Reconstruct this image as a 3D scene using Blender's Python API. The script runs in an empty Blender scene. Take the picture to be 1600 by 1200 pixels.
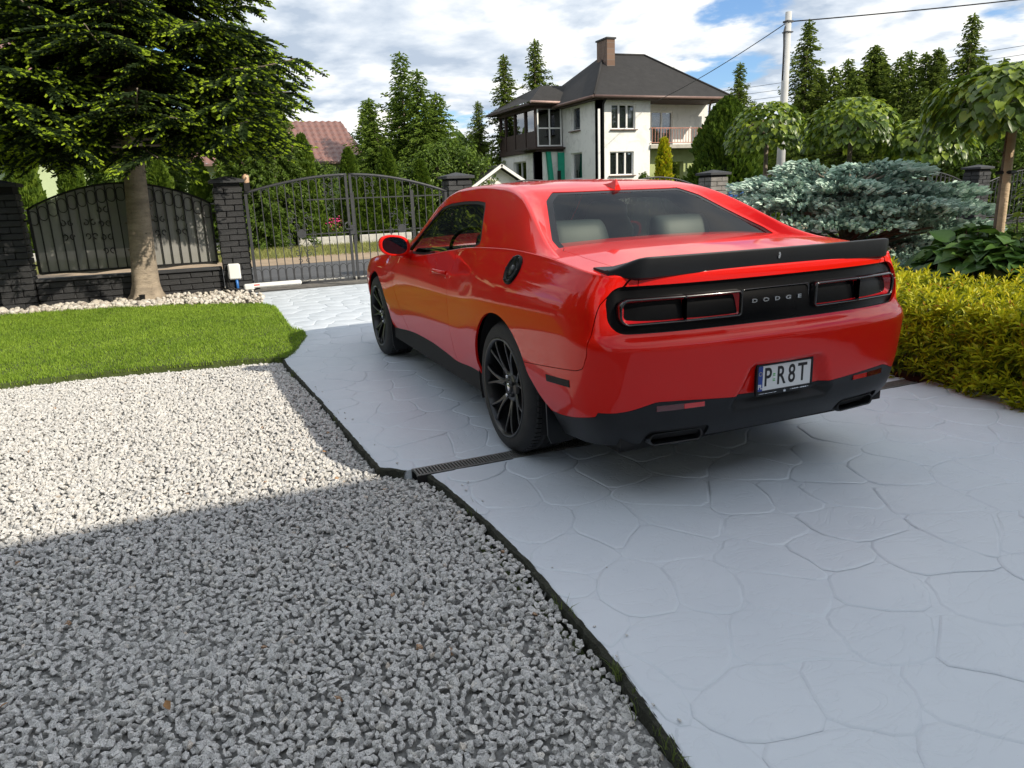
import bpy, bmesh, math, random
import numpy as np
from mathutils import Vector, Matrix, Euler
random.seed(7); rng = np.random.default_rng(7)
scene = bpy.context.scene
COL = scene.collection
# world frame: origin under the car's rear axle, X towards the street, Y to the left, Z up
# ---------------------------------------------------------------- camera
cam_d = bpy.data.cameras.new('camera'); cam = bpy.data.objects.new('camera', cam_d); COL.objects.link(cam)
fw = Vector((0.892861, -0.372700, -0.252773)); ri = Vector((-0.394054, -0.918305, -0.037913)); up = Vector((0.217992, -0.133457, 0.966783))
cam.matrix_world = Matrix(((ri.x, up.x, -fw.x, -3.55484), (ri.y, up.y, -fw.y, 2.35663), (ri.z, up.z, -fw.z, 1.38184), (0, 0, 0, 1)))
cam_d.sensor_width = 36.0; cam_d.sensor_fit = 'HORIZONTAL'; cam_d.lens = 1135.13 / 1600 * 36.0
cam_d.clip_start = 0.05; cam_d.clip_end = 2000
scene.camera = cam
# ---------------------------------------------------------------- sun and sky
SUNV = Vector((1.2, 0.9, -1.0)).normalized()          # direction the light travels
sun_d = bpy.data.lights.new('sun', 'SUN'); sun_d.energy = 2.05; sun_d.angle = math.radians(0.55); sun_d.color = (1.0, 0.90, 0.74)
sun = bpy.data.objects.new('sun', sun_d); COL.objects.link(sun); sun.location = (-20, -15, 20)
sun.rotation_euler = SUNV.to_track_quat('-Z', 'Y').to_euler()
to_sun = -SUNV
ELEV = math.asin(to_sun.z); AZ = math.atan2(to_sun.x, to_sun.y)
world = bpy.data.worlds.new('World'); scene.world = world; world.use_nodes = True
wt = world.node_tree; wt.nodes.clear()
def wn(t, **k):
    n = wt.nodes.new(t)
    for a, b in k.items(): setattr(n, a, b)
    return n
def wmath(op, a, b=None, c=None):
    n = wn('ShaderNodeMath', operation=op)
    for i, x in enumerate((a, b, c)):
        if x is None: continue
        if isinstance(x, (int, float)): n.inputs[i].default_value = x
        else: wt.links.new(x, n.inputs[i])
    return n.outputs[0]
SKY_K = 0.15
out = wn('ShaderNodeOutputWorld'); bg = wn('ShaderNodeBackground'); bg.inputs['Strength'].default_value = SKY_K
sky = wn('ShaderNodeTexSky', sky_type='NISHITA'); sky.sun_disc = False; sky.sun_elevation = ELEV; sky.sun_rotation = AZ
sky.air_density = 1.0; sky.dust_density = 0.6; sky.ozone_density = 1.6
geo = wn('ShaderNodeNewGeometry'); neg = wn('ShaderNodeVectorMath', operation='SCALE'); neg.inputs[3].default_value = 1.0
tc = wn('ShaderNodeTexCoord')
sep = wn('ShaderNodeSeparateXYZ'); wt.links.new(tc.outputs['Generated'], sep.inputs[0])
zc = wmath('MAXIMUM', sep.outputs[2], 0.0)
den = wmath('ADD', zc, 0.16)
cx_ = wmath('DIVIDE', sep.outputs[0], den); cy_ = wmath('DIVIDE', sep.outputs[1], den)
comb = wn('ShaderNodeCombineXYZ'); wt.links.new(cx_, comb.inputs[0]); wt.links.new(cy_, comb.inputs[1])
def wnoise(scale, detail, rough, off, dist=0.0):
    mp = wn('ShaderNodeMapping'); mp.inputs['Location'].default_value = off; wt.links.new(comb.outputs[0], mp.inputs[0])
    n = wn('ShaderNodeTexNoise'); n.inputs['Scale'].default_value = scale; n.inputs['Detail'].default_value = detail
    n.inputs['Roughness'].default_value = rough; n.inputs['Distortion'].default_value = dist
    wt.links.new(mp.outputs[0], n.inputs['Vector']); return n.outputs[0]
def wramp(x, stops, interp='EASE'):
    r = wn('ShaderNodeValToRGB'); r.color_ramp.interpolation = interp
    e = r.color_ramp.elements
    while len(e) > 1: e.remove(e[-1])
    e[0].position = stops[0][0]; e[0].color = stops[0][1]
    for p, c in stops[1:]:
        q = e.new(p); q.color = c
    wt.links.new(x, r.inputs[0]); return r.outputs[0]
CL_OFF = (7.3, 2.2, 0.0)
dens = wnoise(1.05, 12.0, 0.55, CL_OFF, 0.12)
# the same field sampled a little nearer the sun tells the lit side of a cloud from its shaded side
dsun = wnoise(1.05, 8.0, 0.55, (CL_OFF[0] - 0.10, CL_OFF[1] - 0.08, 0.0), 0.12)
cover = wramp(dens, [(0.37, (0, 0, 0, 1)), (0.43, (1, 1, 1, 1))])
lit = wmath('ADD', wmath('MULTIPLY', wmath('SUBTRACT', dens, dsun), 6.5), 0.50)
thick = wramp(dens, [(0.44, (1, 1, 1, 1)), (0.75, (0, 0, 0, 1))], 'LINEAR')
shade = wmath('MULTIPLY', lit, wmath('ADD', wmath('MULTIPLY', thick, 0.55), 0.5))
ccol = wramp(shade, [(0.0, (1.40, 1.65, 2.0, 1)), (0.36, (2.05, 2.25, 2.5, 1)), (0.62, (2.75, 2.82, 2.85, 1)), (1.0, (3.3, 3.2, 3.0, 1))], 'LINEAR')
mx = wn('ShaderNodeMix', data_type='RGBA'); wt.links.new(cover, mx.inputs['Factor']); 
skm = wn('ShaderNodeMix', data_type='RGBA', blend_type='MULTIPLY'); skm.inputs['Factor'].default_value = 1.0
wt.links.new(sky.outputs[0], skm.inputs[6]); skm.inputs[7].default_value = (.30, .37, .46, 1)
wt.links.new(skm.outputs[2], mx.inputs[6]); wt.links.new(ccol, mx.inputs[7])
wt.links.new(mx.outputs[2], bg.inputs[0]); wt.links.new(bg.outputs[0], out.inputs[0])
scene.view_settings.view_transform = 'Standard'; scene.view_settings.look = 'None'; scene.view_settings.gamma = 1.0
scene.view_settings.exposure = 1.36; scene.view_settings.use_curve_mapping = False
scene.cycles.max_bounces = 8; scene.cycles.transparent_max_bounces = 12

# ---------------------------------------------------------------- helpers
def tag(o, label=None, cat=None, group=None, kind=None):
    if label: o['label'] = label
    if cat: o['category'] = cat
    if group: o['group'] = group
    if kind: o['kind'] = kind
    return o
def empty(name, loc=(0, 0, 0), rz=0.0, label=None, cat=None, group=None):
    o = bpy.data.objects.new(name, None); COL.objects.link(o); o.location = loc; o.rotation_euler = (0, 0, rz)
    o.empty_display_size = 0.1
    return tag(o, label, cat, group)
def link(name, me, mat=None, parent=None, loc=None, rot=None, scale=None):
    o = bpy.data.objects.new(name, me); COL.objects.link(o)
    if mat is not None and len(me.materials) == 0: me.materials.append(mat)
    if parent is not None: o.parent = parent
    if loc is not None: o.location = loc
    if rot is not None: o.rotation_euler = rot
    if scale is not None: o.scale = scale
    return o
def copy_tree(o, parent=None):
    c = o.copy(); COL.objects.link(c)
    if parent is not None: c.parent = parent
    for ch in [x for x in bpy.data.objects if x.parent == o]: copy_tree(ch, c)
    return c
def fast_mesh(name, V, tris=None, quads=None, smooth=False, mi=None, col=None, uv=None):
    """numpy mesh: V (n,3); tris (m,3) and/or quads (k,4)"""
    me = bpy.data.meshes.new(name); V = np.asarray(V, np.float32)
    me.vertices.add(len(V)); me.vertices.foreach_set('co', V.ravel())
    ix = []; ls = []; st = 0
    if quads is not None and len(quads):
        q = np.asarray(quads, np.int32); ix.append(q.ravel()); ls.append(np.arange(len(q)) * 4 + st); st += q.size
    if tris is not None and len(tris):
        t = np.asarray(tris, np.int32); ix.append(t.ravel()); ls.append(np.arange(len(t)) * 3 + st); st += t.size
    ix = np.concatenate(ix); ls = np.concatenate(ls).astype(np.int32)
    me.loops.add(len(ix)); me.loops.foreach_set('vertex_index', ix)
    me.polygons.add(len(ls)); me.polygons.foreach_set('loop_start', ls)
    if mi is not None: me.polygons.foreach_set('material_index', np.asarray(mi, np.int32))
    me.polygons.foreach_set('use_smooth', np.full(len(ls), smooth))
    if col is not None:
        a = me.attributes.new('tint', 'FLOAT', 'POINT'); a.data.foreach_set('value', np.asarray(col, np.float32))
    me.update(calc_edges=True)
    return me
class MB:
    """collects simple solids and links them as one mesh object"""
    def __init__(s): s.v = []; s.f = []; s.sm = []
    def add(s, V, F, smooth=False):
        n = len(s.v); s.v += [tuple(p) for p in V]; s.f += [tuple(i + n for i in f) for f in F]; s.sm += [smooth] * len(F); return s
    def box(s, c, d, rz=0.0, M=None, bev=0.0):
        hx, hy, hz = d[0] / 2, d[1] / 2, d[2] / 2
        if bev > 0:
            b = min(bev, hx * .9, hy * .9, hz * .9); P = []
            for z, k in ((-hz, b), (-hz + b, 0), (hz - b, 0), (hz, b)):
                for x, y in ((-hx + k, -hy + b), (-hx + b, -hy + k), (hx - b, -hy + k), (hx - k, -hy + b), (hx - k, hy - b), (hx - b, hy - k), (-hx + b, hy - k), (-hx + k, hy - b)):
                    P.append((x, y, z))
            F = [tuple(range(7, -1, -1)), tuple(range(24, 32))]
            for r in range(3):
                for i in range(8): F.append((r * 8 + i, r * 8 + (i + 1) % 8, r * 8 + 8 + (i + 1) % 8, r * 8 + 8 + i))
        else:
            P = [(x, y, z) for z in (-hz, hz) for x, y in ((-hx, -hy), (hx, -hy), (hx, hy), (-hx, hy))]
            F = [(3, 2, 1, 0), (4, 5, 6, 7), (0, 1, 5, 4), (1, 2, 6, 5), (2, 3, 7, 6), (3, 0, 4, 7)]
        cs, sn = math.cos(rz), math.sin(rz)
        Q = []
        for x, y, z in P:
            p = Vector((x * cs - y * sn, x * sn + y * cs, z))
            if M is not None: p = M @ Vector((x, y, z))
            Q.append((p.x + c[0], p.y + c[1], p.z + c[2]))
        return s.add(Q, F)
    def tube(s, pts, r, n=8, caps=True, smooth=True):
        pts = [Vector(p) for p in pts]; rr = r if isinstance(r, (list, tuple)) else [r] * len(pts)
        base = len(s.v); prev = None; V = []
        for i, p in enumerate(pts):
            d = (pts[min(i + 1, len(pts) - 1)] - pts[max(i - 1, 0)])
            d = d.normalized() if d.length > 1e-9 else Vector((0, 0, 1))
            if prev is None:
                a = d.orthogonal().normalized()
            else:
                a = prev - d * prev.dot(d); a = a.normalized() if a.length > 1e-6 else d.orthogonal().normalized()
            prev = a; b = d.cross(a)
            for k in range(n):
                t = 2 * math.pi * k / n; V.append(p + (a * math.cos(t) + b * math.sin(t)) * rr[i])
        F = []
        for i in range(len(pts) - 1):
            for k in range(n): F.append((i * n + k, i * n + (k + 1) % n, (i + 1) * n + (k + 1) % n, (i + 1) * n + k))
        s.add(V, F, smooth)
        if caps: s.f += [tuple(base + k for k in range(n - 1, -1, -1)), tuple(base + (len(pts) - 1) * n + k for k in range(n))]; s.sm += [False, False]
        return s
    def lathe(s, prof, n=32, M=None, smooth=True, closed=False):
        """prof [(r,h)] turned about local Z"""
        V = []
        for r, h in prof:
            for k in range(n):
                t = 2 * math.pi * k / n; p = Vector((r * math.cos(t), r * math.sin(t), h)); V.append(M @ p if M else p)
        m = len(prof); F = []
        for i in range(m if closed else m - 1):
            j = (i + 1) % m
            for k in range(n): F.append((i * n + k, i * n + (k + 1) % n, j * n + (k + 1) % n, j * n + k))
        return s.add(V, F, smooth)
    def prism(s, poly, z0, z1, M=None):
        n = len(poly); V = [(x, y, z0) for x, y in poly] + [(x, y, z1) for x, y in poly]
        if M is not None: V = [M @ Vector(p) for p in V]
        F = [tuple(range(n - 1, -1, -1)), tuple(range(n, 2 * n))] + [(i, (i + 1) % n, n + (i + 1) % n, n + i) for i in range(n)]
        return s.add(V, F)
    def mesh(s, name):
        me = bpy.data.meshes.new(name); me.from_pydata([tuple(p) for p in s.v], [], s.f)
        me.polygons.foreach_set('use_smooth', s.sm); me.update(); return me
    def build(s, name, mat, parent=None, **k):
        return link(name, s.mesh(name), mat, parent, **k)

# ---------------------------------------------------------------- materials
def mat_new(name):
    m = bpy.data.materials.new(name); m.use_nodes = True; nt = m.node_tree; nt.nodes.clear()
    o = nt.nodes.new('ShaderNodeOutputMaterial'); return m, nt, o
class NT:
    def __init__(s, name):
        s.m, s.t, s.o = mat_new(name)
        s.p = s.t.nodes.new('ShaderNodeBsdfPrincipled'); s.t.links.new(s.p.outputs[0], s.o.inputs[0])
    def n(s, t, **k):
        x = s.t.nodes.new(t)
        for a, b in k.items(): setattr(x, a, b)
        return x
    def L(s, a, b): s.t.links.new(a, b)
    def pos(s, kind='Object', scale=None):
        tc = s.n('ShaderNodeTexCoord'); v = tc.outputs[kind]
        if scale is not None:
            mp = s.n('ShaderNodeMapping'); mp.inputs['Scale'].default_value = scale; s.L(v, mp.inputs[0]); v = mp.outputs[0]
        return v
    def wpos(s):
        g = s.n('ShaderNodeNewGeometry'); return g.outputs['Position']
    def noise(s, vec, scale, detail=4, rough=.55, dist=0):
        x = s.n('ShaderNodeTexNoise'); x.inputs['Scale'].default_value = scale; x.inputs['Detail'].default_value = detail
        x.inputs['Roughness'].default_value = rough; x.inputs['Distortion'].default_value = dist; s.L(vec, x.inputs['Vector']); return x.outputs[0]
    def ramp(s, x, stops, interp='LINEAR'):
        r = s.n('ShaderNodeValToRGB'); r.color_ramp.interpolation = interp; e = r.color_ramp.elements
        while len(e) > 1: e.remove(e[-1])
        e[0].position = stops[0][0]; e[0].color = tuple(stops[0][1]) + (1,) if len(stops[0][1]) == 3 else stops[0][1]
        for p, c in stops[1:]:
            q = e.new(p); q.color = tuple(c) + (1,) if len(c) == 3 else c
        s.L(x, r.inputs[0]); return r.outputs[0]
    def mix(s, f, a, b, blend='MIX'):
        x = s.n('ShaderNodeMix', data_type='RGBA', blend_type=blend)
        for i, v in ((0, f), (6, a), (7, b)):
            if isinstance(v, (int, float)): x.inputs[i].default_value = v
            elif isinstance(v, tuple): x.inputs[i].default_value = v + (1,) if len(v) == 3 else v
            else: s.L(v, x.inputs[i])
        return x.outputs[2]
    def math(s, op, a, b=0.0):
        x = s.n('ShaderNodeMath', operation=op)
        for i, v in ((0, a), (1, b)):
            if isinstance(v, (int, float)): x.inputs[i].default_value = v
            else: s.L(v, x.inputs[i])
        return x.outputs[0]
    def bump(s, h, strength=.3, dist=.01, norm=None):
        b = s.n('ShaderNodeBump'); b.inputs['Strength'].default_value = strength; b.inputs['Distance'].default_value = dist
        s.L(h, b.inputs['Height'])
        if norm is not None: s.L(norm, b.inputs['Normal'])
        return b.outputs[0]
    def set(s, **k):
        for a, v in k.items():
            a = a.replace('_', ' ')
            i = s.p.inputs[a]
            if isinstance(v, (int, float)): i.default_value = v
            elif isinstance(v, tuple): i.default_value = v + (1,) if len(v) == 3 else v
            else: s.L(v, i)
        return s
def plain(name, col, rough=.5, metal=0.0, var=.15, scale=6.0, bump=0.0, bscale=60, coat=0.0, spec=.5, kind='Object'):
    s = NT(name); v = s.pos(kind)
    if var > 0:
        n = s.noise(v, scale, 5, .6)
        c = s.ramp(n, [(.3, tuple(x * (1 - var) for x in col)), (.7, tuple(min(1, x * (1 + var)) for x in col))])
        s.set(Base_Color=c)
    else: s.set(Base_Color=col)
    s.set(Roughness=rough, Metallic=metal); s.p.inputs['Specular IOR Level'].default_value = spec
    if coat: s.set(Coat_Weight=coat, Coat_Roughness=.03)
    if bump: s.set(Normal=s.bump(s.noise(v, bscale, 4, .6), bump, .01))
    return s.m
# ================================================================= the red coupe
def red_paint():
    s = NT('red paint'); v = s.pos()
    n = s.noise(v, 900, 2, .5)
    s.set(Base_Color=s.ramp(n, [(.3, (.62, .007, .003)), (.7, (.70, .010, .005))]), Roughness=.42, Metallic=0.0, Coat_Weight=.80, Coat_Roughness=.010, Coat_IOR=1.46)
    s.p.inputs['Specular IOR Level'].default_value = .05
    w = s.noise(v, 260, 3, .5); s.set(Coat_Normal=s.bump(w, .02, .001)); return s.m
M_RED = red_paint()
M_BLK = plain('satin black plastic', (.010, .011, .013), .42, var=.2, scale=9, bump=.05, bscale=700, spec=.3)
M_GLOSS = plain('gloss black panel', (.006, .006, .007), .18, var=0, coat=1.0)
M_PANEL = plain('satin black tail panel', (.004, .0042, .005), .26, var=0, spec=.10)
M_FRIT = plain('black window border', (.004, .004, .005), .25, var=0, spec=.25)
M_DARK = plain('dark underbody', (.010, .010, .011), .85, var=.2)
M_RUB = plain('tyre rubber', (.016, .016, .017), .72, var=.3, scale=20, bump=.12, bscale=300)
M_RIM = plain('black alloy', (.007, .007, .008), .38, metal=.1, var=.15, coat=.35)
M_CHR = plain('chrome badge', (.75, .76, .78), .15, metal=1.0, var=0)
M_SPOIL = plain('satin black spoiler', (.010, .011, .013), .36, var=.12, scale=5, spec=.2)
M_LEATH = plain('grey green leather', (.022, .030, .028), .5, var=.1, bump=.1, bscale=300)
M_SEATD = plain('dark leather', (.03, .033, .034), .5, var=.1)
M_DASH = plain('dark dashboard', (.014, .014, .015), .7, var=.1)
def lens(name, col, rough=.06):
    s = NT(name); s.set(Base_Color=col, Roughness=rough, Coat_Weight=1.0, Coat_Roughness=.02); return s.m
M_LRED = lens('red lamp lens', (.45, .012, .018), .10); M_LDK = lens('smoked lamp lens', (.024, .024, .028), .07); M_REFL = lens('red reflector', (.55, .012, .014), .2)
M_LDR = lens('dark red lens', (.09, .004, .008), .12)
def glass(name, tint, k=1.0):
    m, t, o = mat_new(name)
    tr = t.nodes.new('ShaderNodeBsdfTransparent'); tr.inputs[0].default_value = tint + (1,)
    gl = t.nodes.new('ShaderNodeBsdfGlossy'); gl.inputs['Roughness'].default_value = .012; gl.inputs[0].default_value = (.95, .97, 1, 1)
    fr = t.nodes.new('ShaderNodeFresnel'); fr.inputs[0].default_value = 1.5
    mt = t.nodes.new('ShaderNodeMath'); mt.operation = 'MULTIPLY_ADD'; mt.inputs[1].default_value = k; mt.inputs[2].default_value = .015; t.links.new(fr.outputs[0], mt.inputs[0])
    mx = t.nodes.new('ShaderNodeMixShader'); t.links.new(mt.outputs[0], mx.inputs[0]); t.links.new(tr.outputs[0], mx.inputs[1]); t.links.new(gl.outputs[0], mx.inputs[2])
    t.links.new(mx.outputs[0], o.inputs[0]); return m
M_GLS = glass('tinted side glass', (.62, .68, .63), .9); M_GLR = glass('tinted rear glass', (.80, .86, .82), .38); M_GLF = glass('windscreen glass', (.72, .78, .74), 1.0)

def cr(xs, ys, x):
    """smooth monotone-ish interpolation (numpy Hermite)"""
    xs = np.asarray(xs, float); ys = np.asarray(ys, float); x = np.clip(np.asarray(x, float), xs[0], xs[-1])
    d = np.diff(ys) / np.diff(xs); m = np.zeros(len(xs)); m[0] = d[0]; m[-1] = d[-1]
    for i in range(1, len(xs) - 1):
        m[i] = 0 if d[i - 1] * d[i] <= 0 else 2 * d[i - 1] * d[i] / (d[i - 1] + d[i])
    i = np.clip(np.searchsorted(xs, x, side='right') - 1, 0, len(xs) - 2); h = xs[i + 1] - xs[i]; t = (x - xs[i]) / h
    return (2 * t**3 - 3 * t**2 + 1) * ys[i] + (t**3 - 2 * t**2 + t) * h * m[i] + (-2 * t**3 + 3 * t**2) * ys[i + 1] + (t**3 - t**2) * h * m[i + 1]
def sstep(a, b, x): t = np.clip((x - a) / (b - a), 0, 1); return t * t * (3 - 2 * t)
def sd_poly(P, poly):
    """signed distance, negative inside"""
    poly = np.asarray(poly, float); P = np.asarray(P, float); d = np.full(len(P), 1e9); c = np.zeros(len(P), bool)
    for i in range(len(poly)):
        a = poly[i]; b = poly[(i + 1) % len(poly)]; e = b - a; w = P - a
        t = np.clip((w @ e) / (e @ e), 0, 1); q = w - t[:, None] * e; d = np.minimum(d, (q**2).sum(1))
        cond = (a[1] <= P[:, 1]) != (b[1] <= P[:, 1])
        with np.errstate(divide='ignore', invalid='ignore'): xi = a[0] + (P[:, 1] - a[1]) * e[0] / (e[1] if e[1] != 0 else 1e-12)
        c ^= cond & (P[:, 0] < xi)
    return np.where(c, -1, 1) * np.sqrt(d)
def sd_rbox(P, c, h, r):
    q = np.abs(np.asarray(P) - c) - np.asarray(h) + r
    return np.linalg.norm(np.maximum(q, 0), axis=1) + np.minimum(q.max(1), 0) - r
class Surf:
    def __init__(s, V, N, F): s.V = V; s.N = N; s.F = F
    def clip(s, fn):
        """keep where fn > 0"""
        if not len(s.F): return Surf(s.V, s.N, [])
        d = fn(s.V); d = np.where(np.abs(d) < 1e-7, 1e-7, d); V = [*s.V]; N = [*s.N]; F = []; cut = {}
        pos = d > 0
        for f in s.F:
            k = sum(bool(pos[i]) for i in f)
            if k == len(f): F.append(f); continue
            if k == 0: continue
            g = []
            for a, b in zip(f, f[1:] + f[:1]):
                if pos[a]: g.append(a)
                if pos[a] != pos[b]:
                    key = (a, b) if a < b else (b, a)
                    if key not in cut:
                        t = d[key[0]] / (d[key[0]] - d[key[1]]); cut[key] = len(V)
                        V.append(s.V[key[0]] * (1 - t) + s.V[key[1]] * t); n = s.N[key[0]] * (1 - t) + s.N[key[1]] * t; N.append(n / np.linalg.norm(n))
                    g.append(cut[key])
            if len(g) > 2: F.append(tuple(g))
        used = sorted({i for f in F for i in f}); mp = {o: n for n, o in enumerate(used)}
        return Surf(np.array([V[i] for i in used]).reshape(-1, 3), np.array([N[i] for i in used]).reshape(-1, 3), [tuple(mp[i] for i in f) for f in F])
    def split(s, fn, gap=.0018):
        return s.clip(lambda P: fn(P) - gap), s.clip(lambda P: -fn(P) - gap)
    def offset(s, d): return Surf(s.V + s.N * d, s.N, s.F)
    def build(s, name, mat, parent, flange=0.0, label=None):
        if not s.F: return None
        V = [tuple(p) for p in s.V]; F = list(s.F); LN = [tuple(s.N[i]) for f in F for i in f]
        if flange:
            cnt = {}
            for f in F:
                for a, b in zip(f, f[1:] + f[:1]):
                    k = (a, b) if a < b else (b, a); cnt[k] = None if k in cnt else (a, b)
            new = {}
            for k, e in cnt.items():
                if e is None: continue
                a, b = e
                for i in (a, b):
                    if i not in new: new[i] = len(V); V.append(tuple(s.V[i] - s.N[i] * flange))
                f = (b, a, new[a], new[b]); fn = np.cross(np.array(V[a]) - V[b], np.array(V[new[b]]) - V[b]); l = np.linalg.norm(fn); fn = fn / l if l > 1e-12 else s.N[a]
                F.append(f); LN += [tuple(fn)] * 4
        me = bpy.data.meshes.new(name); me.from_pydata(V, [], F); me.polygons.foreach_set('use_smooth', [True] * len(F)); me.update()
        me.normals_split_custom_set(LN)
        o = link(name, me, mat, parent)
        if label: o['label'] = label
        return o
def grid_surf(G, flip=False):
    a, b, _ = G.shape
    du = np.gradient(G, axis=0); dv = np.gradient(G, axis=1); N = np.cross(du, dv); N /= np.maximum(np.linalg.norm(N, axis=2, keepdims=True), 1e-12)
    if flip: N = -N
    F = []
    for i in range(a - 1):
        for j in range(b - 1):
            q = (i * b + j, (i + 1) * b + j, (i + 1) * b + j + 1, i * b + j + 1); F.append(q[::-1] if flip else q)
    return Surf(G.reshape(-1, 3).copy(), N.reshape(-1, 3).copy(), F)

CAR = empty('coupe_car', (0, 0, 0), 0, 'glossy red two-door muscle coupe with black spoiler and black wheels parked on the grey driveway', 'car')
# plan outline (left half, from the middle of the tail to the middle of the nose)
HC = np.array([(-1.140, 0), (-1.137, .15), (-1.130, .32), (-1.117, .48), (-1.096, .62), (-1.063, .74), (-1.010, .836), (-.925, .898), (-.80, .933), (-.60, .949), (-.35, .957), (0, .960), (.35, .952), (.7, .934), (1.1, .922), (1.6, .917), (2.1, .922), (2.6, .938), (2.95, .943), (3.25, .928), (3.5, .885), (3.7, .80), (3.82, .66), (3.88, .42), (3.895, 0)])
def dense(HC, step=.018):
    L = np.r_[0, np.cumsum(np.linalg.norm(np.diff(HC, axis=0), axis=1))]
    P = np.vstack([HC[1] * [1, -1], HC, HC[-2] * [1, -1]]); LL = np.r_[-L[1], L, L[-1] + (L[-1] - L[-2])]
    n = int(L[-1] / step); s = np.linspace(0, L[-1], n); o = []
    for q in s:
        i = min(np.searchsorted(LL, q, side='right') - 1, len(LL) - 3); i = max(i, 1)
        t = (q - LL[i]) / (LL[i + 1] - LL[i]); a, b, c, d = P[i - 1], P[i], P[i + 1], P[i + 2]
        m0 = (c - a) / (LL[i + 1] - LL[i - 1]) * (LL[i + 1] - LL[i]); m1 = (d - b) / (LL[i + 2] - LL[i]) * (LL[i + 1] - LL[i])
        o.append((2 * t**3 - 3 * t**2 + 1) * b + (t**3 - 2 * t**2 + t) * m0 + (-2 * t**3 + 3 * t**2) * c + (t**3 - t**2) * m1)
    return np.array(o)
hc = dense(HC); hc[0, 1] = 0; hc[-1, 1] = 0
full = np.vstack([hc[::-1], hc[1:] * [1, -1]])          # nose-left ... tail ... nose-right
tan = np.gradient(full, axis=0); tan /= np.linalg.norm(tan, axis=1)[:, None]
nrm = np.stack([-tan[:, 1], tan[:, 0]], 1)
nrm *= np.sign((nrm * (full - [1.3, 0])).sum(1))[:, None]
zs_x = [-1.2, -.93, -.7, -.38, 0, .33, .7, 1.08, 1.5, 2.05, 2.5, 2.9, 3.3, 3.6, 3.9]
zs_z = [1.010, 1.037, 1.064, 1.092, 1.103, 1.096, 1.077, 1.040, .992, .946, .927, .905, .855, .79, .70]
def H(x, y):
    crn = cr([-1.2, -.9, -.3, 2.3, 2.8, 3.9], [.008, .016, .028, .03, .06, .05], x)
    return cr(zs_x, zs_z, x) + crn * (1 - np.minimum(np.abs(y) / .86, 1)**2.2)
def off_side(x, z):
    door = cr([.18, .24, .30, .36, .45, .6, .75, .80, .86, .93, 1.0, 1.06, 1.12], [.12, .075, .050, .030, .014, 0, .0, .003, .022, .050, .078, .098, .115], z)
    hau = cr([.2, .30, .36, .45, .6, .75, .88, .95, 1.02, 1.07, 1.12], [.14, .085, .055, .022, .004, 0, .008, .026, .062, .094, .125], z)
    fro = cr([.2, .3, .45, .6, .7, .8, .88, .95], [.10, .05, .02, 0, .002, .03, .09, .17], z)
    a = sstep(.95, .35, x); b = sstep(2.2, 2.8, x)
    return door * (1 - a) * (1 - b) + hau * a + fro * b
def off_rear(z): return cr([.28, .33, .38, .47, .50, .60, .70, .735, .755, .785, .80, .90, .99, 1.01, 1.04, 1.08], [.115, .075, .045, .030, .022, .010, .001, 0, .010, .058, .074, .092, .112, .108, .108, .118], z)
def off_front(z): return cr([.2, .35, .6, .75, .9], [.10, .02, 0, .03, .12], z)
def off(nx, ny, x, z):
    w = np.abs(ny)**2.4; e = np.where(nx < 0, off_rear(z), off_front(z)); return e * (1 - w) + off_side(x, z) * w
def zbot(x, y, ny):
    side = cr([-1.2, -.5, .3, .6, 2.4, 2.7, 3.2, 3.9], [.312, .25, .235, .205, .20, .20, .22, .26], x); return side
def zred(x, y):
    """black / red boundary"""
    side = cr([-.98, -.85, -.72, -.6, -.4, .3, .45, 1.1, 2.3, 2.45, 3.9], [.452, .415, .388, .374, .37, .292, .292, .302, .262, .26, .30], x)
    rear = cr([0, .25, .56, .65, .70, .76, .82, .9], [.474, .482, .502, .505, .492, .472, .460, .452], np.abs(y))
    return np.where(x < -.93, rear * 1.0, side)
vlev = np.r_[np.linspace(0, .42, 14)[:-1], np.linspace(.42, 1, 44)]
RR = .011
cols = []
for (x, y), (nx, ny) in zip(full, nrm):
    zt = float(H(x - (nx < 0) * nx * .11, y)); zb = float(zbot(x, y, ny)); zz = zb + (zt - RR - zb) * vlev
    # densify around the ledge above the bumper
    o = off(np.full_like(zz, nx), ny, x, zz); px = x - nx * o; py = y - ny * o
    c = [(a, b, q) for a, b, q in zip(px, py, zz)]
    for th in np.linspace(0, math.pi / 2, 5)[1:]:
        oo = o[-1] + RR * (1 - math.cos(th)); c.append((x - nx * oo, y - ny * oo, zt - RR + RR * math.sin(th)))
    cols.append(c)
G = np.array(cols)
# number-plate recess pressed into the bumper
def recess(G):
    P = G.reshape(-1, 3); d = sd_poly(np.stack([np.abs(P[:, 1]), P[:, 2]], 1), [(-.5, .43), (.285, .43), (.235, .53), (.205, .605), (.185, .622), (-.5, .622)])
    k = sstep(.012, -.022, d) * (P[:, 0] < -.9); P[:, 0] += k * .034; return P.reshape(G.shape)
G = recess(G.copy())
body = grid_surf(G)
if (body.N[:, 1] * body.V[:, 1]).mean() < 0: body.N *= -1; body.F = [f[::-1] for f in body.F]
XZ = lambda P: P[:, [0, 2]]
def aYZ(P): return np.stack([np.abs(P[:, 1]), P[:, 2]], 1)
def arches(P):
    q = XZ(P); c1 = np.hypot(q[:, 0], q[:, 1] - .365) - .410; c2 = np.hypot(q[:, 0] - 2.946, q[:, 1] - .365) - .398
    p1 = sd_poly(q, [(-.30, .62), (-.375, .53), (-.565, .36), (-.57, .1), (0, .1), (.405, .1), (.41, .37)])
    p2 = sd_poly(q, [(2.60, .55), (2.548, .365), (2.50, .25), (2.50, .1), (3.33, .1), (3.345, .365)])
    s = np.minimum(np.minimum(c1, c2), np.minimum(p1, p2)); return np.where(P[:, 0] < -.9, 1.0, s)
body = body.clip(arches)
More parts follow.
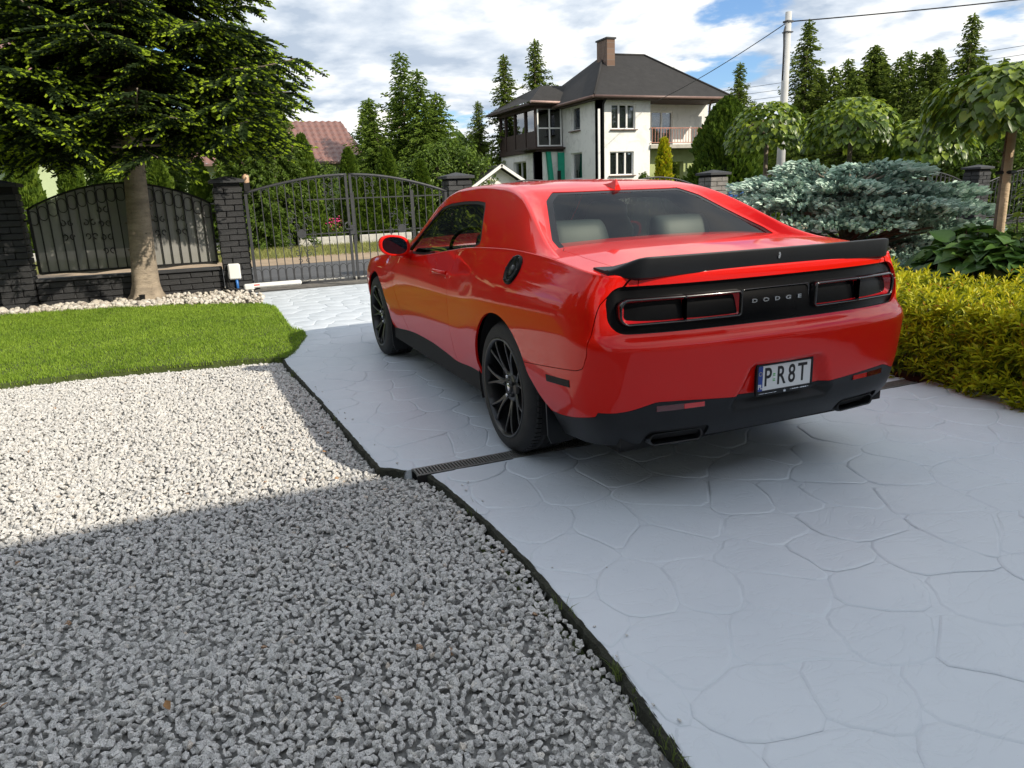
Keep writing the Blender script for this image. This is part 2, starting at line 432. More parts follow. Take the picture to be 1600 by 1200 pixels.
def panel(P, g=0.0):
    d = sd_rbox(P[:, 1:], (0, .893), (.832, .098), .078) + g; return np.where(P[:, 0] > -.6, 1.0, d)
inner = body.offset(-.014); inner.clip(panel).build('body_shell', M_DARK, CAR)
low, redb = body.split(lambda P: -(P[:, 2] - zred(P[:, 0], P[:, 1])), .001)
redb = redb.clip(panel)
seamB = [(-.975, 1.3), (-.962, 1.03), (-.928, .92), (-.905, .70), (-.885, .648), (-.85, .632), (-.44, .588), (-.1, .555), (-.1, -.1), (-3, -.1), (-3, 1.3)]
rear_part, rest = redb.split(lambda P: -sd_poly(XZ(P), seamB))
lid_edge, bump = rear_part.split(lambda P: np.minimum(.69 - np.abs(P[:, 1]), P[:, 2] - .90))
bump.build('rear_bumper', M_RED, CAR, .014); lid_edge.build('trunk_lid_edge', M_RED, CAR, .014)
doorP = [(2.36, 1.3), (2.35, .80), (2.315, .70), (2.16, .50), (2.06, .38), (2.03, .30), (2.0, .1), (.80, .1), (.852, .278), (.90, .60), (.918, .85), (.93, 1.3)]
door, rest = rest.split(lambda P: -sd_poly(XZ(P), doorP))
for sgn, nm in ((1, 'left'), (-1, 'right')):
    door.clip(lambda P: P[:, 1] * sgn).build('door', M_RED, CAR, .014)
    q = rest.clip(lambda P: P[:, 1] * sgn)
    q.clip(lambda P: 1.5 - P[:, 0]).build('quarter_panel', M_RED, CAR, .014)
    f, nose = q.clip(lambda P: P[:, 0] - 1.5).split(lambda P: 3.42 - P[:, 0]); f.build('front_fender', M_RED, CAR, .014)
    nose.build('front_bumper', M_RED, CAR, .014)
low = low.clip(lambda P: np.where(P[:, 0] > -.8, 1.0, sd_rbox(aYZ(P), (.530, .318), (.152, .050), .028)))
low.clip(lambda P: -.1 - P[:, 0]).build('rear_diffuser', M_BLK, CAR, .03)
sill = low.clip(lambda P: P[:, 0] + .1)
for sgn in (1, -1): sill.clip(lambda P: P[:, 1] * sgn).build('side_sill', M_BLK, CAR, .03)
# dark tail panel, set back from the red surround
tp = body.clip(lambda P: -panel(P, -.004)).offset(-.020); tp.build('tail_panel', M_PANEL, CAR)
# rolled edge of the opening
def body_x(y, z):
    """x of the tail surface at (y, z)"""
    m = len(hc); yy = hc[:, 1]; i = np.arange(m)[:m]; k = np.argmax(yy > .9)
    X = np.interp(abs(y), yy[:k], hc[:k, 0]); dx = np.interp(abs(y) + .01, yy[:k], hc[:k, 0]) - X; nx = -1 / math.hypot(1, dx / .01); ny = (dx / .01) / math.hypot(1, dx / .01)
    ny = abs(ny); o = float(off(np.array([nx]), np.array([ny]), X, np.array([z]))[0]); return X + o * abs(nx), nx
def rr_loop(c, h, r, n=10):
    o = []
    for sx, sy, a0 in ((1, 1, 0), (-1, 1, 90), (-1, -1, 180), (1, -1, 270)):
        for k in range(n):
            a = math.radians(a0 + 90 * k / (n - 1)); o.append((c[0] + sx * (h[0] - r) + r * math.cos(a), c[1] + sy * (h[1] - r) + r * math.sin(a)))
    return o
def resample(L, n):
    L = np.array(L + [L[0]]); d = np.r_[0, np.cumsum(np.linalg.norm(np.diff(L, axis=0), axis=1))]; t = np.linspace(0, d[-1], n, endpoint=False)
    return [(float(np.interp(q, d, L[:, 0])), float(np.interp(q, d, L[:, 1]))) for q in t]
def rings(loops, depths, name, mat, parent, fill=True, smooth=True, xf=None):
    """loops in (y,z) on the tail, depth = metres forward of the tail surface"""
    V = []; F = []; n = len(loops[0])
    for L, d in zip(loops, depths):
        for y, z in L: V.append(((xf or (lambda y, z: body_x(y, .9)[0]))(y, z) + d, y, z))
    for k in range(len(loops) - 1):
        for i in range(n): F.append((k * n + i, k * n + (i + 1) % n, (k + 1) * n + (i + 1) % n, (k + 1) * n + i))
    if fill:
        b = (len(loops) - 1) * n; cy_ = np.mean([V[b + i][1] for i in range(n)]); 
        F.append(tuple(b + i for i in range(n)))
    me = bpy.data.meshes.new(name); me.from_pydata(V, [], F); me.polygons.foreach_set('use_smooth', [smooth] * len(F)); me.update()
    return link(name, me, mat, parent)
def rect_inset(y0, y1, z0, z1, r0, r1, ins, n=8):
    """rounded rectangle with its own radius at each end (r0 at y0, r1 at y1)"""
    y0 += ins; y1 -= ins; z0 += ins; z1 -= ins; r0 = max(r0 - ins, .004); r1 = max(r1 - ins, .004); o = []
    for (cy, cz, a0, r) in ((y1 - r1, z1 - r1, 0, r1), (y0 + r0, z1 - r0, 90, r0), (y0 + r0, z0 + r0, 180, r0), (y1 - r1, z0 + r1, 270, r1)):
        for k in range(n):
            a = math.radians(a0 + 90 * k / (n - 1)); o.append((cy + r * math.cos(a), cz + r * math.sin(a)))
    return o
def subdiv_loop(L, step=.02):
    o = []
    for a, b in zip(L, L[1:] + L[:1]):
        m = max(1, int(math.hypot(b[0] - a[0], b[1] - a[1]) / step)); o += [(a[0] + (b[0] - a[0]) * k / m, a[1] + (b[1] - a[1]) * k / m) for k in range(m)]
    return o
for sgn in (1, -1):
    lamp = bpy.data.objects.new('tail_lamp', None); COL.objects.link(lamp); lamp.parent = CAR
    for (a, b, ra, rb) in ((.204, .4915, .022, .004), (.4945, .786, .004, .046)):      # inner half on the lid, outer half on the body
        def lp(i, a=a, b=b, ra=ra, rb=rb):
            L = rect_inset(a, b, .823 + i * .0, .945, ra, rb, 0)
            # keep the joint between the halves open-ended: inset only on the three outer sides
            y0, y1 = (a + i, b - (0 if b < .5 else i)) if a < .3 else (a, b - i)
            if a < .3: L = rect_inset(y0, b, .823 + i, .945 - i, max(ra - i, .006), .003, 0)
            else: L = rect_inset(a, y1, .823 + i, .945 - i, .003, max(rb - i, .012), 0)
            return [(sgn * y, z) for y, z in L]
        rev = (lambda L: L[::-1]) if sgn < 0 else (lambda L: L)
        O = [rev(lp(i)) for i in (0, .003, .009, .013, .014)]
        rings(O, (.022, .000, -.012, -.004, .006), 'bezel', M_GLOSS, lamp, fill=False)
        
        def lin(i):
            return rev([(sgn * y, z) for y, z in rect_inset(a + (.050 + i if a < .3 else 0), b - (0 if a < .3 else .055 + i), .866 + i, .916 - i, .004, .004, 0)])
        rings([rev(lp(.014)), rev(lp(.017)), lin(0)], (.006, .010, .050), 'lens', M_LRED, lamp, fill=False)
        rings([lin(0), lin(.002), lin(.010), lin(.022)], (.050, .040, .032, .030), 'inner_lens', M_LDK, lamp, fill=True)
# letters between the lamps
def text_mesh(txt, size, mat, name, parent, M, extrude=.002, sx=1.0, bold=0.0, align='CENTER', spacing=1.0):
    cu = bpy.data.curves.new(name, 'FONT'); cu.body = txt; cu.size = size; cu.extrude = extrude; cu.align_x = align; cu.align_y = 'CENTER'; cu.offset = bold; cu.space_character = spacing
    ob = bpy.data.objects.new(name, cu); COL.objects.link(ob)
    dg = bpy.context.evaluated_depsgraph_get(); dg.update(); me = bpy.data.meshes.new_from_object(ob.evaluated_get(dg))
    bpy.data.objects.remove(ob); 
    S = Matrix.Diagonal((sx, 1, 1, 1)); me.transform(M @ S); me.materials.clear(); me.materials.append(mat); me.name = name
    return link(name, me, None, parent)
def rear_frame(y, z, x, tilt=0.0):
    """local x -> -Y (to the right seen from behind), local y -> Z, local z -> -X (towards the viewer)"""
    return Matrix.Translation((x, y, z)) @ Matrix.Rotation(tilt, 4, 'Y') @ Matrix(((0, 0, -1, 0), (-1, 0, 0, 0), (0, 1, 0, 0), (0, 0, 0, 1)))
for ch, y in zip('DODGE', (.128, .064, 0, -.064, -.128)):
    text_mesh(ch, .023, M_CHR, 'letter', CAR, rear_frame(y, .885, body_x(0, .9)[0] + .017), .003, 1.85, .0009)
# recessed frame line round the middle of the black panel
rings([[(y, z) for y, z in rr_loop((0, .885), (.186 + i, .052 + i * .6), .012)] for i in (0.0, .003, .006)], (.022, .016, .022), 'trim_ring', M_GLOSS, CAR, fill=False)
# ---- deck (boot lid top) and bonnet
def rim(xa, xb):
    L = []
    for (x, y), (nx, ny) in zip(hc, nrm[len(hc) - 1:] * [1, -1]):
        if xa <= x <= xb:
            zt = float(H(x - (nx < 0) * nx * .11, y)); o = float(off(np.array([nx]), np.array([ny]), x, np.array([zt - RR]))[0]) + RR; L.append((x - nx * o, y - ny * o))
    return np.array(L)
def deck(xa, xb, step=.02):
    R_ = rim(-2, 5); ys = np.linspace(-.90, .90, 91); xs = np.arange(xa, xb + 1e-6, step); X, Y = np.meshgrid(xs, ys, indexing='ij')
    Z = H(X, Y); g = grid_surf(np.stack([X, Y, Z], 2)); poly = np.vstack([R_, R_[::-1][1:-1] * [1, -1]])
    if g.N[:, 2].mean() < 0: g.N *= -1; g.F = [f[::-1] for f in g.F]
    return g.clip(lambda P: -sd_poly(P[:, :2], poly) + .001)
dk = deck(-1.16, -.05)
lid, side_ = dk.split(lambda P: -sd_poly(np.stack([P[:, 0], np.abs(P[:, 1])], 1), [(-2, -.1), (-2, .692), (-.98, .692), (-.60, .725), (-.34, .715), (-.24, .66), (-.20, .55), (-.18, -.1)]))
lid.build('trunk_lid', M_RED, CAR, .012); side_.build('rear_deck', M_RED, CAR, .012)
dkb = dk.offset(-.012); dkb.build('deck_underlay', M_DARK, CAR)
hood = deck(2.30, 3.9); hd, fe = hood.split(lambda P: .74 - np.abs(P[:, 1])); hd.build('bonnet', M_RED, CAR, .012)
for sgn in (1, -1): fe.clip(lambda P: P[:, 1] * sgn).build('fender_top', M_RED, CAR, .01)
# ---- greenhouse
SX = [-.5, -.38, 0, .33, .7, 1.08, 1.5, 2.05, 2.42]
def top_y(x):
    o = off_side(x, cr(zs_x, zs_z, x) - RR); yy = np.interp(x, hc[:, 0][np.argmax(hc[:, 0] > -.9):], hc[:, 1][np.argmax(hc[:, 0] > -.9):]); return yy - o - RR
RX = [-.52, -.40, -.28, -.14, 0, .14, .28, .42, .62, 1.0, 1.4, 1.62, 1.85, 2.1, 2.3, 2.45]
RY = [.800, .790, .770, .742, .712, .680, .652, .632, .615, .603, .603, .612, .640, .690, .740, .780]
RZ = [1.085, 1.112, 1.148, 1.206, 1.268, 1.325, 1.370, 1.398, 1.422, 1.437, 1.428, 1.400, 1.318, 1.170, 1.040, .945]
TX = [-.52, -.36, -.24, -.10, .05, .20, .33, .45, .62, .85, 1.1, 1.35, 1.55, 1.68, 1.9, 2.15, 2.45]
TZ = [.985, 1.062, 1.120, 1.188, 1.262, 1.330, 1.384, 1.416, 1.441, 1.458, 1.464, 1.456, 1.440, 1.412, 1.305, 1.165, .985]
GX = [-.52, -.178, .05, .263, .40, .6, 1.0, 1.5, 1.7, 2.0, 2.3, 2.45]
GY = [.74, .700, .62, .545, .53, .53, .53, .53, .54, .60, .67, .71]
GZ = [1.0, 1.133, 1.240, 1.346, 1.400, 1.432, 1.447, 1.438, 1.388, 1.235, 1.065, .965]
def section(x):
    sy, sz = float(top_y(x)) + .006, float(cr(zs_x, zs_z, x)) - .003
    S = np.array([sy, sz]); R = np.array([float(cr(RX, RY, x)), float(cr(RX, RZ, x))]); Gp = np.array([float(cr(GX, GY, x)), float(cr(GX, GZ, x))]); T = np.array([0, float(cr(TX, TZ, x))])
    o = []
    fr = .026; d1 = S - R; l1 = np.linalg.norm(d1); d2 = Gp - R; l2 = np.linalg.norm(d2); f1 = min(fr, l1 * .45); f2 = min(fr, l2 * .45)
    A = R + d1 / l1 * f1; B = R + d2 / l2 * f2
    bul = np.array([-d1[1], d1[0]]) / l1; bul = bul if bul[0] > 0 else -bul
    for t in np.linspace(0, 1, 30): p = S + (A - S) * t; o.append(p + bul * .009 * min(1, l1 / .3) * 4 * t * (1 - t))
    for t in np.linspace(0, 1, 9)[1:]: o.append((1 - t)**2 * A + 2 * t * (1 - t) * R + t * t * B)
    # band then glass/roof : smooth quadratic from Gp to the centre
    for t in np.linspace(0, 1, 6)[1:]: o.append(B + (Gp - B) * t)
    m = (T[1] - Gp[1])
    for t in np.linspace(0, 1, 26)[1:]:
        y = Gp[0] * (1 - t); o.append(np.array([y, T[1] - m * (y / Gp[0])**2]))
    return o
xs = np.r_[np.arange(-.52, 2.46, .02)]
Gh = []
for x in xs:
    s = section(x); half = [(x, p[0], p[1]) for p in s]; Gh.append(half + [(a, -b, c) for a, b, c in half[::-1][1:]])
gh = grid_surf(np.array(Gh))
if gh.N[len(gh.N) // 2, 2] < 0: gh.N *= -1; gh.F = [f[::-1] for f in gh.F]
nsec = np.array(Gh).shape[1]
# rear glass / windscreen outlines in plan (|y|), side window outline in (x, z)
def rg(P):
    q = np.stack([P[:, 0] + .055 * (P[:, 1] / .6)**2 * -1, np.abs(P[:, 1])], 1)
    return sd_poly(q, [(-.6, -.2), (-.6, .70), (-.225, .684), (.20, .520), (.315, .43), (.338, -.2)]) 
def top_only(P): return P[:, 2] - np.where(np.abs(P[:, 1]) > .80 * np.interp(P[:, 0], RX, RY) + .09, 9, 0)
yg = lambda P: np.interp(P[:, 0], GX, GY)
def rear_glass_f(P): return -np.maximum(rg(P) , np.abs(P[:, 1]) - yg(P) - .004)
def wind_f(P):
    q = np.stack([P[:, 0], np.abs(P[:, 1])], 1); return -np.maximum(sd_poly(q, [(1.64, -.2), (1.61, .40), (1.66, .51), (2.6, .78), (2.6, -.2)]), np.abs(P[:, 1]) - yg(P) - .004)
winP = [(2.13, .972), (2.04, 1.045), (1.80, 1.235), (1.68, 1.303), (1.50, 1.330), (1.2, 1.344), (.95, 1.344), (.80, 1.335), (.755, 1.312), (.66, 1.235), (.525, 1.125), (.52, 1.105), (.62, 1.082), (.80, 1.035), (.92, 1.008), (1.3, .995), (1.8, .975)]
def win_f(P):
    d = sd_poly(XZ(P), winP) - .004; return np.where(np.abs(P[:, 1]) < np.interp(P[:, 0], RX, RY) - .02, 1.0, d)
rgl = gh.clip(rear_glass_f); r1 = gh.clip(lambda P: -rear_glass_f(P))
wsl = r1.clip(wind_f); r2 = r1.clip(lambda P: -wind_f(P))
wl = r2.clip(lambda P: -win_f(P)); r3 = r2.clip(win_f)
# black surround bands inside the glass edges
r3.build('roof_and_pillars', M_RED, CAR, .012); r3.clip(lambda P: P[:, 0] + .2).offset(-.016).build('headliner', M_DASH, CAR)
def rg_b(P): return -np.maximum(rg(P), np.abs(P[:, 1]) - yg(P)) - .035
rgl.clip(lambda P: rg_b(P)).offset(-.004).build('rear_window', M_GLR, CAR)
rgl.clip(lambda P: -rg_b(P)).offset(-.003).build('window_surround', M_FRIT, CAR)
wsl.offset(-.004).build('windscreen', M_GLF, CAR)
for sgn in (1, -1):
    w = wl.clip(lambda P: P[:, 1] * sgn)
    w.clip(lambda P: -win_f(P) - .018).offset(-.008).build('side_window', M_GLS, CAR)
    w.clip(lambda P: win_f(P) + .018).offset(-.003).build('window_seal', M_BLK, CAR, .01)
# roof/quarter seam beside the rear window
# ---- boot spoiler
def spoiler():
    n = 61; V = []; F = []
    for i in range(n):
        t = -1 + 2 * i / (n - 1); y = .805 * t; a = abs(t)
        xt = -1.030 + .032 * a**2 + .075 * sstep(.84, 1.0, np.array(a)); zt = 1.108 - .050 * sstep(.84, 1.0, np.array(a)); 
        zd = float(H(max(xt, -1.01), y)) - .012; xf = xt + .20 * (1 - .35 * sstep(.8, 1, np.array(a))); zf = float(H(xf, y)) + .002
        prof = [(xf, zf), (xf - .004, zf + .006), (xt + .03, zt - .001), (xt + .008, zt + .003), (xt, zt), (xt - .002, zt - .006), (xt + .004, zd + .022), (xt + .007, zd + .003), (xt + .03, zd - .008)]
        V += [(px, y, pz) for px, pz in prof]
    m = 9
    for i in range(n - 1):
        for k in range(m - 1): F.append((i * m + k, i * m + k + 1, (i + 1) * m + k + 1, (i + 1) * m + k))
    F += [tuple(range(m)), tuple((n - 1) * m + k for k in range(m - 1, -1, -1))]
    me = bpy.data.meshes.new('spoiler'); me.from_pydata(V, [], F); bm = bmesh.new(); bm.from_mesh(me); bmesh.ops.recalc_face_normals(bm, faces=bm.faces); bm.to_mesh(me); bm.free()
    me.polygons.foreach_set('use_smooth', [True] * len(me.polygons)); me.update()
    o = link('spoiler', me, M_SPOIL, CAR); me.set_sharp_from_angle(angle=math.radians(38)); return o
spoiler()
b = MB(); b.prism([(-.006, -.010), (-.002, -.014), (.003, -.012), (.006, -.004), (.007, .006), (.004, .013), (-.001, .015), (-.006, .012), (-.004, .006), (.001, .004), (-.006, .001)], 0, .004, rear_frame(0, 1.076, -1.029)); b.build('badge', M_CHR, CAR)
# ---- shark-fin aerial
b = MB(); V = []; 
fin = [(.33, 0), (.335, .030), (.345, .052), (.352, .058), (.362, .050), (.39, .028), (.44, .010), (.50, 0)]
for s_, k in ((0, 1), (1, 0)): pass
base = [(x, z) for x, z in fin]; n = len(base)
V = [(x, .020 * (1 - z / .06) + .002, float(cr(TX, TZ, x)) + z - .004) for x, z in base] + [(x, -.020 * (1 - z / .06) - .002, float(cr(TX, TZ, x)) + z - .004) for x, z in base]
b.add(V, [tuple(range(n)), tuple(range(2 * n - 1, n - 1, -1))] + [(i, n + i, n + (i + 1) % n, (i + 1) % n) for i in range(n)]); b.build('antenna', M_RED, CAR)
# ---- lower tail: plate, reflectors, exhausts
M_WHITE = plain('plate white', (.72, .73, .74), .35, var=.03); M_BLUE = plain('plate blue', (.015, .05, .28), .35, var=0); M_INK = plain('plate ink', (.01, .01, .012), .5, var=0)
M_YEL = plain('star yellow', (.75, .6, .05), .5, var=0); M_GRN = plain('sticker green', (.10, .42, .12), .5, var=0)
px = -1.103; F0 = rear_frame(0, .5455, px, 0)
plate = MB().box((px, 0, .5455), (.004, .305, .114), bev=.0015).build('number_plate', M_WHITE, CAR)
MB().box((px - .0005, .1395, .5455), (.005, .026, .1135)).build('euro_band', M_BLUE, plate)
def ptxt(t, sz, y, z, mat, sx, ext=.0006, bold=0, xo=.0): return text_mesh(t, sz, mat, 'lettering', plate, rear_frame(y, z, px - .0026 - xo), ext, sx, bold)
ptxt('P', .118, .098, .5455, M_INK, .72, bold=.0016); ptxt('R', .118, .022, .5455, M_INK, .72, bold=.0016); ptxt('8', .118, -.040, .5455, M_INK, .72, bold=.0016); ptxt('T', .118, -.102, .5455, M_INK, .76, bold=.0016)
ptxt('PL', .030, .1395, .508, M_WHITE, .85, xo=.0008, bold=.0006)
b = MB()
for k in range(12):
    a = 2 * math.pi * k / 12; b.box((px - .0034, .1395 + .0085 * math.cos(a), .568 + .0085 * math.sin(a)), (.0006, .0022, .0022))
b.build('stars', M_YEL, plate)
b = MB(); b.box((px - .0024, .062, .545), (.0008, .013, .036)); st = b.build('sticker', M_GRN, plate)
b = MB(); b.box((px - .0030, .062, .545), (.0008, .013, .012)).box((px - .003, .062, .556), (.0008, .013, .002)).box((px - .003, .062, .533), (.0008, .013, .002)); b.build('sticker_band', M_WHITE, plate)
b = MB()
b.box((px + .001, 0, .6085), (.012, .325, .010), bev=.002).box((px + .001, 0, .477), (.012, .325, .022), bev=.002).box((px + .001, .158, .543), (.012, .009, .122)).box((px + .001, -.158, .543), (.012, .009, .122))
b.box((px + .008, 0, .543), (.008, .32, .13)); pf = b.build('plate_frame', M_BLK, plate)
b = MB()
for k in range(12): b.box((px - .0055, .145 - k * .0085, .4765), (.001, .0055 + .002 * ((k * 7) % 3 - 1), .0026))
b.prism([(-.006, -.006), (.006, -.006), (.007, .004), (.003, 0), (0, .007), (-.003, 0), (-.007, .004)], 0, .001, rear_frame(0, .477, px - .005))
for k in range(9): b.box((px - .0055, -.035 - k * .0125, .478), (.001, .0105, .0042 if k % 4 else .0015))
o = b.build('frame_print', M_CHR, plate); o['kind'] = 'stuff'
rf = lambda y, z: body_x(y, .47)[0]
for sgn in (1, -1):
    r_ = MB()
    def quadbar(y0, y1, z0, z1, mat, nm, par, o0=-.003):
        b = MB(); n = 8; V = []
        for k in range(n + 1):
            y = y0 + (y1 - y0) * k / n; x = body_x(y, .475)[0]
            V += [(x + o0, y, z0), (x + o0, y, z1), (x + .02, y, z1), (x + .02, y, z0)]
        F = []
        for k in range(n):
            for j in range(4): F.append((k * 4 + j, k * 4 + (j + 1) % 4, k * 4 + 4 + (j + 1) % 4, k * 4 + 4 + j))
        F += [(0, 1, 2, 3), (n * 4 + 3, n * 4 + 2, n * 4 + 1, n * 4)]
        b.add(V, F); return b.build(nm, mat, par)
    rl = quadbar(sgn * .43, sgn * .655, .462, .487, M_LDR, 'reflector', CAR)
    quadbar(sgn * .433, sgn * .53, .464, .485, M_REFL, 'reflector_insert', rl, -.005)
    # exhaust tip : flattened rectangular tube leaning outwards
    b = MB(); O = [rect_inset(.398, .662, .290, .352, .028, .031, i) for i in (0, .004, .006, .010, .012)]; n = len(O[0]); V = []; F = []
    for L, x in zip(O, (-1.030, -1.048, -1.050, -1.042, -.88)):
        for y, z in L: V.append((x + (y - .4) * .10, sgn * y, z + (z - .3) * 0))
    for k in range(4):
        for i in range(n): F.append((k * n + i, k * n + (i + 1) % n, (k + 1) * n + (i + 1) % n, (k + 1) * n + i))
    F.append(tuple(4 * n + i for i in range(n)))
    back = len(V); V += [(-.80 + (y - .4) * .10, sgn * y, z) for y, z in O[0]]
    for i in range(n): F.append((i, back + i, back + (i + 1) % n, (i + 1) % n))
    b.add(V, F, True); b.build('exhaust_tip', M_RIM, CAR)
    # side marker
    def sy(x, z): return float(np.interp(x, hc[:, 0][np.argmax(hc[:, 0] > -.9):], hc[:, 1][np.argmax(hc[:, 0] > -.9):]) - off_side(np.array([x]), np.array([z]))[0])
    b = MB(); V = []
    for x, z in ((-.585, .565), (-.585, .532), (-.79, .545), (-.79, .578)): V += [(x, sgn * (sy(x, z) + .003), z), (x, sgn * (sy(x, z) - .02), z)]
    b.add(V, [(0, 2, 4, 6), (0, 1, 3, 2), (2, 3, 5, 4), (4, 5, 7, 6), (6, 7, 1, 0)]); b.build('side_marker', M_PANEL, CAR)
    # mud flap behind the rear wheel, and one behind the front wheel
    for (xa, nm) in ((-.46, 0), (2.50, 1)):
        b = MB(); b.prism([(.76, .185), (.885, .185), (.905, .23), (.915, .40), (.80, .52), (.76, .52)] if not nm else [(.78, .11), (.89, .11), (.905, .16), (.905, .40), (.78, .42)], 0, .012,
            Matrix(((-.10 if not nm else .0, -.05 if not nm else .05, 1, xa + .05), (sgn, 0, 0, 0), (0, 1, 0, 0), (0, 0, 0, 1))) ); b.build('mud_flap', M_BLK, CAR)
    # fuel filler (left only): black ring with a silver centre
    if sgn == 1:
        x0, z0 = -.145, 1.012; y0 = sy(x0, z0) ; nrm_ = Vector((.02, 1, .55)).normalized(); q = nrm_.to_track_quat('Z', 'Y').to_matrix().to_4x4()
        Mf = Matrix.Translation((x0, y0 + .002, z0)) @ q
        ff = MB().lathe([(.080, -.01), (.080, .004), (.076, .009), (.066, .010), (.060, .004), (.052, .003), (.045, .006), (.030, .007), (.026, .003), (0.001, .003)], 40, Mf).build('fuel_filler', M_PANEL, CAR)
        b = MB()
        for k in range(6):
            a = 2 * math.pi * k / 6; c = Mf @ Vector((.071 * math.cos(a), .071 * math.sin(a), .011)); MB().lathe([(.0045, -.002), (.0045, .002), (.0001, .003)], 8, Matrix.Translation(c) @ q).build('bolt', M_RIM, ff)
        MB().lathe([(.024, 0), (.022, .006), (.0001, .007)], 20, Mf @ Matrix.Translation((0, 0, .004))).build('cap_badge', M_RIM, ff)
    # door handle : pull bar over a round dished pocket
    x0, z0 = 1.325, .918; y0 = sy(x0, z0); nv = Vector((0, sgn, .42)).normalized(); q = nv.to_track_quat('Z', 'X').to_matrix().to_4x4()
    Mh = Matrix.Translation((x0, sgn * y0, z0)) @ q
    bowl = MB().lathe([(.066, .002), (.060, .0035), (.052, .003), (.035, .0022), (.0001, .002)], 32, Mh).build('handle_bowl', M_RED, CAR)
    b = MB()
    hx = [1.30, 1.27, 1.20, 1.12, 1.05, 1.01]; hy = [.002, .020, .030, .030, .024, .002]
    b.tube([(x, sgn * (sy(x, .90) + h), .902) for x, h in zip(hx, hy)], [.010, .013, .014, .014, .014, .012], 10); b.build('door_handle', M_RED, CAR)
    MB().lathe([(.019, 0), (.018, .004), (.0001, .005)], 20, Matrix.Translation((.985, sgn * sy(.985, .885), .885)) @ q).build('door_lock', M_RED, CAR)
    # wing mirror: hollow shell with the glass facing back
    V = []; F = []; n = 28; Ls = []
    def egg(ry, rz, k):
        a = 2 * math.pi * k / n; c, s = math.cos(a), math.sin(a); return (ry * math.copysign(abs(c)**.8, c), rz * math.copysign(abs(s)**.82, s))
    prof = [(-.004, .80), (-.006, .98), (0, 1.0), (.02, 1.0), (.05, .96), (.085, .82), (.115, .58), (.13, .3), (.135, .02)]
    for dx, k_ in prof: Ls.append([egg(.118 * k_, .078 * k_, k) for k in range(n)])
    for L, (dx, _) in zip(Ls, prof):
        for y, z in L: V.append((1.815 + dx - y * .025, sgn * (1.012 + y), 1.046 + z + .10 * y))
    m = len(prof)
    for k in range(m - 1):
        for i in range(n): F.append((k * n + i, k * n + (i + 1) % n, (k + 1) * n + (i + 1) % n, (k + 1) * n + i))
    b = MB().add(V, F, True); sh = b.build('mirror_housing', M_RED, CAR)
    b = MB().add([(v[0] + .0, v[1], v[2]) for v in V[:n]], [tuple(range(n))]); mg = b.build('mirror_glass', None, sh)
    b = MB().tube([(1.87, sgn * .965, 1.005), (1.92, sgn * .92, .975), (1.98, sgn * .85, .955)], [.028, .034, .04], 12); b.build('mirror_arm', M_RED, sh)
    s_ = NT('mirror glass'); s_.set(Base_Color=(.02, .035, .05), Metallic=1.0, Roughness=.03); s_.set(Base_Color=(.10, .14, .20)); mg.data.materials.clear(); mg.data.materials.append(s_.m)
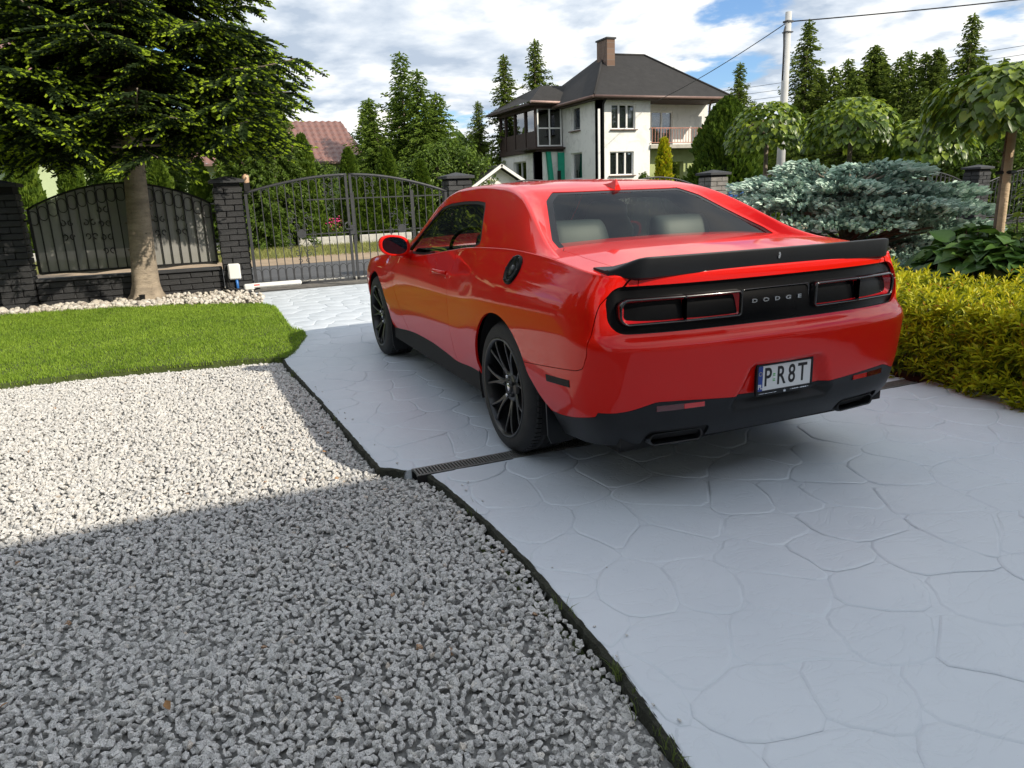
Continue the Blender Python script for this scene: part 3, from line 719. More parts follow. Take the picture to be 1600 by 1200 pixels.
# ---- wheels
def make_wheel():
    r = bpy.data.objects.new('wheel', None); COL.objects.link(r)
    R, W = .3625, .272
    # lathe about local Z = outboard axis; outboard face at z=0
    prof = [(.262, -.010), (.275, .002), (.292, .004), (.318, .002), (.338, -.006), (.350, -.018), (.3575, -.034), (.3610, -.060)]
    prof += [(R, -.075)]
    for g in (.085, .125, .165, .20): prof += [(R, -g + .006), (R - .007, -g + .004), (R - .007, -g - .004), (R, -g - .006)]
    prof += [(R - .003, -W + .05), (R - .012, -W + .03), (.33, -W), (.275, -W), (.262, -W + .012)]
    MB().lathe(prof, 72).build('tyre', M_RUB, r)
    b = MB()                                              # tread blocks: sipes across the shoulder
    for k in range(72):
        a = 2 * math.pi * (k + .5) / 72
        for z0, z1 in ((-.035, -.078), (-.205, -.235)):
            for (aa, w) in ((a, .011),):
                c, s = math.cos(aa), math.sin(aa); rr = R - .001
                u = Vector((-s, c, 0)) * w; p = Vector((c * rr, s * rr, 0)); p2 = Vector((c * (R - .012), s * (R - .012), 0)); o_ = Vector((c, s, 0)) * .0035
                V = [p - u + o_ + Vector((0, 0, z1)), p + u + o_ + Vector((0, 0, z1)), p + u + o_ + Vector((0, 0, z0 - .008)), p - u + o_ + Vector((0, 0, z0 - .008)), p - u + Vector((0, 0, z1)) - o_, p + u + Vector((0, 0, z1)) - o_, p + u * .9 + Vector((0, 0, z0)) - o_, p - u * .9 + Vector((0, 0, z0)) - o_]
                b.add(V, [(0, 1, 2, 3), (0, 4, 5, 1), (1, 5, 6, 2), (2, 6, 7, 3), (3, 7, 4, 0)])
    o = b.build('tread', M_RUB, r); o['kind'] = 'stuff'
    MB().lathe([(.276, -.002), (.274, .006), (.268, .008), (.262, .004), (.257, -.006), (.252, -.03), (.246, -.07), (.244, -.17), (.25, -.22), (.262, -.25)], 72).build('rim', M_RIM, r)
    MB().lathe([(.05, -.10), (.16, -.10), (.175, -.105), (.175, -.125), (.05, -.125)], 48).build('brake_disc', plain('brake steel', (.10, .10, .10), .4, metal=.8, var=.2), r)
    MB().box((-.15, .05, -.115), (.09, .17, .07), bev=.015).build('brake_caliper', M_DARK, r)
    MB().lathe([(.0001, -.135), (.243, -.14)], 48).build('hub_backing', M_DARK, r)
    # seven split spokes
    sp = None
    for k in range(7):
        b = MB(); a = 2 * math.pi * k / 7 + .18
        def P(rad, ang, z): return (rad * math.cos(a + ang), rad * math.sin(a + ang), z)
        for sg in (-1, 1):
            st = [(.040, .0 * sg, -.050, .020, .020), (.085, .055 * sg, -.040, .015, .020), (.125, .075 * sg, -.030, .0115, .017), (.165, .105 * sg, -.020, .0085, .014), (.205, .150 * sg, -.011, .0075, .013), (.240, .185 * sg, -.006, .0080, .013), (.258, .198 * sg, -.006, .011, .013)]
            V = []
            for (rad, ang, z, hw, th) in st:
                da = hw / rad
                V += [P(rad, ang - da, z - .004), P(rad, ang - da * .45, z), P(rad, ang + da * .45, z), P(rad, ang + da, z - .004), P(rad, ang + da * .8, z - th * 2), P(rad, ang - da * .8, z - th * 2)]
            F = []; m = len(st)
            for i in range(m - 1):
                for j in range(6): F.append((i * 6 + j, i * 6 + (j + 1) % 6, (i + 1) * 6 + (j + 1) % 6, (i + 1) * 6 + j))
            b.add(V, F, False)
        b.build('spoke', M_RIM, r)
    MB().lathe([(.088, -.060), (.084, -.044), (.070, -.040), (.040, -.043), (.036, -.036), (.033, -.030), (.030, -.028), (.0001, -.027)], 40).build('hub', M_RIM, r)
    MB().lathe([(.022, -.0275), (.020, -.025), (.0001, -.0245)], 24).build('centre_cap', M_CHR, r)
    for k in range(5):
        a = 2 * math.pi * k / 5 + .3; c = (.0575 * math.cos(a), .0575 * math.sin(a), -.045)
        MB().lathe([(.0105, 0), (.0105, .016), (.008, .022), (.0001, .024)], 10, Matrix.Translation(c)).build('lug_nut', M_CHR if k % 2 else M_RIM, r)
    return r
W0 = make_wheel(); W0.parent = CAR
def put_wheel(w, x, s, spin):
    # outboard face: local z -> +-Y
    w.location = (x, s * .925, .3625); w.rotation_mode = 'QUATERNION'
    w.rotation_quaternion = Vector((0, s, 0)).to_track_quat('Z', 'Y') @ Euler((0, 0, spin)).to_quaternion()
put_wheel(W0, 0, 1, .2)
for x, s, sp in ((2.946, 1, 1.1), (0, -1, .4), (2.946, -1, .9)):
    w = copy_tree(W0, CAR); put_wheel(w, x, s, sp)
# wheel housings and floor
for x in (0, 2.946):
    for s in (1, -1):
        Mx = Matrix.Translation((x, s * .90, .365)) @ Vector((0, -s, 0)).to_track_quat('Z', 'Y').to_matrix().to_4x4()
        b = MB(); n = 30; V = []
        for k in range(n + 1):
            a = math.radians(-22 + 224 * k / n); c_, s_ = .44 * math.cos(a), .44 * math.sin(a); V += [(x + c_, s * .90, .365 + s_), (x + c_, s * .54, .365 + s_)]
        V.append((x, s * .54, .365)); b.add(V, [(i * 2, i * 2 + 2, i * 2 + 3, i * 2 + 1) for i in range(n)] + [(i * 2 + 1, i * 2 + 3, 2 * n + 2) for i in range(n)], True); b.build('wheel_arch_liner', M_DARK, CAR)
b = MB(); b.box((1.47, 0, .26), (4.6, 1.40, .10)).box((1.47, 0, .30), (2.1, 1.78, .14)).box((-.72, 0, .40), (.50, 1.55, .22)); b.build('floor_pan', M_DARK, CAR)
# ---- cabin
b = MB(); b.box((1.0, 0, .80), (2.3, 1.50, .02)).box((2.22, 0, .90), (.34, 1.48, .16), bev=.05).box((-.12, 0, 1.02), (.42, 1.34, .08)).box((1.55, 0, .86), (1.0, .22, .2), bev=.04); b.build('cabin', M_DASH, CAR)
def seat(x, y, w, h, mat, nm, zt):
    b = MB(); V = []; F = []; st = [(x + .10, .72, w, .10), (x + .04, .95, w * 1.0, .09), (x - .02, zt - .20, w * .92, .075), (x - .05, zt - .12, w * .66, .06), (x - .06, zt - .10, w * .62, .055), (x - .065, zt - .03, w * .60, .055), (x - .065, zt, w * .42, .035)]
    n = 16
    for (xx, z, ww, d) in st:
        for k in range(n):
            a = 2 * math.pi * k / n; c, s = math.cos(a), math.sin(a); V.append((xx + d * math.copysign(abs(s)**.7, s), y + ww / 2 * math.copysign(abs(c)**.55, c), z))
    for i in range(len(st) - 1):
        for k in range(n): F.append((i * n + k, i * n + (k + 1) % n, (i + 1) * n + (k + 1) % n, (i + 1) * n + k))
    F.append(tuple((len(st) - 1) * n + k for k in range(n))); b.add(V, F, True); return b.build(nm, mat, CAR)
for y in (.37, -.37):
    seat(1.15, y, .52, .6, M_SEATD, 'front_seat', 1.31)
def hump(y, w):
    b = MB(); V = []; F = []; n = 20; m = 8
    for i in range(m + 1):
        t = i / m; z = .98 + .245 * math.sin(t * math.pi / 2)**.9; ww = w / 2 * (1 - .26 * t**2.2 if t < .97 else .5); d = .085 * (1 - .45 * t * t) if t < .97 else .02
        for k in range(n):
            a = 2 * math.pi * k / n; c, s = math.cos(a), math.sin(a); V.append((.18 + .06 * t + d * math.copysign(abs(s)**.7, s), y + ww * math.copysign(abs(c)**.5, c), z))
    for i in range(m):
        for k in range(n): F.append((i * n + k, i * n + (k + 1) % n, (i + 1) * n + (k + 1) % n, (i + 1) * n + k))
    F.append(tuple(m * n + k for k in range(n))); b.add(V, F, True); b.build('rear_headrest', M_LEATH, CAR)
hump(.36, .42); hump(-.36, .42)
b = MB(); b.tube([(1.90 + .0 * math.cos(t), .37 + .18 * math.cos(t), .98 + .16 * math.sin(t)) for t in np.linspace(0, 2 * math.pi, 25)], .014, 8); b.build('steering_wheel', M_DASH, CAR)
b = MB(); b.box((.36, 0, 1.372), (.03, .20, .022)); b.build('high_brake_light', M_LRED, CAR)
MB().box((1.72, 0, 1.36), (.03, .22, .06), bev=.01).build('rear_view_mirror', M_DASH, CAR)
# ================================================================= setting: ground, driveway, gravel, lawn, street
PI = math.pi
def struct(o): o['kind'] = 'structure'; return o
M_SOIL = plain('dark soil', (.045, .036, .026), .95, var=.4, scale=12, bump=.6, bscale=40)
M_EARTH = plain('rough grass ground', (.07, .09, .03), .95, var=.4, scale=.6, bump=.4, bscale=12)
g = MB()
gv = [(x, y, -.085) for x in np.linspace(-260, 420, 18) for y in np.linspace(-340, 340, 18)]
g.add(gv, [(i * 18 + j, i * 18 + 18 + j, i * 18 + 19 + j, i * 18 + j + 1) for i in range(17) for j in range(17)])
struct(g.build('ground', M_EARTH))
# painted stamped concrete: a slab carrying irregular flagstones
def mat_drive():
    s = NT('grey painted stamped concrete'); v = s.wpos()
    n1 = s.noise(v, 1.3, 5, .6); n2 = s.noise(v, 9, 6, .6); n3 = s.noise(v, 45, 5, .65); sp = s.noise(v, 420, 2, .5)
    c = s.mix(s.ramp(n1, [(.3, (0, 0, 0)), (.7, (1, 1, 1))]), (.56, .615, .68), (.62, .67, .73))
    c = s.mix(s.ramp(s.noise(v, 3.1, 8, .7, 1.5), [(.62, (0, 0, 0)), (.80, (.22, .22, .22))]), c, (.52, .56, .61))
    c = s.mix(s.ramp(sp, [(.70, (0, 0, 0)), (.76, (.5, .5, .5))]), c, (.25, .23, .2))
    # long soft creases left by the stamp mat
    mp = s.n('ShaderNodeMapping'); mp.inputs['Scale'].default_value = (1.0, .45, 1); mp.inputs['Rotation'].default_value = (0, 0, .5); s.L(v, mp.inputs[0])
    cr_ = s.noise(mp.outputs[0], 5.5, 3, .55, 2.2); rid = s.math('ABSOLUTE', s.math('SUBTRACT', cr_, .5)); ridr = s.ramp(rid, [(0, (0, 0, 0)), (.035, (1, 1, 1))], 'EASE')
    h = s.math('ADD', s.math('MULTIPLY', ridr, .25), s.math('MULTIPLY', n2, .55)); h = s.math('ADD', h, s.math('MULTIPLY', n3, .12))
    s.set(Base_Color=c, Roughness=s.ramp(n2, [(.3, (.36, .36, .36)), (.7, (.52, .52, .52))]), Normal=s.bump(h, .28, .013)); s.p.inputs['Specular IOR Level'].default_value = .42
    return s.m
M_DRV = mat_drive()
M_DRVJ = plain('painted joint', (.46, .505, .55), .5, var=.08, scale=20, bump=.2, bscale=80, kind='Object')
edgeA = [(-6.6, -2.3), (-.135, -2.15), (-.135, 1.405), (-.30, 1.385), (-.8, 1.345), (-1.2, 1.332), (-1.9, 1.355), (-2.35, 1.41), (-3.2, 1.55), (-6.6, 2.2)]
edgeB = [(-.02, -2.15), (4, -2.2), (8.88, -2.25), (8.88, 1.78), (8.4, 1.76), (3.0, 1.76), (1.73, 1.685), (.57, 1.635), (.10, 1.615), (-.02, 1.50)]
b = MB(); b.prism([(-6.7, -9.0)] + [(-.135, -9.0)] + edgeA[2:], -.084, -.0045); b.prism(edgeB, -.084, -.0045)
# rippled dark slab edge follows the outline
DRV = struct(b.build('driveway', M_DRV))
def clip_poly(P, a, b):
    """keep left of a->b"""
    o = []; n = len(P)
    for i in range(n):
        p, q = P[i], P[(i + 1) % n]; dp = (b[0] - a[0]) * (p[1] - a[1]) - (b[1] - a[1]) * (p[0] - a[0]); dq = (b[0] - a[0]) * (q[1] - a[1]) - (b[1] - a[1]) * (q[0] - a[0])
        if dp >= 0: o.append(p)
        if (dp >= 0) != (dq >= 0):
            t = dp / (dp - dq); o.append((p[0] + t * (q[0] - p[0]), p[1] + t * (q[1] - p[1])))
    return o
def inset(P, d):
    Q = P
    n = len(P)
    for i in range(n):
        a, b_ = P[i], P[(i + 1) % n]; L = math.hypot(b_[0] - a[0], b_[1] - a[1])
        if L < 1e-6: continue
        nx, ny = -(b_[1] - a[1]) / L * d, (b_[0] - a[0]) / L * d; Q = clip_poly(Q, (a[0] + nx, a[1] + ny), (b_[0] + nx, b_[1] + ny))
        if len(Q) < 3: return []
    return Q
def area(P): return .5 * sum(P[i][0] * P[(i + 1) % len(P)][1] - P[(i + 1) % len(P)][0] * P[i][1] for i in range(len(P)))
STN = []
WOB = lambda x, y: (x + .016 * math.sin(y * 9.1 + 1.3 * math.sin(x * 6)) + .008 * math.sin(y * 23 + x * 11), y + .016 * math.sin(x * 8.3 + 1.1 * math.sin(y * 7)) + .008 * math.sin(x * 21 - y * 13))
def flagstones(region, x0, x1, y0, y1, seed, edge=None):
    rr = random.Random(seed); S = []; st = .325
    j = 0
    y = y0
    while y < y1 + st:
        x = x0 + (st * .5 if j % 2 else 0)
        while x < x1 + st:
            S.append((x + rr.uniform(-.13, .13), y + rr.uniform(-.11, .11))); x += st * 1.05
        y += st * .86; j += 1
    for i, s in enumerate(S):
        P = [(s[0] - 1.2, s[1] - 1.2), (s[0] + 1.2, s[1] - 1.2), (s[0] + 1.2, s[1] + 1.2), (s[0] - 1.2, s[1] + 1.2)]
        for k, t in enumerate(S):
            dx, dy = t[0] - s[0], t[1] - s[1]
            if k == i or dx * dx + dy * dy > 1.8: continue
            m = ((s[0] + t[0]) / 2, (s[1] + t[1]) / 2); P = clip_poly(P, m, (m[0] - dy, m[1] + dx))
            if len(P) < 3: break
        if len(P) < 3: continue
        for k in range(len(region)):
            P = clip_poly(P, region[k], region[(k + 1) % len(region)])
            if len(P) < 3: break
        for a_, c_ in zip(edge or [], (edge or [])[1:]):
            if len(P) < 3: break
            if min(p[0] for p in P) < max(a_[0], c_[0]) and max(p[0] for p in P) > min(a_[0], c_[0]): P = clip_poly(P, a_, c_)
        if len(P) < 3: continue
        # drop tiny edges, cut corners
        Q = [P[k] for k in range(len(P)) if math.hypot(P[k][0] - P[k - 1][0], P[k][1] - P[k - 1][1]) > .035]
        if len(Q) < 3 or area(Q) < .012: continue
        C = []
        for k in range(len(Q)):
            a, c = Q[k], Q[(k + 1) % len(Q)]; L = math.hypot(c[0] - a[0], c[1] - a[1]); t = min(.25, .035 / L)
            for u in ((t, .5, 1 - t) if L > .12 else (t, 1 - t)):
                p = (a[0] + (c[0] - a[0]) * u, a[1] + (c[1] - a[1]) * u); w_ = WOB(*p); e_ = min(1, max(0, -float(sd_poly([p], region)[0]) / .08)) if edge is None else min(1, max(0, (float(np.interp(p[0], EX, EY)) - p[1]) / .08), max(0, (-.135 - p[0]) / .08)); C.append((p[0] + (w_[0] - p[0]) * e_, p[1] + (w_[1] - p[1]) * e_))
        cx_, cy_ = sum(p[0] for p in C) / len(C), sum(p[1] for p in C) / len(C); dz = rr.uniform(-.0012, .0012)
        tx, ty = rr.uniform(-.0025, .0025), rr.uniform(-.0025, .0025)
        V = []; NN = []; n = len(C)
        for d, z, up_ in ((.0008, -.0042, .90), (.0055, -.0016, .93), (.015, 0, 1.0)):
            for p in C:
                L = math.hypot(p[0] - cx_, p[1] - cy_); ux, uy = (p[0] - cx_) / L, (p[1] - cy_) / L; q = (p[0] - ux * d, p[1] - uy * d)
                V.append((q[0] - cx_, q[1] - cy_, z + dz + (q[0] - cx_) * tx + (q[1] - cy_) * ty)); h_ = math.sqrt(1 - up_ * up_); NN.append((ux * h_, uy * h_, up_))
        F = [(r * n + k, r * n + (k + 1) % n, (r + 1) * n + (k + 1) % n, (r + 1) * n + k) for r in range(2) for k in range(n)] + [tuple(2 * n + k for k in range(n))]
        me = bpy.data.meshes.new('stone'); me.from_pydata(V, [], F); me.polygons.foreach_set('use_smooth', [True] * len(F)); me.update()
        me.normals_split_custom_set_from_vertices(NN); STN.append((math.hypot(cx_ + 3.55, cy_ - 2.36), me, cx_, cy_))
convA = [(-4.2, -2.6), (-.135, -2.6), (-.135, 1.402), (-.30, 1.382), (-.9, 1.345), (-4.2, 1.345)]
convA2 = edgeA[3:9]
EL = [(-.135, 1.405), (-.30, 1.385), (-.8, 1.345), (-1.2, 1.332), (-1.9, 1.355), (-2.35, 1.41), (-3.2, 1.55), (-3.8, 1.66)]; EX = [p[0] for p in EL[::-1]]; EY = [p[1] for p in EL[::-1]]
flagstones([(-3.8, -.6), (-1.6, -2.7), (-.135, -2.7), (-.135, 1.7), (-3.8, 1.7)], -3.9, .2, -2.8, 1.8, 3, EL)
# narrow band along the curved rear part of the edge
flagstones([(-.02, -2.18), (8.86, -2.2), (8.86, 1.77), (3.0, 1.755), (.10, 1.61), (-.02, 1.50)], -.3, 9.0, -2.3, 1.9, 5)
STN.sort(key=lambda q: q[0]); jm = MB()
for k, (_, me, x, y) in enumerate(STN):
    if k < 300: link('stone', me, M_DRV, DRV, loc=(x, y, 0))
    else: jm.add([(v.co.x + x, v.co.y + y, v.co.z) for v in me.vertices], [tuple(p.vertices) for p in me.polygons], True)
if jm.f:
    o = jm.build('far_stones', M_DRV, DRV); o['kind'] = 'stuff'; o.data.set_sharp_from_angle(angle=1.2)
print('stones', len(STN))
# slab edge, mossy and dark
M_EDGE = plain('mossy slab edge', (.030, .032, .022), .95, var=.5, scale=30, bump=.8, bscale=120)
b = MB(); E_ = [(-3.6, 1.63), (-3.2, 1.55), (-2.35, 1.41), (-1.9, 1.357), (-1.2, 1.334), (-.8, 1.347), (-.30, 1.388), (-.13, 1.408)]
E2 = [(-.02, 1.50), (.10, 1.617), (.57, 1.638), (1.73, 1.688), (3.0, 1.763), (3.5, 1.765)]
for E0 in (E_, E2):
    P = []
    for a, c in zip(E0, E0[1:]):
        m = max(1, int(math.hypot(c[0] - a[0], c[1] - a[1]) / .03)); P += [(a[0] + (c[0] - a[0]) * k / m, a[1] + (c[1] - a[1]) * k / m) for k in range(m)]
    P.append(E0[-1]); n = len(P); V = []
    for x, y in P: V += [(x, y - .004, -.002 - random.uniform(0, .004)), (x, y + .008 + random.uniform(0, .010), -.006 - random.uniform(0, .012)), (x, y + .010 + random.uniform(0, .014), -.09)]
    b.add(V, [(i * 3 + j, i * 3 + 3 + j, i * 3 + 4 + j, i * 3 + 1 + j) for i in range(n - 1) for j in range(2)])
b.build('slab_edge', M_EDGE, DRV)
# drain channel with a slotted grate
M_ZINC = plain('weathered galvanised grate', (.20, .20, .19), .55, metal=.5, var=.3, scale=40, bump=.2, bscale=200)
DR = empty('drain_channel', (-.078, 0, 0), 0, 'narrow slotted metal drain channel running across the driveway under the rear wheel', 'drain')
y0d, y1d = -2.15, 1.475; Ld = y1d - y0d; ym = (y0d + y1d) / 2
MB().box((0, ym, -.085), (.118, Ld, .04)).box((-.056, ym, -.045), (.006, Ld, .085)).box((.056, ym, -.045), (.006, Ld, .085)).build('channel', M_DARK, DR)
MB().box((-.0485, ym, -.004), (.013, Ld, .010)).box((.0485, ym, -.004), (.013, Ld, .010)).build('grate_frame', M_ZINC, DR)
sl = MB().box((0, 0, 0), (.084, .0085, .012)).mesh('slat'); sl.materials.append(M_ZINC)
k = 0; yy = y1d - .01; rest_ = MB()
while yy > y0d + .02:
    if k < 130: link('slat', sl, None, DR, loc=(0, yy, -.004))
    else: rest_.box((0, yy, -.004), (.084, .0085, .012))
    k += 1; yy -= .0175
o = rest_.build('far_slats', M_ZINC, DR); o['kind'] = 'stuff'
# ---- gravel bed of crushed granite
def rock_variants(n, pts=11, seed=1, flat=(.62, .9)):
    rr = random.Random(seed); out = []
    for _ in range(n):
        bm = bmesh.new(); sx, sy, sz = 1, rr.uniform(.55, .95), rr.uniform(*flat) * .8
        for _ in range(pts):
            v = Vector((rr.gauss(0, 1), rr.gauss(0, 1), rr.gauss(0, 1))).normalized() * rr.uniform(.86, 1.0); bm.verts.new((v.x * sx, v.y * sy, v.z * sz))
        r_ = bmesh.ops.convex_hull(bm, input=bm.verts); bmesh.ops.delete(bm, geom=[e for e in r_['geom_interior'] if isinstance(e, bmesh.types.BMVert)], context='VERTS')
        bmesh.ops.triangulate(bm, faces=bm.faces); bm.verts.ensure_lookup_table(); bm.verts.index_update()
        out.append((np.array([v.co[:] for v in bm.verts]), np.array([[v.index for v in f.verts] for f in bm.faces]))); bm.free()
    return out
def rot_mats(n, full=True):
    q = rng.normal(size=(n, 4)); 
    if not full: q[:, 1:3] *= .35
    q /= np.linalg.norm(q, axis=1)[:, None]; w, x, y, z = q.T
    return np.stack([1 - 2 * (y * y + z * z), 2 * (x * y - z * w), 2 * (x * z + y * w), 2 * (x * y + z * w), 1 - 2 * (x * x + z * z), 2 * (y * z - x * w), 2 * (x * z - y * w), 2 * (y * z + x * w), 1 - 2 * (x * x + y * y)], 1).reshape(n, 3, 3)
def scatter(variants, P, size, tint, R=None):
    """tile variant meshes over points"""
    n = len(P); R = rot_mats(n) if R is None else R; which = rng.integers(0, len(variants), n); Vs = []; Ts = []; Cs = []; off_ = 0
    for i, (V, T) in enumerate(variants):
        m = np.where(which == i)[0]
        if not len(m): continue
        W = np.einsum('nij,vj->nvi', R[m] * size[m][:, None, None], V) + P[m][:, None, :]
        Vs.append(W.reshape(-1, 3)); Ts.append((T[None] + (np.arange(len(m)) * len(V))[:, None, None]).reshape(-1, T.shape[1]) + off_); Cs.append(np.repeat(tint[m], len(V))); off_ += len(m) * len(V)
    return np.concatenate(Vs), np.concatenate(Ts), np.concatenate(Cs)
STRAY = []
def mat_gravel():
    s = NT('crushed grey granite'); at = s.n('ShaderNodeAttribute', attribute_name='tint'); v = s.pos()
    base = s.ramp(at.outputs['Fac'], [(0, (.34, .34, .34)), (.3, (.49, .485, .475)), (.72, (.60, .59, .57)), (.93, (.69, .65, .59)), (.985, (.40, .27, .17)), (1, (.36, .21, .11))])
    sp = s.noise(v, 210, 3, .62); c = s.mix(s.ramp(sp, [(.38, (.8, .8, .8)), (.44, (0, 0, 0))]), base, (.12, .12, .125)); c = s.mix(s.ramp(sp, [(.57, (0, 0, 0)), (.64, (.6, .6, .6))]), c, (.86, .86, .85))
    s.set(Base_Color=c, Roughness=.8, Normal=s.bump(s.noise(v, 300, 3, .6), .35, .003)); return s.m
gx0, gx1, gy0, gy1 = -2.75, 3.62, 1.33, 5.6
P = []; sp_ = .0208
nx, ny = int((gx1 - gx0) / sp_), int((gy1 - gy0) / sp_)
X, Y = np.meshgrid(gx0 + (np.arange(nx) + .5) * sp_, gy0 + (np.arange(ny) + .5) * sp_, indexing='ij'); X = X.ravel() + rng.uniform(-.009, .009, nx * ny); Y = Y.ravel() + rng.uniform(-.009, .009, nx * ny)
camx, camy = -3.555, 2.357
edge_y = np.interp(X, [-3.6, -3.2, -2.35, -1.9, -1.2, -.8, -.3, -.13, -.02, .1, .57, 1.73, 3.0, 3.7], [1.63, 1.55, 1.41, 1.357, 1.334, 1.347, 1.388, 1.42, 1.50, 1.617, 1.638, 1.688, 1.763, 1.76])
far_x = 3.42 + .07 * np.sin(Y * 2.1) + .05 * (Y - 2)
left_y = 2.357 + (X + 3.555) * .26 + 1.55     # margin beyond the left frame edge
keep = (Y > edge_y + .016) & (X < far_x) & (Y < left_y - .55) & (X > -2.55 + np.abs(Y - 2.0) * .30)
X, Y = X[keep], Y[keep]; dens = rng.random(len(X)) < .93; X, Y = X[dens], Y[dens]
Z = -.034 + .010 * np.sin(X * 2.3 + 1) * np.sin(Y * 2.9) + rng.uniform(-.006, .007, len(X)) - .008 * np.exp(-((Y - np.interp(X, [-3, 3.6], [1.4, 1.76])) / .07)**2) - .006
size = rng.uniform(.0140, .0205, len(X)) * np.where(rng.random(len(X)) < .12, 1.22, 1)
tint = np.clip(rng.normal(.52, .15, len(X)), 0, .95); tint[rng.random(len(X)) < .0012] = 1.0
V, T, C = scatter(rock_variants(16, 12), np.stack([X, Y, Z], 1), size, tint, rot_mats(len(X), False))
M_GRAV = mat_gravel(); _k = rock_variants(5, 10, 9)
for i in range(26):
    t = random.random(); x = -2.3 + 4.6 * t; Y0 = float(np.interp(x, [-3.2, -2.35, -1.2, -.3, .1, 1.73, 3], [1.55, 1.41, 1.33, 1.38, 1.61, 1.68, 1.76])); s_ = random.uniform(.005, .011); V_, T_ = _k[i % 5]
    if -.16 < x < .02: continue
    STRAY.append((V_ * s_ + [x, Y0 - abs(random.gauss(.01, .10)) - .012, s_ * .45], T_))
_o = len(V)
for v_, t_ in STRAY: V = np.vstack([V, v_]); T = np.vstack([T, t_ + _o]); C = np.r_[C, np.full(len(v_), .5)]; _o += len(v_)
gr = link('gravel', fast_mesh('gravel', V, T, col=C), M_GRAV); tag(gr, 'crushed pale grey granite gravel beside the driveway', 'gravel', kind='stuff')
struct(MB().prism([(-6.6, 1.25), (3.9, 1.6), (4.2, 9), (-6.6, 9)], -.083, -.054).build('gravel_base', plain('gravel bed', (.19, .19, .185), .95, var=.5, scale=60, bump=.8, bscale=60)))
# ---- lawn
def mat_grass(name, lo, hi):
    s = NT(name); at = s.n('ShaderNodeAttribute', attribute_name='tint'); v = s.wpos(); n = s.noise(v, .9, 5, .7, .8); n2 = s.noise(v, 5, 4, .6)
    f = s.math('ADD', s.math('MULTIPLY', at.outputs['Fac'], .35), s.math('ADD', s.math('MULTIPLY', n, .62), s.math('MULTIPLY', n2, .32)))
    s.set(Base_Color=s.ramp(f, [(.38, lo), (.88, hi)]), Roughness=.6); s.p.inputs['Specular IOR Level'].default_value = .3
    tr = s.n('ShaderNodeBsdfTranslucent'); s.L(s.ramp(f, [(.25, tuple(x * 1.2 for x in lo)), (.8, tuple(x * 1.1 for x in hi))]), tr.inputs[0])
    mx = s.n('ShaderNodeMixShader'); mx.inputs[0].default_value = .3; s.L(s.p.outputs[0], mx.inputs[1]); s.L(tr.outputs[0], mx.inputs[2]); s.L(mx.outputs[0], s.o.inputs[0]); return s.m
def blades(P, h, w, tint, lean=.5):
    n = len(P); a = rng.uniform(0, 2 * PI, n); u = np.stack([np.cos(a), np.sin(a), np.zeros(n)], 1) * w[:, None]; b_ = rng.uniform(0, 2 * PI, n); l = rng.uniform(.1, lean, n) * h
    t = np.stack([np.cos(b_) * l, np.sin(b_) * l, h], 1); m = t * .55; m[:, :2] *= .6
    V = np.stack([P - u, P + u, P + m + u * .8, P + m - u * .8, P + t], 1).reshape(-1, 3); i = np.arange(n)[:, None] * 5
    Q = i + np.array([[0, 1, 2, 3]]); T = i + np.array([[3, 2, 4]]); return V, T, Q, np.repeat(tint, 5)
lawnP = [(3.40, 2.05), (3.28, 1.75), (3.45, 1.66), (3.8, 1.56), (4.3, 1.42), (4.65, 1.40), (4.95, 1.50), (5.6, 1.49), (6.9, 1.48), (7.28, 1.60), (7.42, 1.75), (8.0, 2.8), (8.36, 3.8), (8.55, 5.0), (8.7, 9.0), (3.7, 9.0), (3.55, 4.0), (3.58, 3.05)]
def in_poly(X, Y, poly, m=0): return sd_poly(np.stack([X, Y], 1), poly) < -m
b = MB(); b.prism(lawnP[::-1] if area(lawnP) < 0 else lawnP, -.08, .008); struct(b.build('lawn_soil', plain('lawn thatch', (.06, .085, .02), .95, var=.4, scale=14, bump=.7, bscale=90)))
n = 175000; X = rng.uniform(3.2, 8.7, n); Y = rng.uniform(1.35, 7.2, n); k = in_poly(X, Y, lawnP, -.012) & (Y < 2.357 + (X + 3.555) * .34 + .25); X, Y = X[k], Y[k]
d = sd_poly(np.stack([X, Y], 1), lawnP); h = rng.uniform(.016, .033, len(X)) * np.where(d > -.05, 1.35, 1) * (1 + .25 * np.sin(X * 5 + Y * 3) * np.sin(Y * 4.1))
V, T, Q, C = blades(np.stack([X, Y, np.full(len(X), .006 - .02 * (d > 0))], 1), h, rng.uniform(.0022, .0042, len(X)), rng.random(len(X)), .75)
M_GRASS = mat_grass('lawn grass', (.10, .19, .014), (.31, .45, .05))
o = link('lawn', fast_mesh('lawn', V, T, Q, col=C), M_GRASS); tag(o, 'short bright green lawn between the gravel and the pebble strip', 'lawn', kind='stuff')
# ---- river pebbles in front of the wall
def mat_pebble():
    s = NT('pale river pebbles'); at = s.n('ShaderNodeAttribute', attribute_name='tint'); v = s.pos(); n = s.noise(v, 40, 4, .6)
    c = s.ramp(at.outputs['Fac'], [(0, (.26, .20, .17)), (.15, (.42, .37, .31)), (.6, (.56, .52, .45)), (1, (.66, .64, .60))]); s.set(Base_Color=s.mix(.35, c, s.ramp(n, [(.3, (.35, .32, .28)), (.7, (.7, .68, .62))])), Roughness=.65); return s.m
def ico(level=1):
    bm = bmesh.new(); bmesh.ops.create_icosphere(bm, subdivisions=level, radius=1); V = np.array([v.co[:] for v in bm.verts]); T = np.array([[v.index for v in f.verts] for f in bm.faces]); bm.free(); return V, T
pv = []
V0, T0 = ico(2)
for k in range(6):
    s_ = np.array([1, rng.uniform(.62, .9), rng.uniform(.45, .65)]); pv.append((V0 * s_ * (1 + .08 * np.sin(V0[:, [1, 2, 0]] * 3 + k)), T0))
P = []
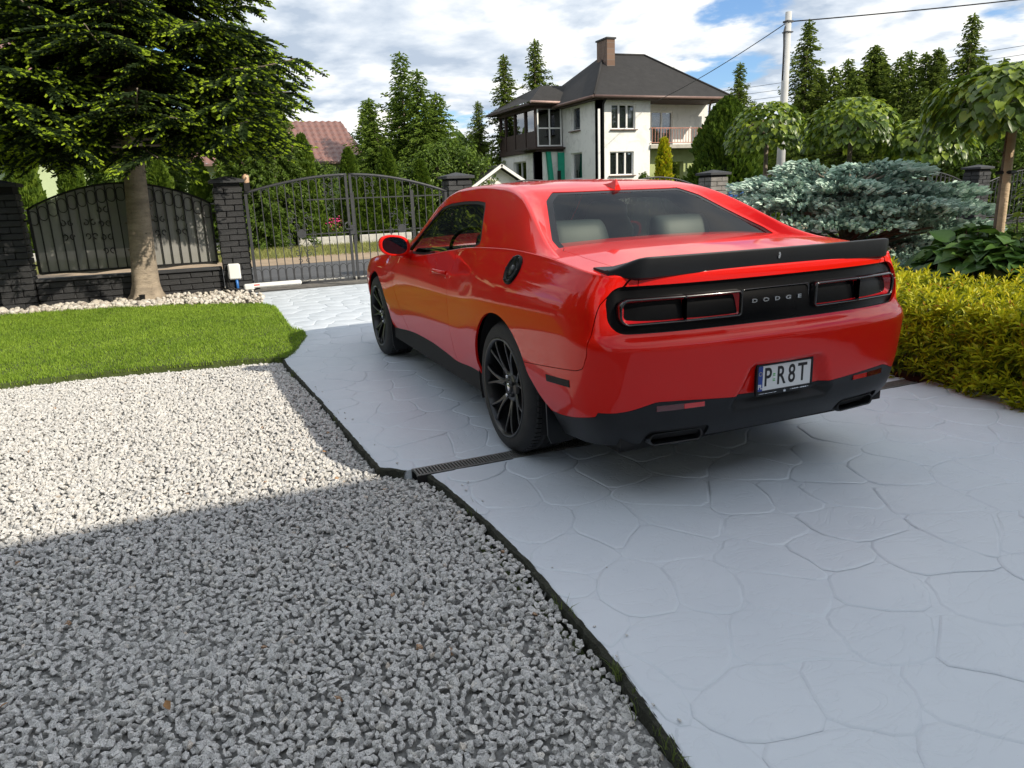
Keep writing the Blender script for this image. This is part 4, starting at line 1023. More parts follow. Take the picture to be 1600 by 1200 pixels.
pebP = [(7.28, 1.62), (7.42, 1.78), (8.0, 2.8), (8.36, 3.8), (8.55, 5.0), (8.7, 9), (9.7, 9), (9.7, 2.0), (9.05, 1.95), (8.95, 1.70), (8.35, 1.52)]
n = 3600; X = rng.uniform(7.2, 9.5, n); Y = rng.uniform(1.5, 7.5, n); k = in_poly(X, Y, pebP, .0) & (rng.random(n) < 1); X, Y = X[k], Y[k]
size = rng.uniform(.022, .040, len(X)) * np.where(rng.random(len(X)) < .12, 1.6, 1) * np.where(Y > 2.9, 1.25, .95)
Z = rng.uniform(-.01, .035, len(X)) + np.where(Y > 2.9, 0, .015)
V, T, C = scatter(pv, np.stack([X, Y, Z], 1), size, rng.random(len(X)), rot_mats(len(X), False))
o = link('pebbles', fast_mesh('pebbles', V, T, smooth=True, col=C), mat_pebble()); tag(o, 'pale rounded river pebbles between the lawn and the black wall', 'pebbles', kind='stuff')
struct(MB().prism(pebP if area(pebP) > 0 else pebP[::-1], -.08, .002).build('pebble_bed', M_SOIL))
# ---- street
M_ASPH = plain('grey asphalt', (.085, .088, .095), .85, var=.18, scale=3, bump=.4, bscale=200)
M_SAND = plain('sandy verge', (.33, .25, .17), .95, var=.25, scale=2.2, bump=.5, bscale=40)
M_CURB = plain('pale concrete kerb', (.48, .47, .44), .8, var=.2, scale=8, bump=.2, bscale=90)
struct(MB().box((9.45, -20, -.055), (1.25, 100, .06)).build('pavement', plain('gravelly pavement', (.17, .155, .135), .95, var=.35, scale=9, bump=.6, bscale=70)))
struct(MB().box((12.4, -20, -.052), (4.4, 130, .04)).build('road', M_ASPH))
struct(MB().box((10.16, -20, -.03), (.09, 130, .07)).build('kerb', M_CURB))
struct(MB().box((15.8, -20, -.05), (2.5, 130, .05)).build('sandy_verge', M_SAND))
struct(MB().box((19.0, -20, -.048), (4.0, 130, .06)).build('grass_verge', plain('dry verge grass', (.14, .17, .05), .95, var=.45, scale=2.5, bump=.6, bscale=30)))
n = 15000; X = rng.uniform(16.4, 20.9, n); Y = rng.uniform(-7, 9, n); V, T, Q, C = blades(np.stack([X, Y, np.full(n, -.02)], 1), rng.uniform(.05, .14, n), rng.uniform(.006, .012, n), rng.random(n), .9)
o = link('verge_grass', fast_mesh('verge_grass', V, T, Q, col=C), mat_grass('verge grass', (.12, .15, .03), (.34, .33, .12))); tag(o, 'patchy dry grass on the far side of the street', 'grass', kind='stuff')

# ================================================================= brick wall, pillars, gate
M_BRK = plain('black painted split-face brick', (.022, .023, .026), .62, var=.25, scale=10, bump=.7, bscale=70)
M_BRKL = plain('grey split-face brick', (.20, .19, .18), .8, var=.25, scale=10, bump=.7, bscale=70)
M_MORT = plain('dark mortar', (.012, .012, .013), .9, var=.2)
M_CAP = plain('dark concrete cap', (.035, .037, .042), .7, var=.2, bump=.3, bscale=60)
M_IRON = plain('dark grey wrought iron', (.045, .047, .052), .5, metal=.3, var=.2, scale=14)
M_IRONB = plain('black wrought iron', (.012, .012, .013), .5, metal=.2, var=.2)
brick_cache = {}
def brick_mesh(sx, sy, sz, mat, v=0):
    key = (round(sx, 3), round(sy, 3), round(sz, 3), mat.name, v)
    if key not in brick_cache:
        rr = random.Random(hash(key[:3]) + v); b = MB().box((0, 0, 0), (sx, sy, sz), bev=.007)
        b.v = [(x + rr.uniform(-.006, .006), y + rr.uniform(-.006, .006), z + rr.uniform(-.001, .001)) for x, y, z in b.v]
        me = b.mesh('brick'); me.materials.append(mat); brick_cache[key] = me
    return brick_cache[key]
def pillar(x, y, h, label, mat=M_BRK, w=.43, side=None):
    e = empty('brick_pillar', (x, y, 0), 0, label, 'pillar', 'brick gate and fence pillars')
    MB().box((0, 0, h / 2 - .04), (w - .05, w - .05, h - .02)).build('core', M_MORT, e)
    ch = .092; z = .0; k = 0
    while z + ch <= h - .085:
        a = w * (.64 if k % 2 else .34); c_ = w - a - .008
        for (py, sy) in ((-w / 2 + a / 2, a), (w / 2 - c_ / 2, c_)):
            for px_ in (-w / 4 - .001, w / 4 + .001):
                m = mat if not (side is not None and px_ > 0 and False) else side
                link('brick', brick_mesh(w / 2 - .006, sy, ch - .009, m, random.randrange(3)), None, e, loc=(px_, py, z + ch / 2))
        z += ch; k += 1
    c = w / 2 + .045
    b = MB(); V = [(-c, -c, h - .075), (c, -c, h - .075), (c, c, h - .075), (-c, c, h - .075), (-c, -c, h - .03), (c, -c, h - .03), (c, c, h - .03), (-c, c, h - .03), (0, 0, h + .035)]
    b.add(V, [(3, 2, 1, 0), (0, 1, 5, 4), (1, 2, 6, 5), (2, 3, 7, 6), (3, 0, 4, 7), (4, 5, 8), (5, 6, 8), (6, 7, 8), (7, 4, 8)]); b.build('cap', M_CAP, e); return e
FX = 9.30
pillar(FX, 1.80, 1.80, 'black brick pillar between the covered fence panel and the iron gate')
pillar(FX, 4.86, 1.83, 'black brick pillar at the far left of the picture in tree shade')
pillar(FX - .05, -2.06, 1.76, 'black brick gate pillar just left of the red car roof')
pillar(FX, -7.75, 1.68, 'brick pillar left of the blue spruce with grey stone faces', M_BRKL)
pillar(FX, -15.9, 1.62, 'brick pillar right of the blue spruce behind the staked tree')
pillar(FX, -4.95, 1.35, 'low brick pillar hidden mostly behind the car roof')
pillar(FX, -11.8, 1.40, 'brick pillar hidden behind the middle of the blue spruce')
def low_wall(y0, y1, label, mat=M_BRK, h=.42):
    e = empty('garden_wall', (FX, (y0 + y1) / 2, 0), 0, label, 'wall'); L = abs(y1 - y0)
    MB().box((0, 0, h / 2 - .04), (.16, L, h - .02)).build('core', M_MORT, e); ch = (h - .05) / 4; n = max(1, round(L / .31)); bl = L / n
    for r in range(4):
        o_ = bl / 2 if r % 2 else 0
        for k in range(n + (1 if r % 2 else 0)):
            a = max(-L / 2, -L / 2 + k * bl - o_); c = min(L / 2, -L / 2 + (k + 1) * bl - o_)
            link('brick', brick_mesh(.20, c - a - .009, ch - .009, mat, random.randrange(3)), None, e, loc=(0, (a + c) / 2, r * ch + ch / 2))
    MB().box((0, 0, h - .022), (.27, L, .044), bev=.008).build('coping', M_CAP, e); return e
low_wall(2.03, 4.63, 'low black brick wall under the covered fence panel')
low_wall(5.09, 8.2, 'low black brick wall at the left edge of the picture')
for a, c, t in ((-4.71, -2.30, 'low black brick wall behind the red car, right of the gate'), (-7.5, -5.2, 'low black brick wall behind the red car windows'), (-11.55, -8.0, 'low brick wall behind the left half of the blue spruce'), (-15.6, -12.05, 'low brick wall behind the right half of the blue spruce'), (-21, -16.15, 'low brick wall at the right edge of the picture')):
    low_wall(a, c, t, h=.30)
def arch_z(t, z0, z1): return z0 + (z1 - z0) * math.sin(PI * t)**.85
bar_cache = {}
def bar(h, mat, par, y, z, r=.008, x=0):
    key = (round(h, 2), mat.name, r)
    if key not in bar_cache:
        me = MB().box((0, 0, h / 2), (r * 2, r * 2, h)).mesh('bar'); me.materials.append(mat); bar_cache[key] = me
    return link('bar', bar_cache[key], None, par, loc=(x, y, z))
def scroll(cy, cz, s, d=1, x=0, flip=1, r=.006, n=26, turns=1.35):
    """C scroll curling at both ends, in the YZ plane"""
    P = []
    for i in range(n):
        t = i / (n - 1); a = t * turns * 2 * PI; q = s * (.16 + .84 * t) * .5; P.append((x, cy + d * (math.cos(a) * q), cz + flip * (s * .5 - 0 + math.sin(a) * q)))
    return P
ringc = {}
def oval(par, y, z, ry, rz, mat, r=.0055, x=0, half=None):
    key = (round(ry, 3), round(rz, 3), mat.name, half)
    if key not in ringc:
        n = 20; pts = []
        for k in range(n + 1):
            a = 2 * PI * k / n if half is None else PI * k / n; c, s = math.cos(a), math.sin(a)
            pts.append((0, ry * c, (rz - ry) * (1 if s > 0 else -1) * (1 if abs(s) > .02 else 0) + ry * s if half is None else ry * s))
        me = MB().tube(pts, r, 5, caps=False).mesh('ring'); me.materials.append(mat); ringc[key] = me
    return link('ring', ringc[key], None, par, loc=(x, y, z))
def ornament(par, name, curves, mat, loc, r=.006):
    b = MB()
    for c in curves: b.tube(c, r, 5)
    o = b.build(name, mat, par, loc=loc); return o
def spiral(cy, cz, r0, r1, a0, a1, n=22, x=0):
    return [(x, cy + (r0 + (r1 - r0) * i / (n - 1)) * math.cos(a0 + (a1 - a0) * i / (n - 1)), cz + (r0 + (r1 - r0) * i / (n - 1)) * math.sin(a0 + (a1 - a0) * i / (n - 1))) for i in range(n)]
def S_scroll(h, w, d):
    """S scroll of height h and half width w"""
    top = spiral(-d * w * .1, h * .30, w * .10, w * .42, 2.6 * PI, PI * .5 if False else .5 * PI, 22); top = [(x, d * (y) , z) for x, y, z in top]
    bot = [(x, -y, -z) for x, y, z in top]
    return [top, bot, [top[-1], (0, d * w * .25, 0), bot[-1]]]
# covered panel
def fence_panel(y0, y1, z0, ze, zm, label, cover=True, mat=M_IRONB, nb=19, x=FX + .0, group='arched wrought-iron fence panels'):
    e = empty('fence_panel', (x, (y0 + y1) / 2, 0), 0, label, 'fence panel', group); L = y1 - y0; 
    top = [(0, -L / 2 + L * i / 24, arch_z(i / 24, ze, zm)) for i in range(25)]
    MB().tube(top, .016, 6).build('top_rail', mat, e); MB().box((0, 0, z0), (.03, L, .03)).build('bottom_rail', mat, e)
    for s in (-1, 1): MB().box((0, s * (L / 2 - .015), (z0 + ze) / 2), (.035, .035, ze - z0)).build('end_post', mat, e)
    for s in (-1, 1):
        for zz in (z0 + .12, ze - .15): MB().box((0, s * (L / 2 + .06), zz), (.02, .14, .025)).build('bracket', mat, e)
    for k in range(1, nb):
        t = k / nb; y = -L / 2 + L * t; bar(arch_z(t, ze, zm) - z0, mat, e, y, z0)
    for k in range(nb):
        t = (k + .5) / nb; y = -L / 2 + L * t; oval(e, y, arch_z(t, ze, zm) - .16, L / nb * .42, .10, mat)
    for t, zc in ((.19, .48), (.31, .48), (.39, .62), (.39, .30), (.61, .62), (.61, .30), (.69, .48), (.81, .48)):
        y = -L / 2 + L * t; d = 1 if t < .5 else -1; h = zm - z0; b = []
        for s in (-1, 1):
            b += [[(0, s * (.035 + .02) + (yy * s), z + zz * 1) for (_, yy, zz) in spiral(0, s2 * .095, .012, .05, s2 * 2.2 * PI, s2 * .5 * PI, 16)] for s2 in (1, -1) for z in (0,)]
        ornament(e, 'scroll', b, mat, (-.004, y, z0 + h * zc), .007)
    if cover:
        V = []; n = 48; F = []
        for i in range(n + 1):
            t = i / n; y = -L / 2 + .02 + (L - .04) * t; sag = .035 * abs(math.sin(t * PI * 2.6 + .4)); zz = arch_z(t, ze, zm) - .012
            for j in range(7): V.append((.022 + .003 * math.sin(t * 30 + j), y, (z0 - .055 + sag) * (1 - j / 6) + zz * j / 6))
        for i in range(n):
            for j in range(6): F.append((i * 7 + j, i * 7 + 7 + j, i * 7 + 8 + j, i * 7 + j + 1))
        b = MB().add(V, F, True); m, t_, o_ = mat_new('dark mesh fabric'); df = t_.nodes.new('ShaderNodeBsdfDiffuse'); df.inputs[0].default_value = (.27, .27, .26, 1); tr = t_.nodes.new('ShaderNodeBsdfTransparent'); mx = t_.nodes.new('ShaderNodeMixShader'); mx.inputs[0].default_value = .04
        t_.links.new(df.outputs[0], mx.inputs[1]); t_.links.new(tr.outputs[0], mx.inputs[2]); t_.links.new(mx.outputs[0], o_.inputs[0]); b.build('privacy_screen', m, e)
    return e
fence_panel(2.07, 4.58, .50, 1.42, 1.77, 'arched iron fence panel behind the spruce trunk backed with dark mesh fabric')
fence_panel(5.12, 7.6, .50, 1.42, 1.77, 'arched iron fence panel left of the leftmost pillar')
fence_panel(-4.72, -2.30, .36, 1.30, 1.62, 'arched iron fence panel seen above the left of the car roof', False, M_IRON, 17)
fence_panel(-7.52, -5.18, .36, 1.30, 1.60, 'arched iron fence panel seen above the middle of the car roof', False, M_IRON, 17)
fence_panel(-11.55, -8.0, .36, 1.25, 1.62, 'arched iron fence panel with blue sheet beyond it, left of the blue spruce', False, M_IRON, 24)
fence_panel(-15.65, -12.05, .36, 1.15, 1.55, 'arched iron fence panel showing under the right end of the blue spruce', False, M_IRON, 24)
fence_panel(-20.0, -16.2, .36, 1.15, 1.5, 'arched iron fence panel at the right edge behind the staked tree', False, M_IRON, 24)
# ---- the double gate
GXX = 9.06
def gate_leaf(y0, y1, zo, zi, label):
    """y0 = hinge side, y1 = meeting side"""
    e = empty('gate_leaf', (GXX, 0, 0), 0, label, 'gate', 'leaves of the double driveway gate'); s = 1 if y1 > y0 else -1; L = abs(y1 - y0); zb = .075
    def zt(t): return zo + (zi - zo) * math.sin(t * PI / 2)**.9
    MB().tube([(0, y0 + s * L * i / 16, zt(i / 16)) for i in range(17)], .022, 6).build('top_rail', M_IRON, e)
    MB().box((0, (y0 + y1) / 2, zb), (.04, L, .04)).build('bottom_rail', M_IRON, e)
    MB().box((0, y0 + s * .02, (zb + zo) / 2 - .02), (.045, .045, zo - zb + .02)).build('hinge_stile', M_IRON, e); MB().box((0, y1 - s * .022, (zb + zi) / 2), (.04, .04, zi - zb)).build('meeting_stile', M_IRON, e)
    nb = 13
    for k in range(1, nb):
        t = k / nb; bar(zt(t) - zb, M_IRON, e, y0 + s * L * t, zb, .007)
    for k in range(nb):
        t = (k + .5) / nb; oval(e, y0 + s * L * t, .235, L / nb * .43, .115, M_IRON)
        if k % 2 == 0 or k > nb - 3: oval(e, y0 + s * L * t, zt(t) - .085, L / nb * .43, .05, M_IRON, half=True)
    yc = y0 + s * L * .5; C = []
    for sg in (-1, 1):
        C += [[(0, sg * (.05 + y), z) for _, y, z in spiral(.055, .30, .012, .06, 2.4 * PI, .4 * PI)], [(0, sg * (.02 + y), z) for _, y, z in spiral(.06, .14, .015, .07, -2.2 * PI, -.3 * PI)],
              [(0, sg * (y), z) for _, y, z in spiral(.20, -.02, .015, .06, 2.4 * PI, .3 * PI)], [(0, sg * y, z) for _, y, z in spiral(.20, -.16, .012, .055, -2.3 * PI, -.2 * PI)],
              [(0, sg * y, z) for _, y, z in spiral(.10, -.30, .012, .055, 2.4 * PI, .4 * PI)], [(0, sg * (.02 + .06 * t), -.20 - .28 * t) for t in (0, .3, .6, 1)], [(0, sg * y, z) for _, y, z in spiral(.06, -.42, .008, .035, 2.4 * PI, .2 * PI)],
              [(0, sg * y, z) for _, y, z in spiral(.17, .26, .010, .045, -2.3 * PI, -.2 * PI)]]
    ornament(e, 'scrollwork', C, M_IRON, (-.008, yc, .86), .007)
    MB().prism([(.078 * math.cos(k * PI / 4 + .39), .078 * math.sin(k * PI / 4 + .39)) for k in range(8)], -.006, .006, Matrix.Translation((-.012, yc, .88)) @ Matrix.Rotation(PI / 2, 4, 'Y')).build('plate', M_IRON, e)
    C2 = []
    for sg in (-1, 1): C2 += [[(0, sg * y, z) for _, y, z in spiral(.055, 0, .010, .05, 2.4 * PI, .2 * PI)], [(0, sg * y, z) for _, y, z in spiral(.055, -.11, .010, .045, -2.4 * PI, -.2 * PI)]]
    ornament(e, 'top_scroll', C2, M_IRON, (-.008, y0 + s * L * .80, zt(.8) - .16), .006)
    return e
GL = gate_leaf(1.565, -.075, 1.55, 1.80, 'left leaf of the grey wrought-iron driveway gate beside the black pillar')
gate_leaf(-1.80, -.105, 1.47, 1.80, 'right leaf of the grey wrought-iron driveway gate behind the car')
b = MB(); b.box((0, 0, 0), (.05, .10, .16), bev=.01).box((-.04, .05, .02), (.02, .12, .02)); b.tube([(-.03, .10, .02), (-.05, .13, .05), (-.04, .12, .11), (-.02, .06, .13)], .012, 6); b.build('lock', M_IRON, GL, loc=(-.02, -.09, .90))
# gate drive arm, junction box, signal lamp, spotlight
M_WPL = plain('off-white plastic', (.72, .73, .72), .4, var=.05, scale=8); M_BLP = plain('blue pipe', (.03, .16, .50), .4, var=.1)
e = empty('gate_motor_arm', (9.0, 1.3, 0), 0, 'white electric ram arm along the bottom of the left gate leaf', 'gate motor')
b = MB().box((0, -.06, .100), (.085, .80, .075), bev=.02); b.build('housing', M_WPL, e); MB().box((0, .37, .085), (.10, .16, .10), bev=.02).build('motor_cover', M_WPL, e); MB().box((.0, .50, .055), (.07, .16, .04), bev=.008).build('bracket', M_IRON, e)
MB().box((-.040, .25, .112), (.006, .09, .02)).build('red_mark', lens('red mark', (.6, .03, .02), .4), e); MB().tube([(0, -.45, .10), (0, -.62, .12)], .012, 8).build('ram', M_ZINC, e)
e = empty('junction_box', (9.06, 1.86, 0), 0, 'off-white junction box on a blue pipe in front of the gate pillar', 'junction box')
MB().box((0, 0, .345), (.10, .185, .25), bev=.018).build('box', M_WPL, e); MB().tube([(0, -.02, .0), (0, -.02, .24)], .022, 10).build('pipe', M_BLP, e)
MB().tube([(.0, .09, .45), (-.01, .11, .30), (-.02, .10, .12), (-.03, -.02, .04), (-.04, -.20, .025), (-.03, -.36, .05)], .012, 6).build('cable', M_BLK, e)
e = empty('gate_signal_lamp', (9.25, 1.50, 1.68), 0, 'small amber signal lamp on a bracket beside the gate pillar top', 'lamp')
MB().box((0, .0, -.03), (.10, .10, .14), bev=.01).build('bracket', M_IRONB, e); MB().lathe([(.045, .03), (.055, .06), (.06, .14), (.045, .17), (.0001, .175)], 16).build('lamp_shade', plain('faded amber plastic', (.62, .42, .28), .4, var=.1), e)
e = empty('garden_spotlight', (8.72, 3.22, 0), 0, 'small black garden spotlight in the pebbles in front of the spruce trunk', 'spotlight')
MB().lathe([(.0001, .02), (.034, .022), (.038, .05), (.042, .115), (.048, .12), (.046, .126), (.0001, .11)], 18).build('lamp_housing', M_BLK, e); MB().tube([(0, 0, -.05), (0, 0, .03)], .01, 6).build('spike', M_BLK, e)
e = empty('kerb_block', (8.52, 1.72, 0), 0, 'small dark grey block at the corner of the pebbles by the driveway', 'block'); MB().box((0, 0, .035), (.09, .13, .09), bev=.01).build('block', M_CAP, e)
# far plot: low concrete wall with dark steel posts
e = empty('street_wall', (21.6, -3, 0), 0, 'low pale concrete wall with dark metal posts across the street', 'wall')
for k in range(14):
    y = 12.6 - k * 2.05; MB().box((0, y - .95 + 0, .10), (.18, 1.80, .28), bev=.01).build('wall_section', M_CURB, e)
    MB().box((-.02, y - 1.97, .75), (.10, .10, 1.8), bev=.01).build('post', M_IRON, e)
    MB().box((-.02, y - .95, 1.45), (.03, 1.9, .04)).box((-.02, y - .95, .35), (.03, 1.9, .04)).build('rail', M_IRON, e)
# ================================================================= houses, pole, wires
M_STUC = NT('mottled white render'); _v = M_STUC.pos(); _n = M_STUC.noise(_v, 1.6, 9, .72, 1.2); _n2 = M_STUC.noise(_v, 14, 4, .6)
M_STUC.set(Base_Color=M_STUC.mix(M_STUC.ramp(_n, [(.50, (0, 0, 0)), (.62, (.55, .55, .55)), (.7, (.2, .2, .2))]), (.80, .80, .77), (.56, .56, .54)), Roughness=.9, Normal=M_STUC.bump(_n2, .3, .02)); M_STUC = M_STUC.m
M_ROOF = plain('dark bitumen shingle', (.020, .019, .019), .85, var=.25, scale=3, bump=.5, bscale=14)
M_WIN = glass('house window glass', (.72, .74, .74), 2.4); M_WFR = plain('white window frame', (.74, .74, .72), .5, var=.05); M_CURT = plain('net curtain', (.50, .50, .49), .9, var=.35, scale=14)
M_BRN = plain('dark brown timber', (.045, .026, .020), .7, var=.3, scale=8); M_GUT = plain('brown gutter', (.16, .10, .085), .5, var=.15); M_ROOM = plain('dark room', (.015, .014, .013), .9, var=0)
def quadpart(name, P, mat, par, th=.06):
    """thick plate through coplanar points"""
    P = [Vector(p) for p in P]; n = (P[1] - P[0]).cross(P[2] - P[0]).normalized(); 
    if n.z < 0: n = -n
    k = len(P); V = P + [p - n * th for p in P]; F = [tuple(range(k)), tuple(range(2 * k - 1, k - 1, -1))] + [(i, k + i, k + (i + 1) % k, (i + 1) % k) for i in range(k)]
    return MB().add(V, F).build(name, mat, par)
def wall_x(par, x, y0, y1, z0, z1, holes, mat, th=.3, name='wall', nrm_=-1):
    """wall in the plane x=const facing -X with rectangular openings (ya,yb,za,zb)"""
    b = MB(); ys = sorted({y0, y1, *[h[0] for h in holes], *[h[1] for h in holes]}); zs = sorted({z0, z1, *[h[2] for h in holes], *[h[3] for h in holes]})
    for a, c in zip(ys, ys[1:]):
        zz = z0
        for d, f in zip(zs, zs[1:]):
            m, q = (a + c) / 2, (d + f) / 2
            if any(h[0] < m < h[1] and h[2] < q < h[3] for h in holes): continue
            b.box((x + th / 2, m, q), (th, c - a, f - d))
    return b.build(name, mat, par)
def wall_y(par, y, x0, x1, z0, z1, holes, mat, th=.3, name='wall'):
    """wall in the plane y=const facing +Y"""
    b = MB(); xs_ = sorted({x0, x1, *[h[0] for h in holes], *[h[1] for h in holes]}); zs = sorted({z0, z1, *[h[2] for h in holes], *[h[3] for h in holes]})
    for a, c in zip(xs_, xs_[1:]):
        for d, f in zip(zs, zs[1:]):
            m, q = (a + c) / 2, (d + f) / 2
            if any(h[0] < m < h[1] and h[2] < q < h[3] for h in holes): continue
            b.box((m, y - th / 2, q), (c - a, th, f - d))
    return b.build(name, mat, par)
def win_x(par, x, y0, y1, z0, z1, nl=3, curtain=True, frame=None, depth=.10):
    fr = frame or M_WFR; w = MB(); t = .05
    w.box((x + depth, (y0 + y1) / 2, z0 + t / 2), (.07, y1 - y0, t)).box((x + depth, (y0 + y1) / 2, z1 - t / 2), (.07, y1 - y0, t))
    for k in range(nl + 1):
        y = y0 + (y1 - y0) * k / nl; y = min(max(y, y0 + t / 2), y1 - t / 2); w.box((x + depth, y, (z0 + z1) / 2), (.068, t * (1.6 if 0 < k < nl else 1), z1 - z0 - 2 * t))
    f = w.build('window', fr, par); MB().box((x + depth + .01, (y0 + y1) / 2, (z0 + z1) / 2), (.012, y1 - y0 - .06, z1 - z0 - .06)).build('pane', M_WIN, f)
    if curtain: MB().box((x + depth + .12, (y0 + y1) / 2, (z0 + z1) / 2 - .06), (.02, y1 - y0 - .1, z1 - z0 - .12)).build('curtain', M_CURT, f)
    MB().box((x + depth + .9, (y0 + y1) / 2, (z0 + z1) / 2), (.02, y1 - y0 + .6, z1 - z0 + .6)).build('room', M_ROOM, f)
    MB().box((x - .04, (y0 + y1) / 2, z0 - .03), (.16, y1 - y0 + .12, .04)).build('sill', M_GUT, f); return f
def win_y(par, y, x0, x1, z0, z1, nl=1):
    w = MB(); t = .05; d = .14
    w.box(((x0 + x1) / 2, y - d, z0 + t / 2), (x1 - x0, .07, t)).box(((x0 + x1) / 2, y - d, z1 - t / 2), (x1 - x0, .07, t))
    for k in range(nl + 1):
        x = min(max(x0 + (x1 - x0) * k / nl, x0 + t / 2), x1 - t / 2); w.box((x, y - d, (z0 + z1) / 2), (t, .068, z1 - z0 - 2 * t))
    f = w.build('window', M_WFR, par); MB().box(((x0 + x1) / 2, y - d - .01, (z0 + z1) / 2), (x1 - x0 - .06, .012, z1 - z0 - .06)).build('pane', M_WIN, f)
    MB().box(((x0 + x1) / 2, y - d - .9, (z0 + z1) / 2), (x1 - x0 + .6, .02, z1 - z0 + .6)).build('room', M_ROOM, f); MB().box(((x0 + x1) / 2, y + .04, z0 - .03), (x1 - x0 + .12, .16, .04)).build('sill', M_GUT, f); return f
HS = empty('white_house', (29, -18, 0), 0, 'two-storey white rendered house with dark hipped roof, burnt glazed porch and balcony', 'house')
HP = HS
def hp(o): return o
HS.location = (0, 0, 0)
zt = 5.35
wall_x(HS, 26.2, -17.41, -14.7, -.05, zt, [(-16.62, -15.36, 4.02, 5.08), (-16.54, -15.28, 2.03, 3.06)], M_STUC)
wall_x(HS, 27.5, -21.6, -17.41, 3.37, zt, [(-19.56, -17.76, 3.40, 4.93)], M_STUC)      # back of the loggia
M_GRNW = plain('pale green wall', (.38, .44, .20), .9, var=.15, scale=2)
wall_x(HS, 26.9, -21.6, -17.41, -.05, 3.15, [(-19.8, -19.0, .4, 2.6)], M_GRNW, name='ground_floor_wall')
MB().box((26.75, -19.45, 3.25), (1.3, 4.1, .16)).build('balcony_slab', plain('concrete', (.42, .40, .35), .85), HS)
MB().box((26.5, -21.7, 4.3), (.5, .25, 2.1)).box((27.02, -17.285, 4.35), (1.0, .24, 1.95)).box((27.1, -21.68, 1.5), (1.6, .2, 3.1)).build('loggia_wall', M_STUC, HS)
wall_y(HS, -14.7, 26.2, 29.7, -.05, zt, [(27.9, 28.8, 4.15, 5.2), (27.75, 28.85, 1.95, 3.15)], M_STUC)
win_x(HS, 26.2, -16.62, -15.36, 4.02, 5.08, 3); win_x(HS, 26.2, -16.54, -15.28, 2.03, 3.06, 3)
d_ = win_x(HS, 27.5, -19.56, -17.76, 3.40, 4.93, 3, curtain=True)
win_y(HS, -14.7, 27.9, 28.8, 4.15, 5.2); win_y(HS, -14.7, 27.75, 28.85, 1.95, 3.15)
RL = MB().box((26.15, -19.4, 4.06), (.04, 4.0, .04)).box((26.15, -19.4, 3.42), (.03, 4.0, .03)).build('balcony_railing', plain('rusty railing', (.42, .20, .15), .7, var=.3), HS)
for k in range(26): MB().box((26.15, -17.5 - k * .155, 3.74), (.02, .02, .62)).build('baluster', bpy.data.materials['rusty railing'], RL)
for (x, y) in ((26.06, -14.86), (26.06, -20.6)): MB().tube([(25.75, y, 5.28), (26.0, y, 5.12), (x, y, 5.0), (x, y, 0)], .05, 8).build('downpipe', M_BLK if y > -15 else M_GUT, HS)
MB().box((26.02, -14.62, 2.4), (.05, .10, 4.9)).build('corner_trim', M_WFR, HS)
# glazed upper porch on the left
MB().box((31.9, -14.0, 3.42), (4.6, 1.6, .22)).box((30.2, -13.9, 3.45), (1.6, 2.4, .08)).build('porch_floor', M_BRN, HS)
wall_x(HS, 29.7, -14.7, -13.9, -.05, 3.3, [], M_STUC); wall_y(HS, -13.3, 29.75, 34.2, -.05, 3.3, [(31.0, 32.6, 1.75, 2.95)], M_STUC); win_y(HS, -13.3, 31.0, 32.6, 1.75, 2.95, 2)
wall_x(HS, 29.75, -13.9, -13.3, -.05, 3.3, [], M_STUC)
MB().tube([(29.9, -13.22, 3.3), (29.9, -13.22, 0)], .04, 6).build('downpipe', M_BLK, HS)
M_TEAL = plain('teal board', (.005, .30, .19), .6, var=.1); b = MB(); b.add([(29.45, -14.05, 0), (29.45, -14.28, 0), (29.6, -13.78, 3.3), (29.6, -14.0, 3.3), (29.7, -14.05, 0), (29.7, -14.28, 0), (29.75, -13.78, 3.3), (29.75, -14.0, 3.3)], [(0, 1, 3, 2), (4, 6, 7, 5), (0, 2, 6, 4), (1, 5, 7, 3), (0, 4, 5, 1), (2, 3, 7, 6)])
b.build('teal_board', M_TEAL, HS); MB().box((29.55, -14.55, 1.65), (.06, .40, 3.2)).build('teal_panel', M_TEAL, HS); MB().box((29.5, -14.38, 1.3), (.03, .18, 2.2)).build('doorway', M_ROOM, HS)
MB().box((32.0, -14.9, 4.45), (4.4, .1, 1.9)).box((31.9, -14.0, 5.33), (4.6, 1.6, .16)).build('porch_wall', M_BRN, HS)
for k, x in enumerate((29.76, 30.9, 32.2, 33.4, 34.1)): MB().box((x, -13.3, 4.4), (.12, .12, 1.85)).build('porch_post', M_BRN, HS)
for k, (xa, xb) in enumerate(((29.85, 30.8), (31.0, 32.1), (32.3, 33.3), (33.5, 34.05))):
    p_ = MB().box(((xa + xb) / 2, -13.3, 3.9), (xb - xa, .05, .75)).build('porch_panel', M_BRN, HS); MB().box(((xa + xb) / 2, -13.32, 4.75), (xb - xa, .012, .95)).build('porch_pane', M_WIN, HS)
f = MB()
for y in (-13.36, -13.98, -14.60): f.box((29.66, y, 4.42), (.06, .06, 1.75))
for z in (3.58, 4.38, 5.27): f.box((29.66, -13.98, z), (.058, 1.28, .06))
f = f.build('porch_window', M_WFR, HS)
for (ya, yb) in ((-13.93, -13.40), (-14.56, -14.03)):
    for (za, zb) in ((3.61, 4.35), (4.41, 5.24)): MB().box((29.68, (ya + yb) / 2, (za + zb) / 2), (.012, yb - ya, zb - za)).build('pane', glass('porch glass', (.30, .32, .30), 1.5) if 'porch glass' not in bpy.data.materials else bpy.data.materials['porch glass'], f)
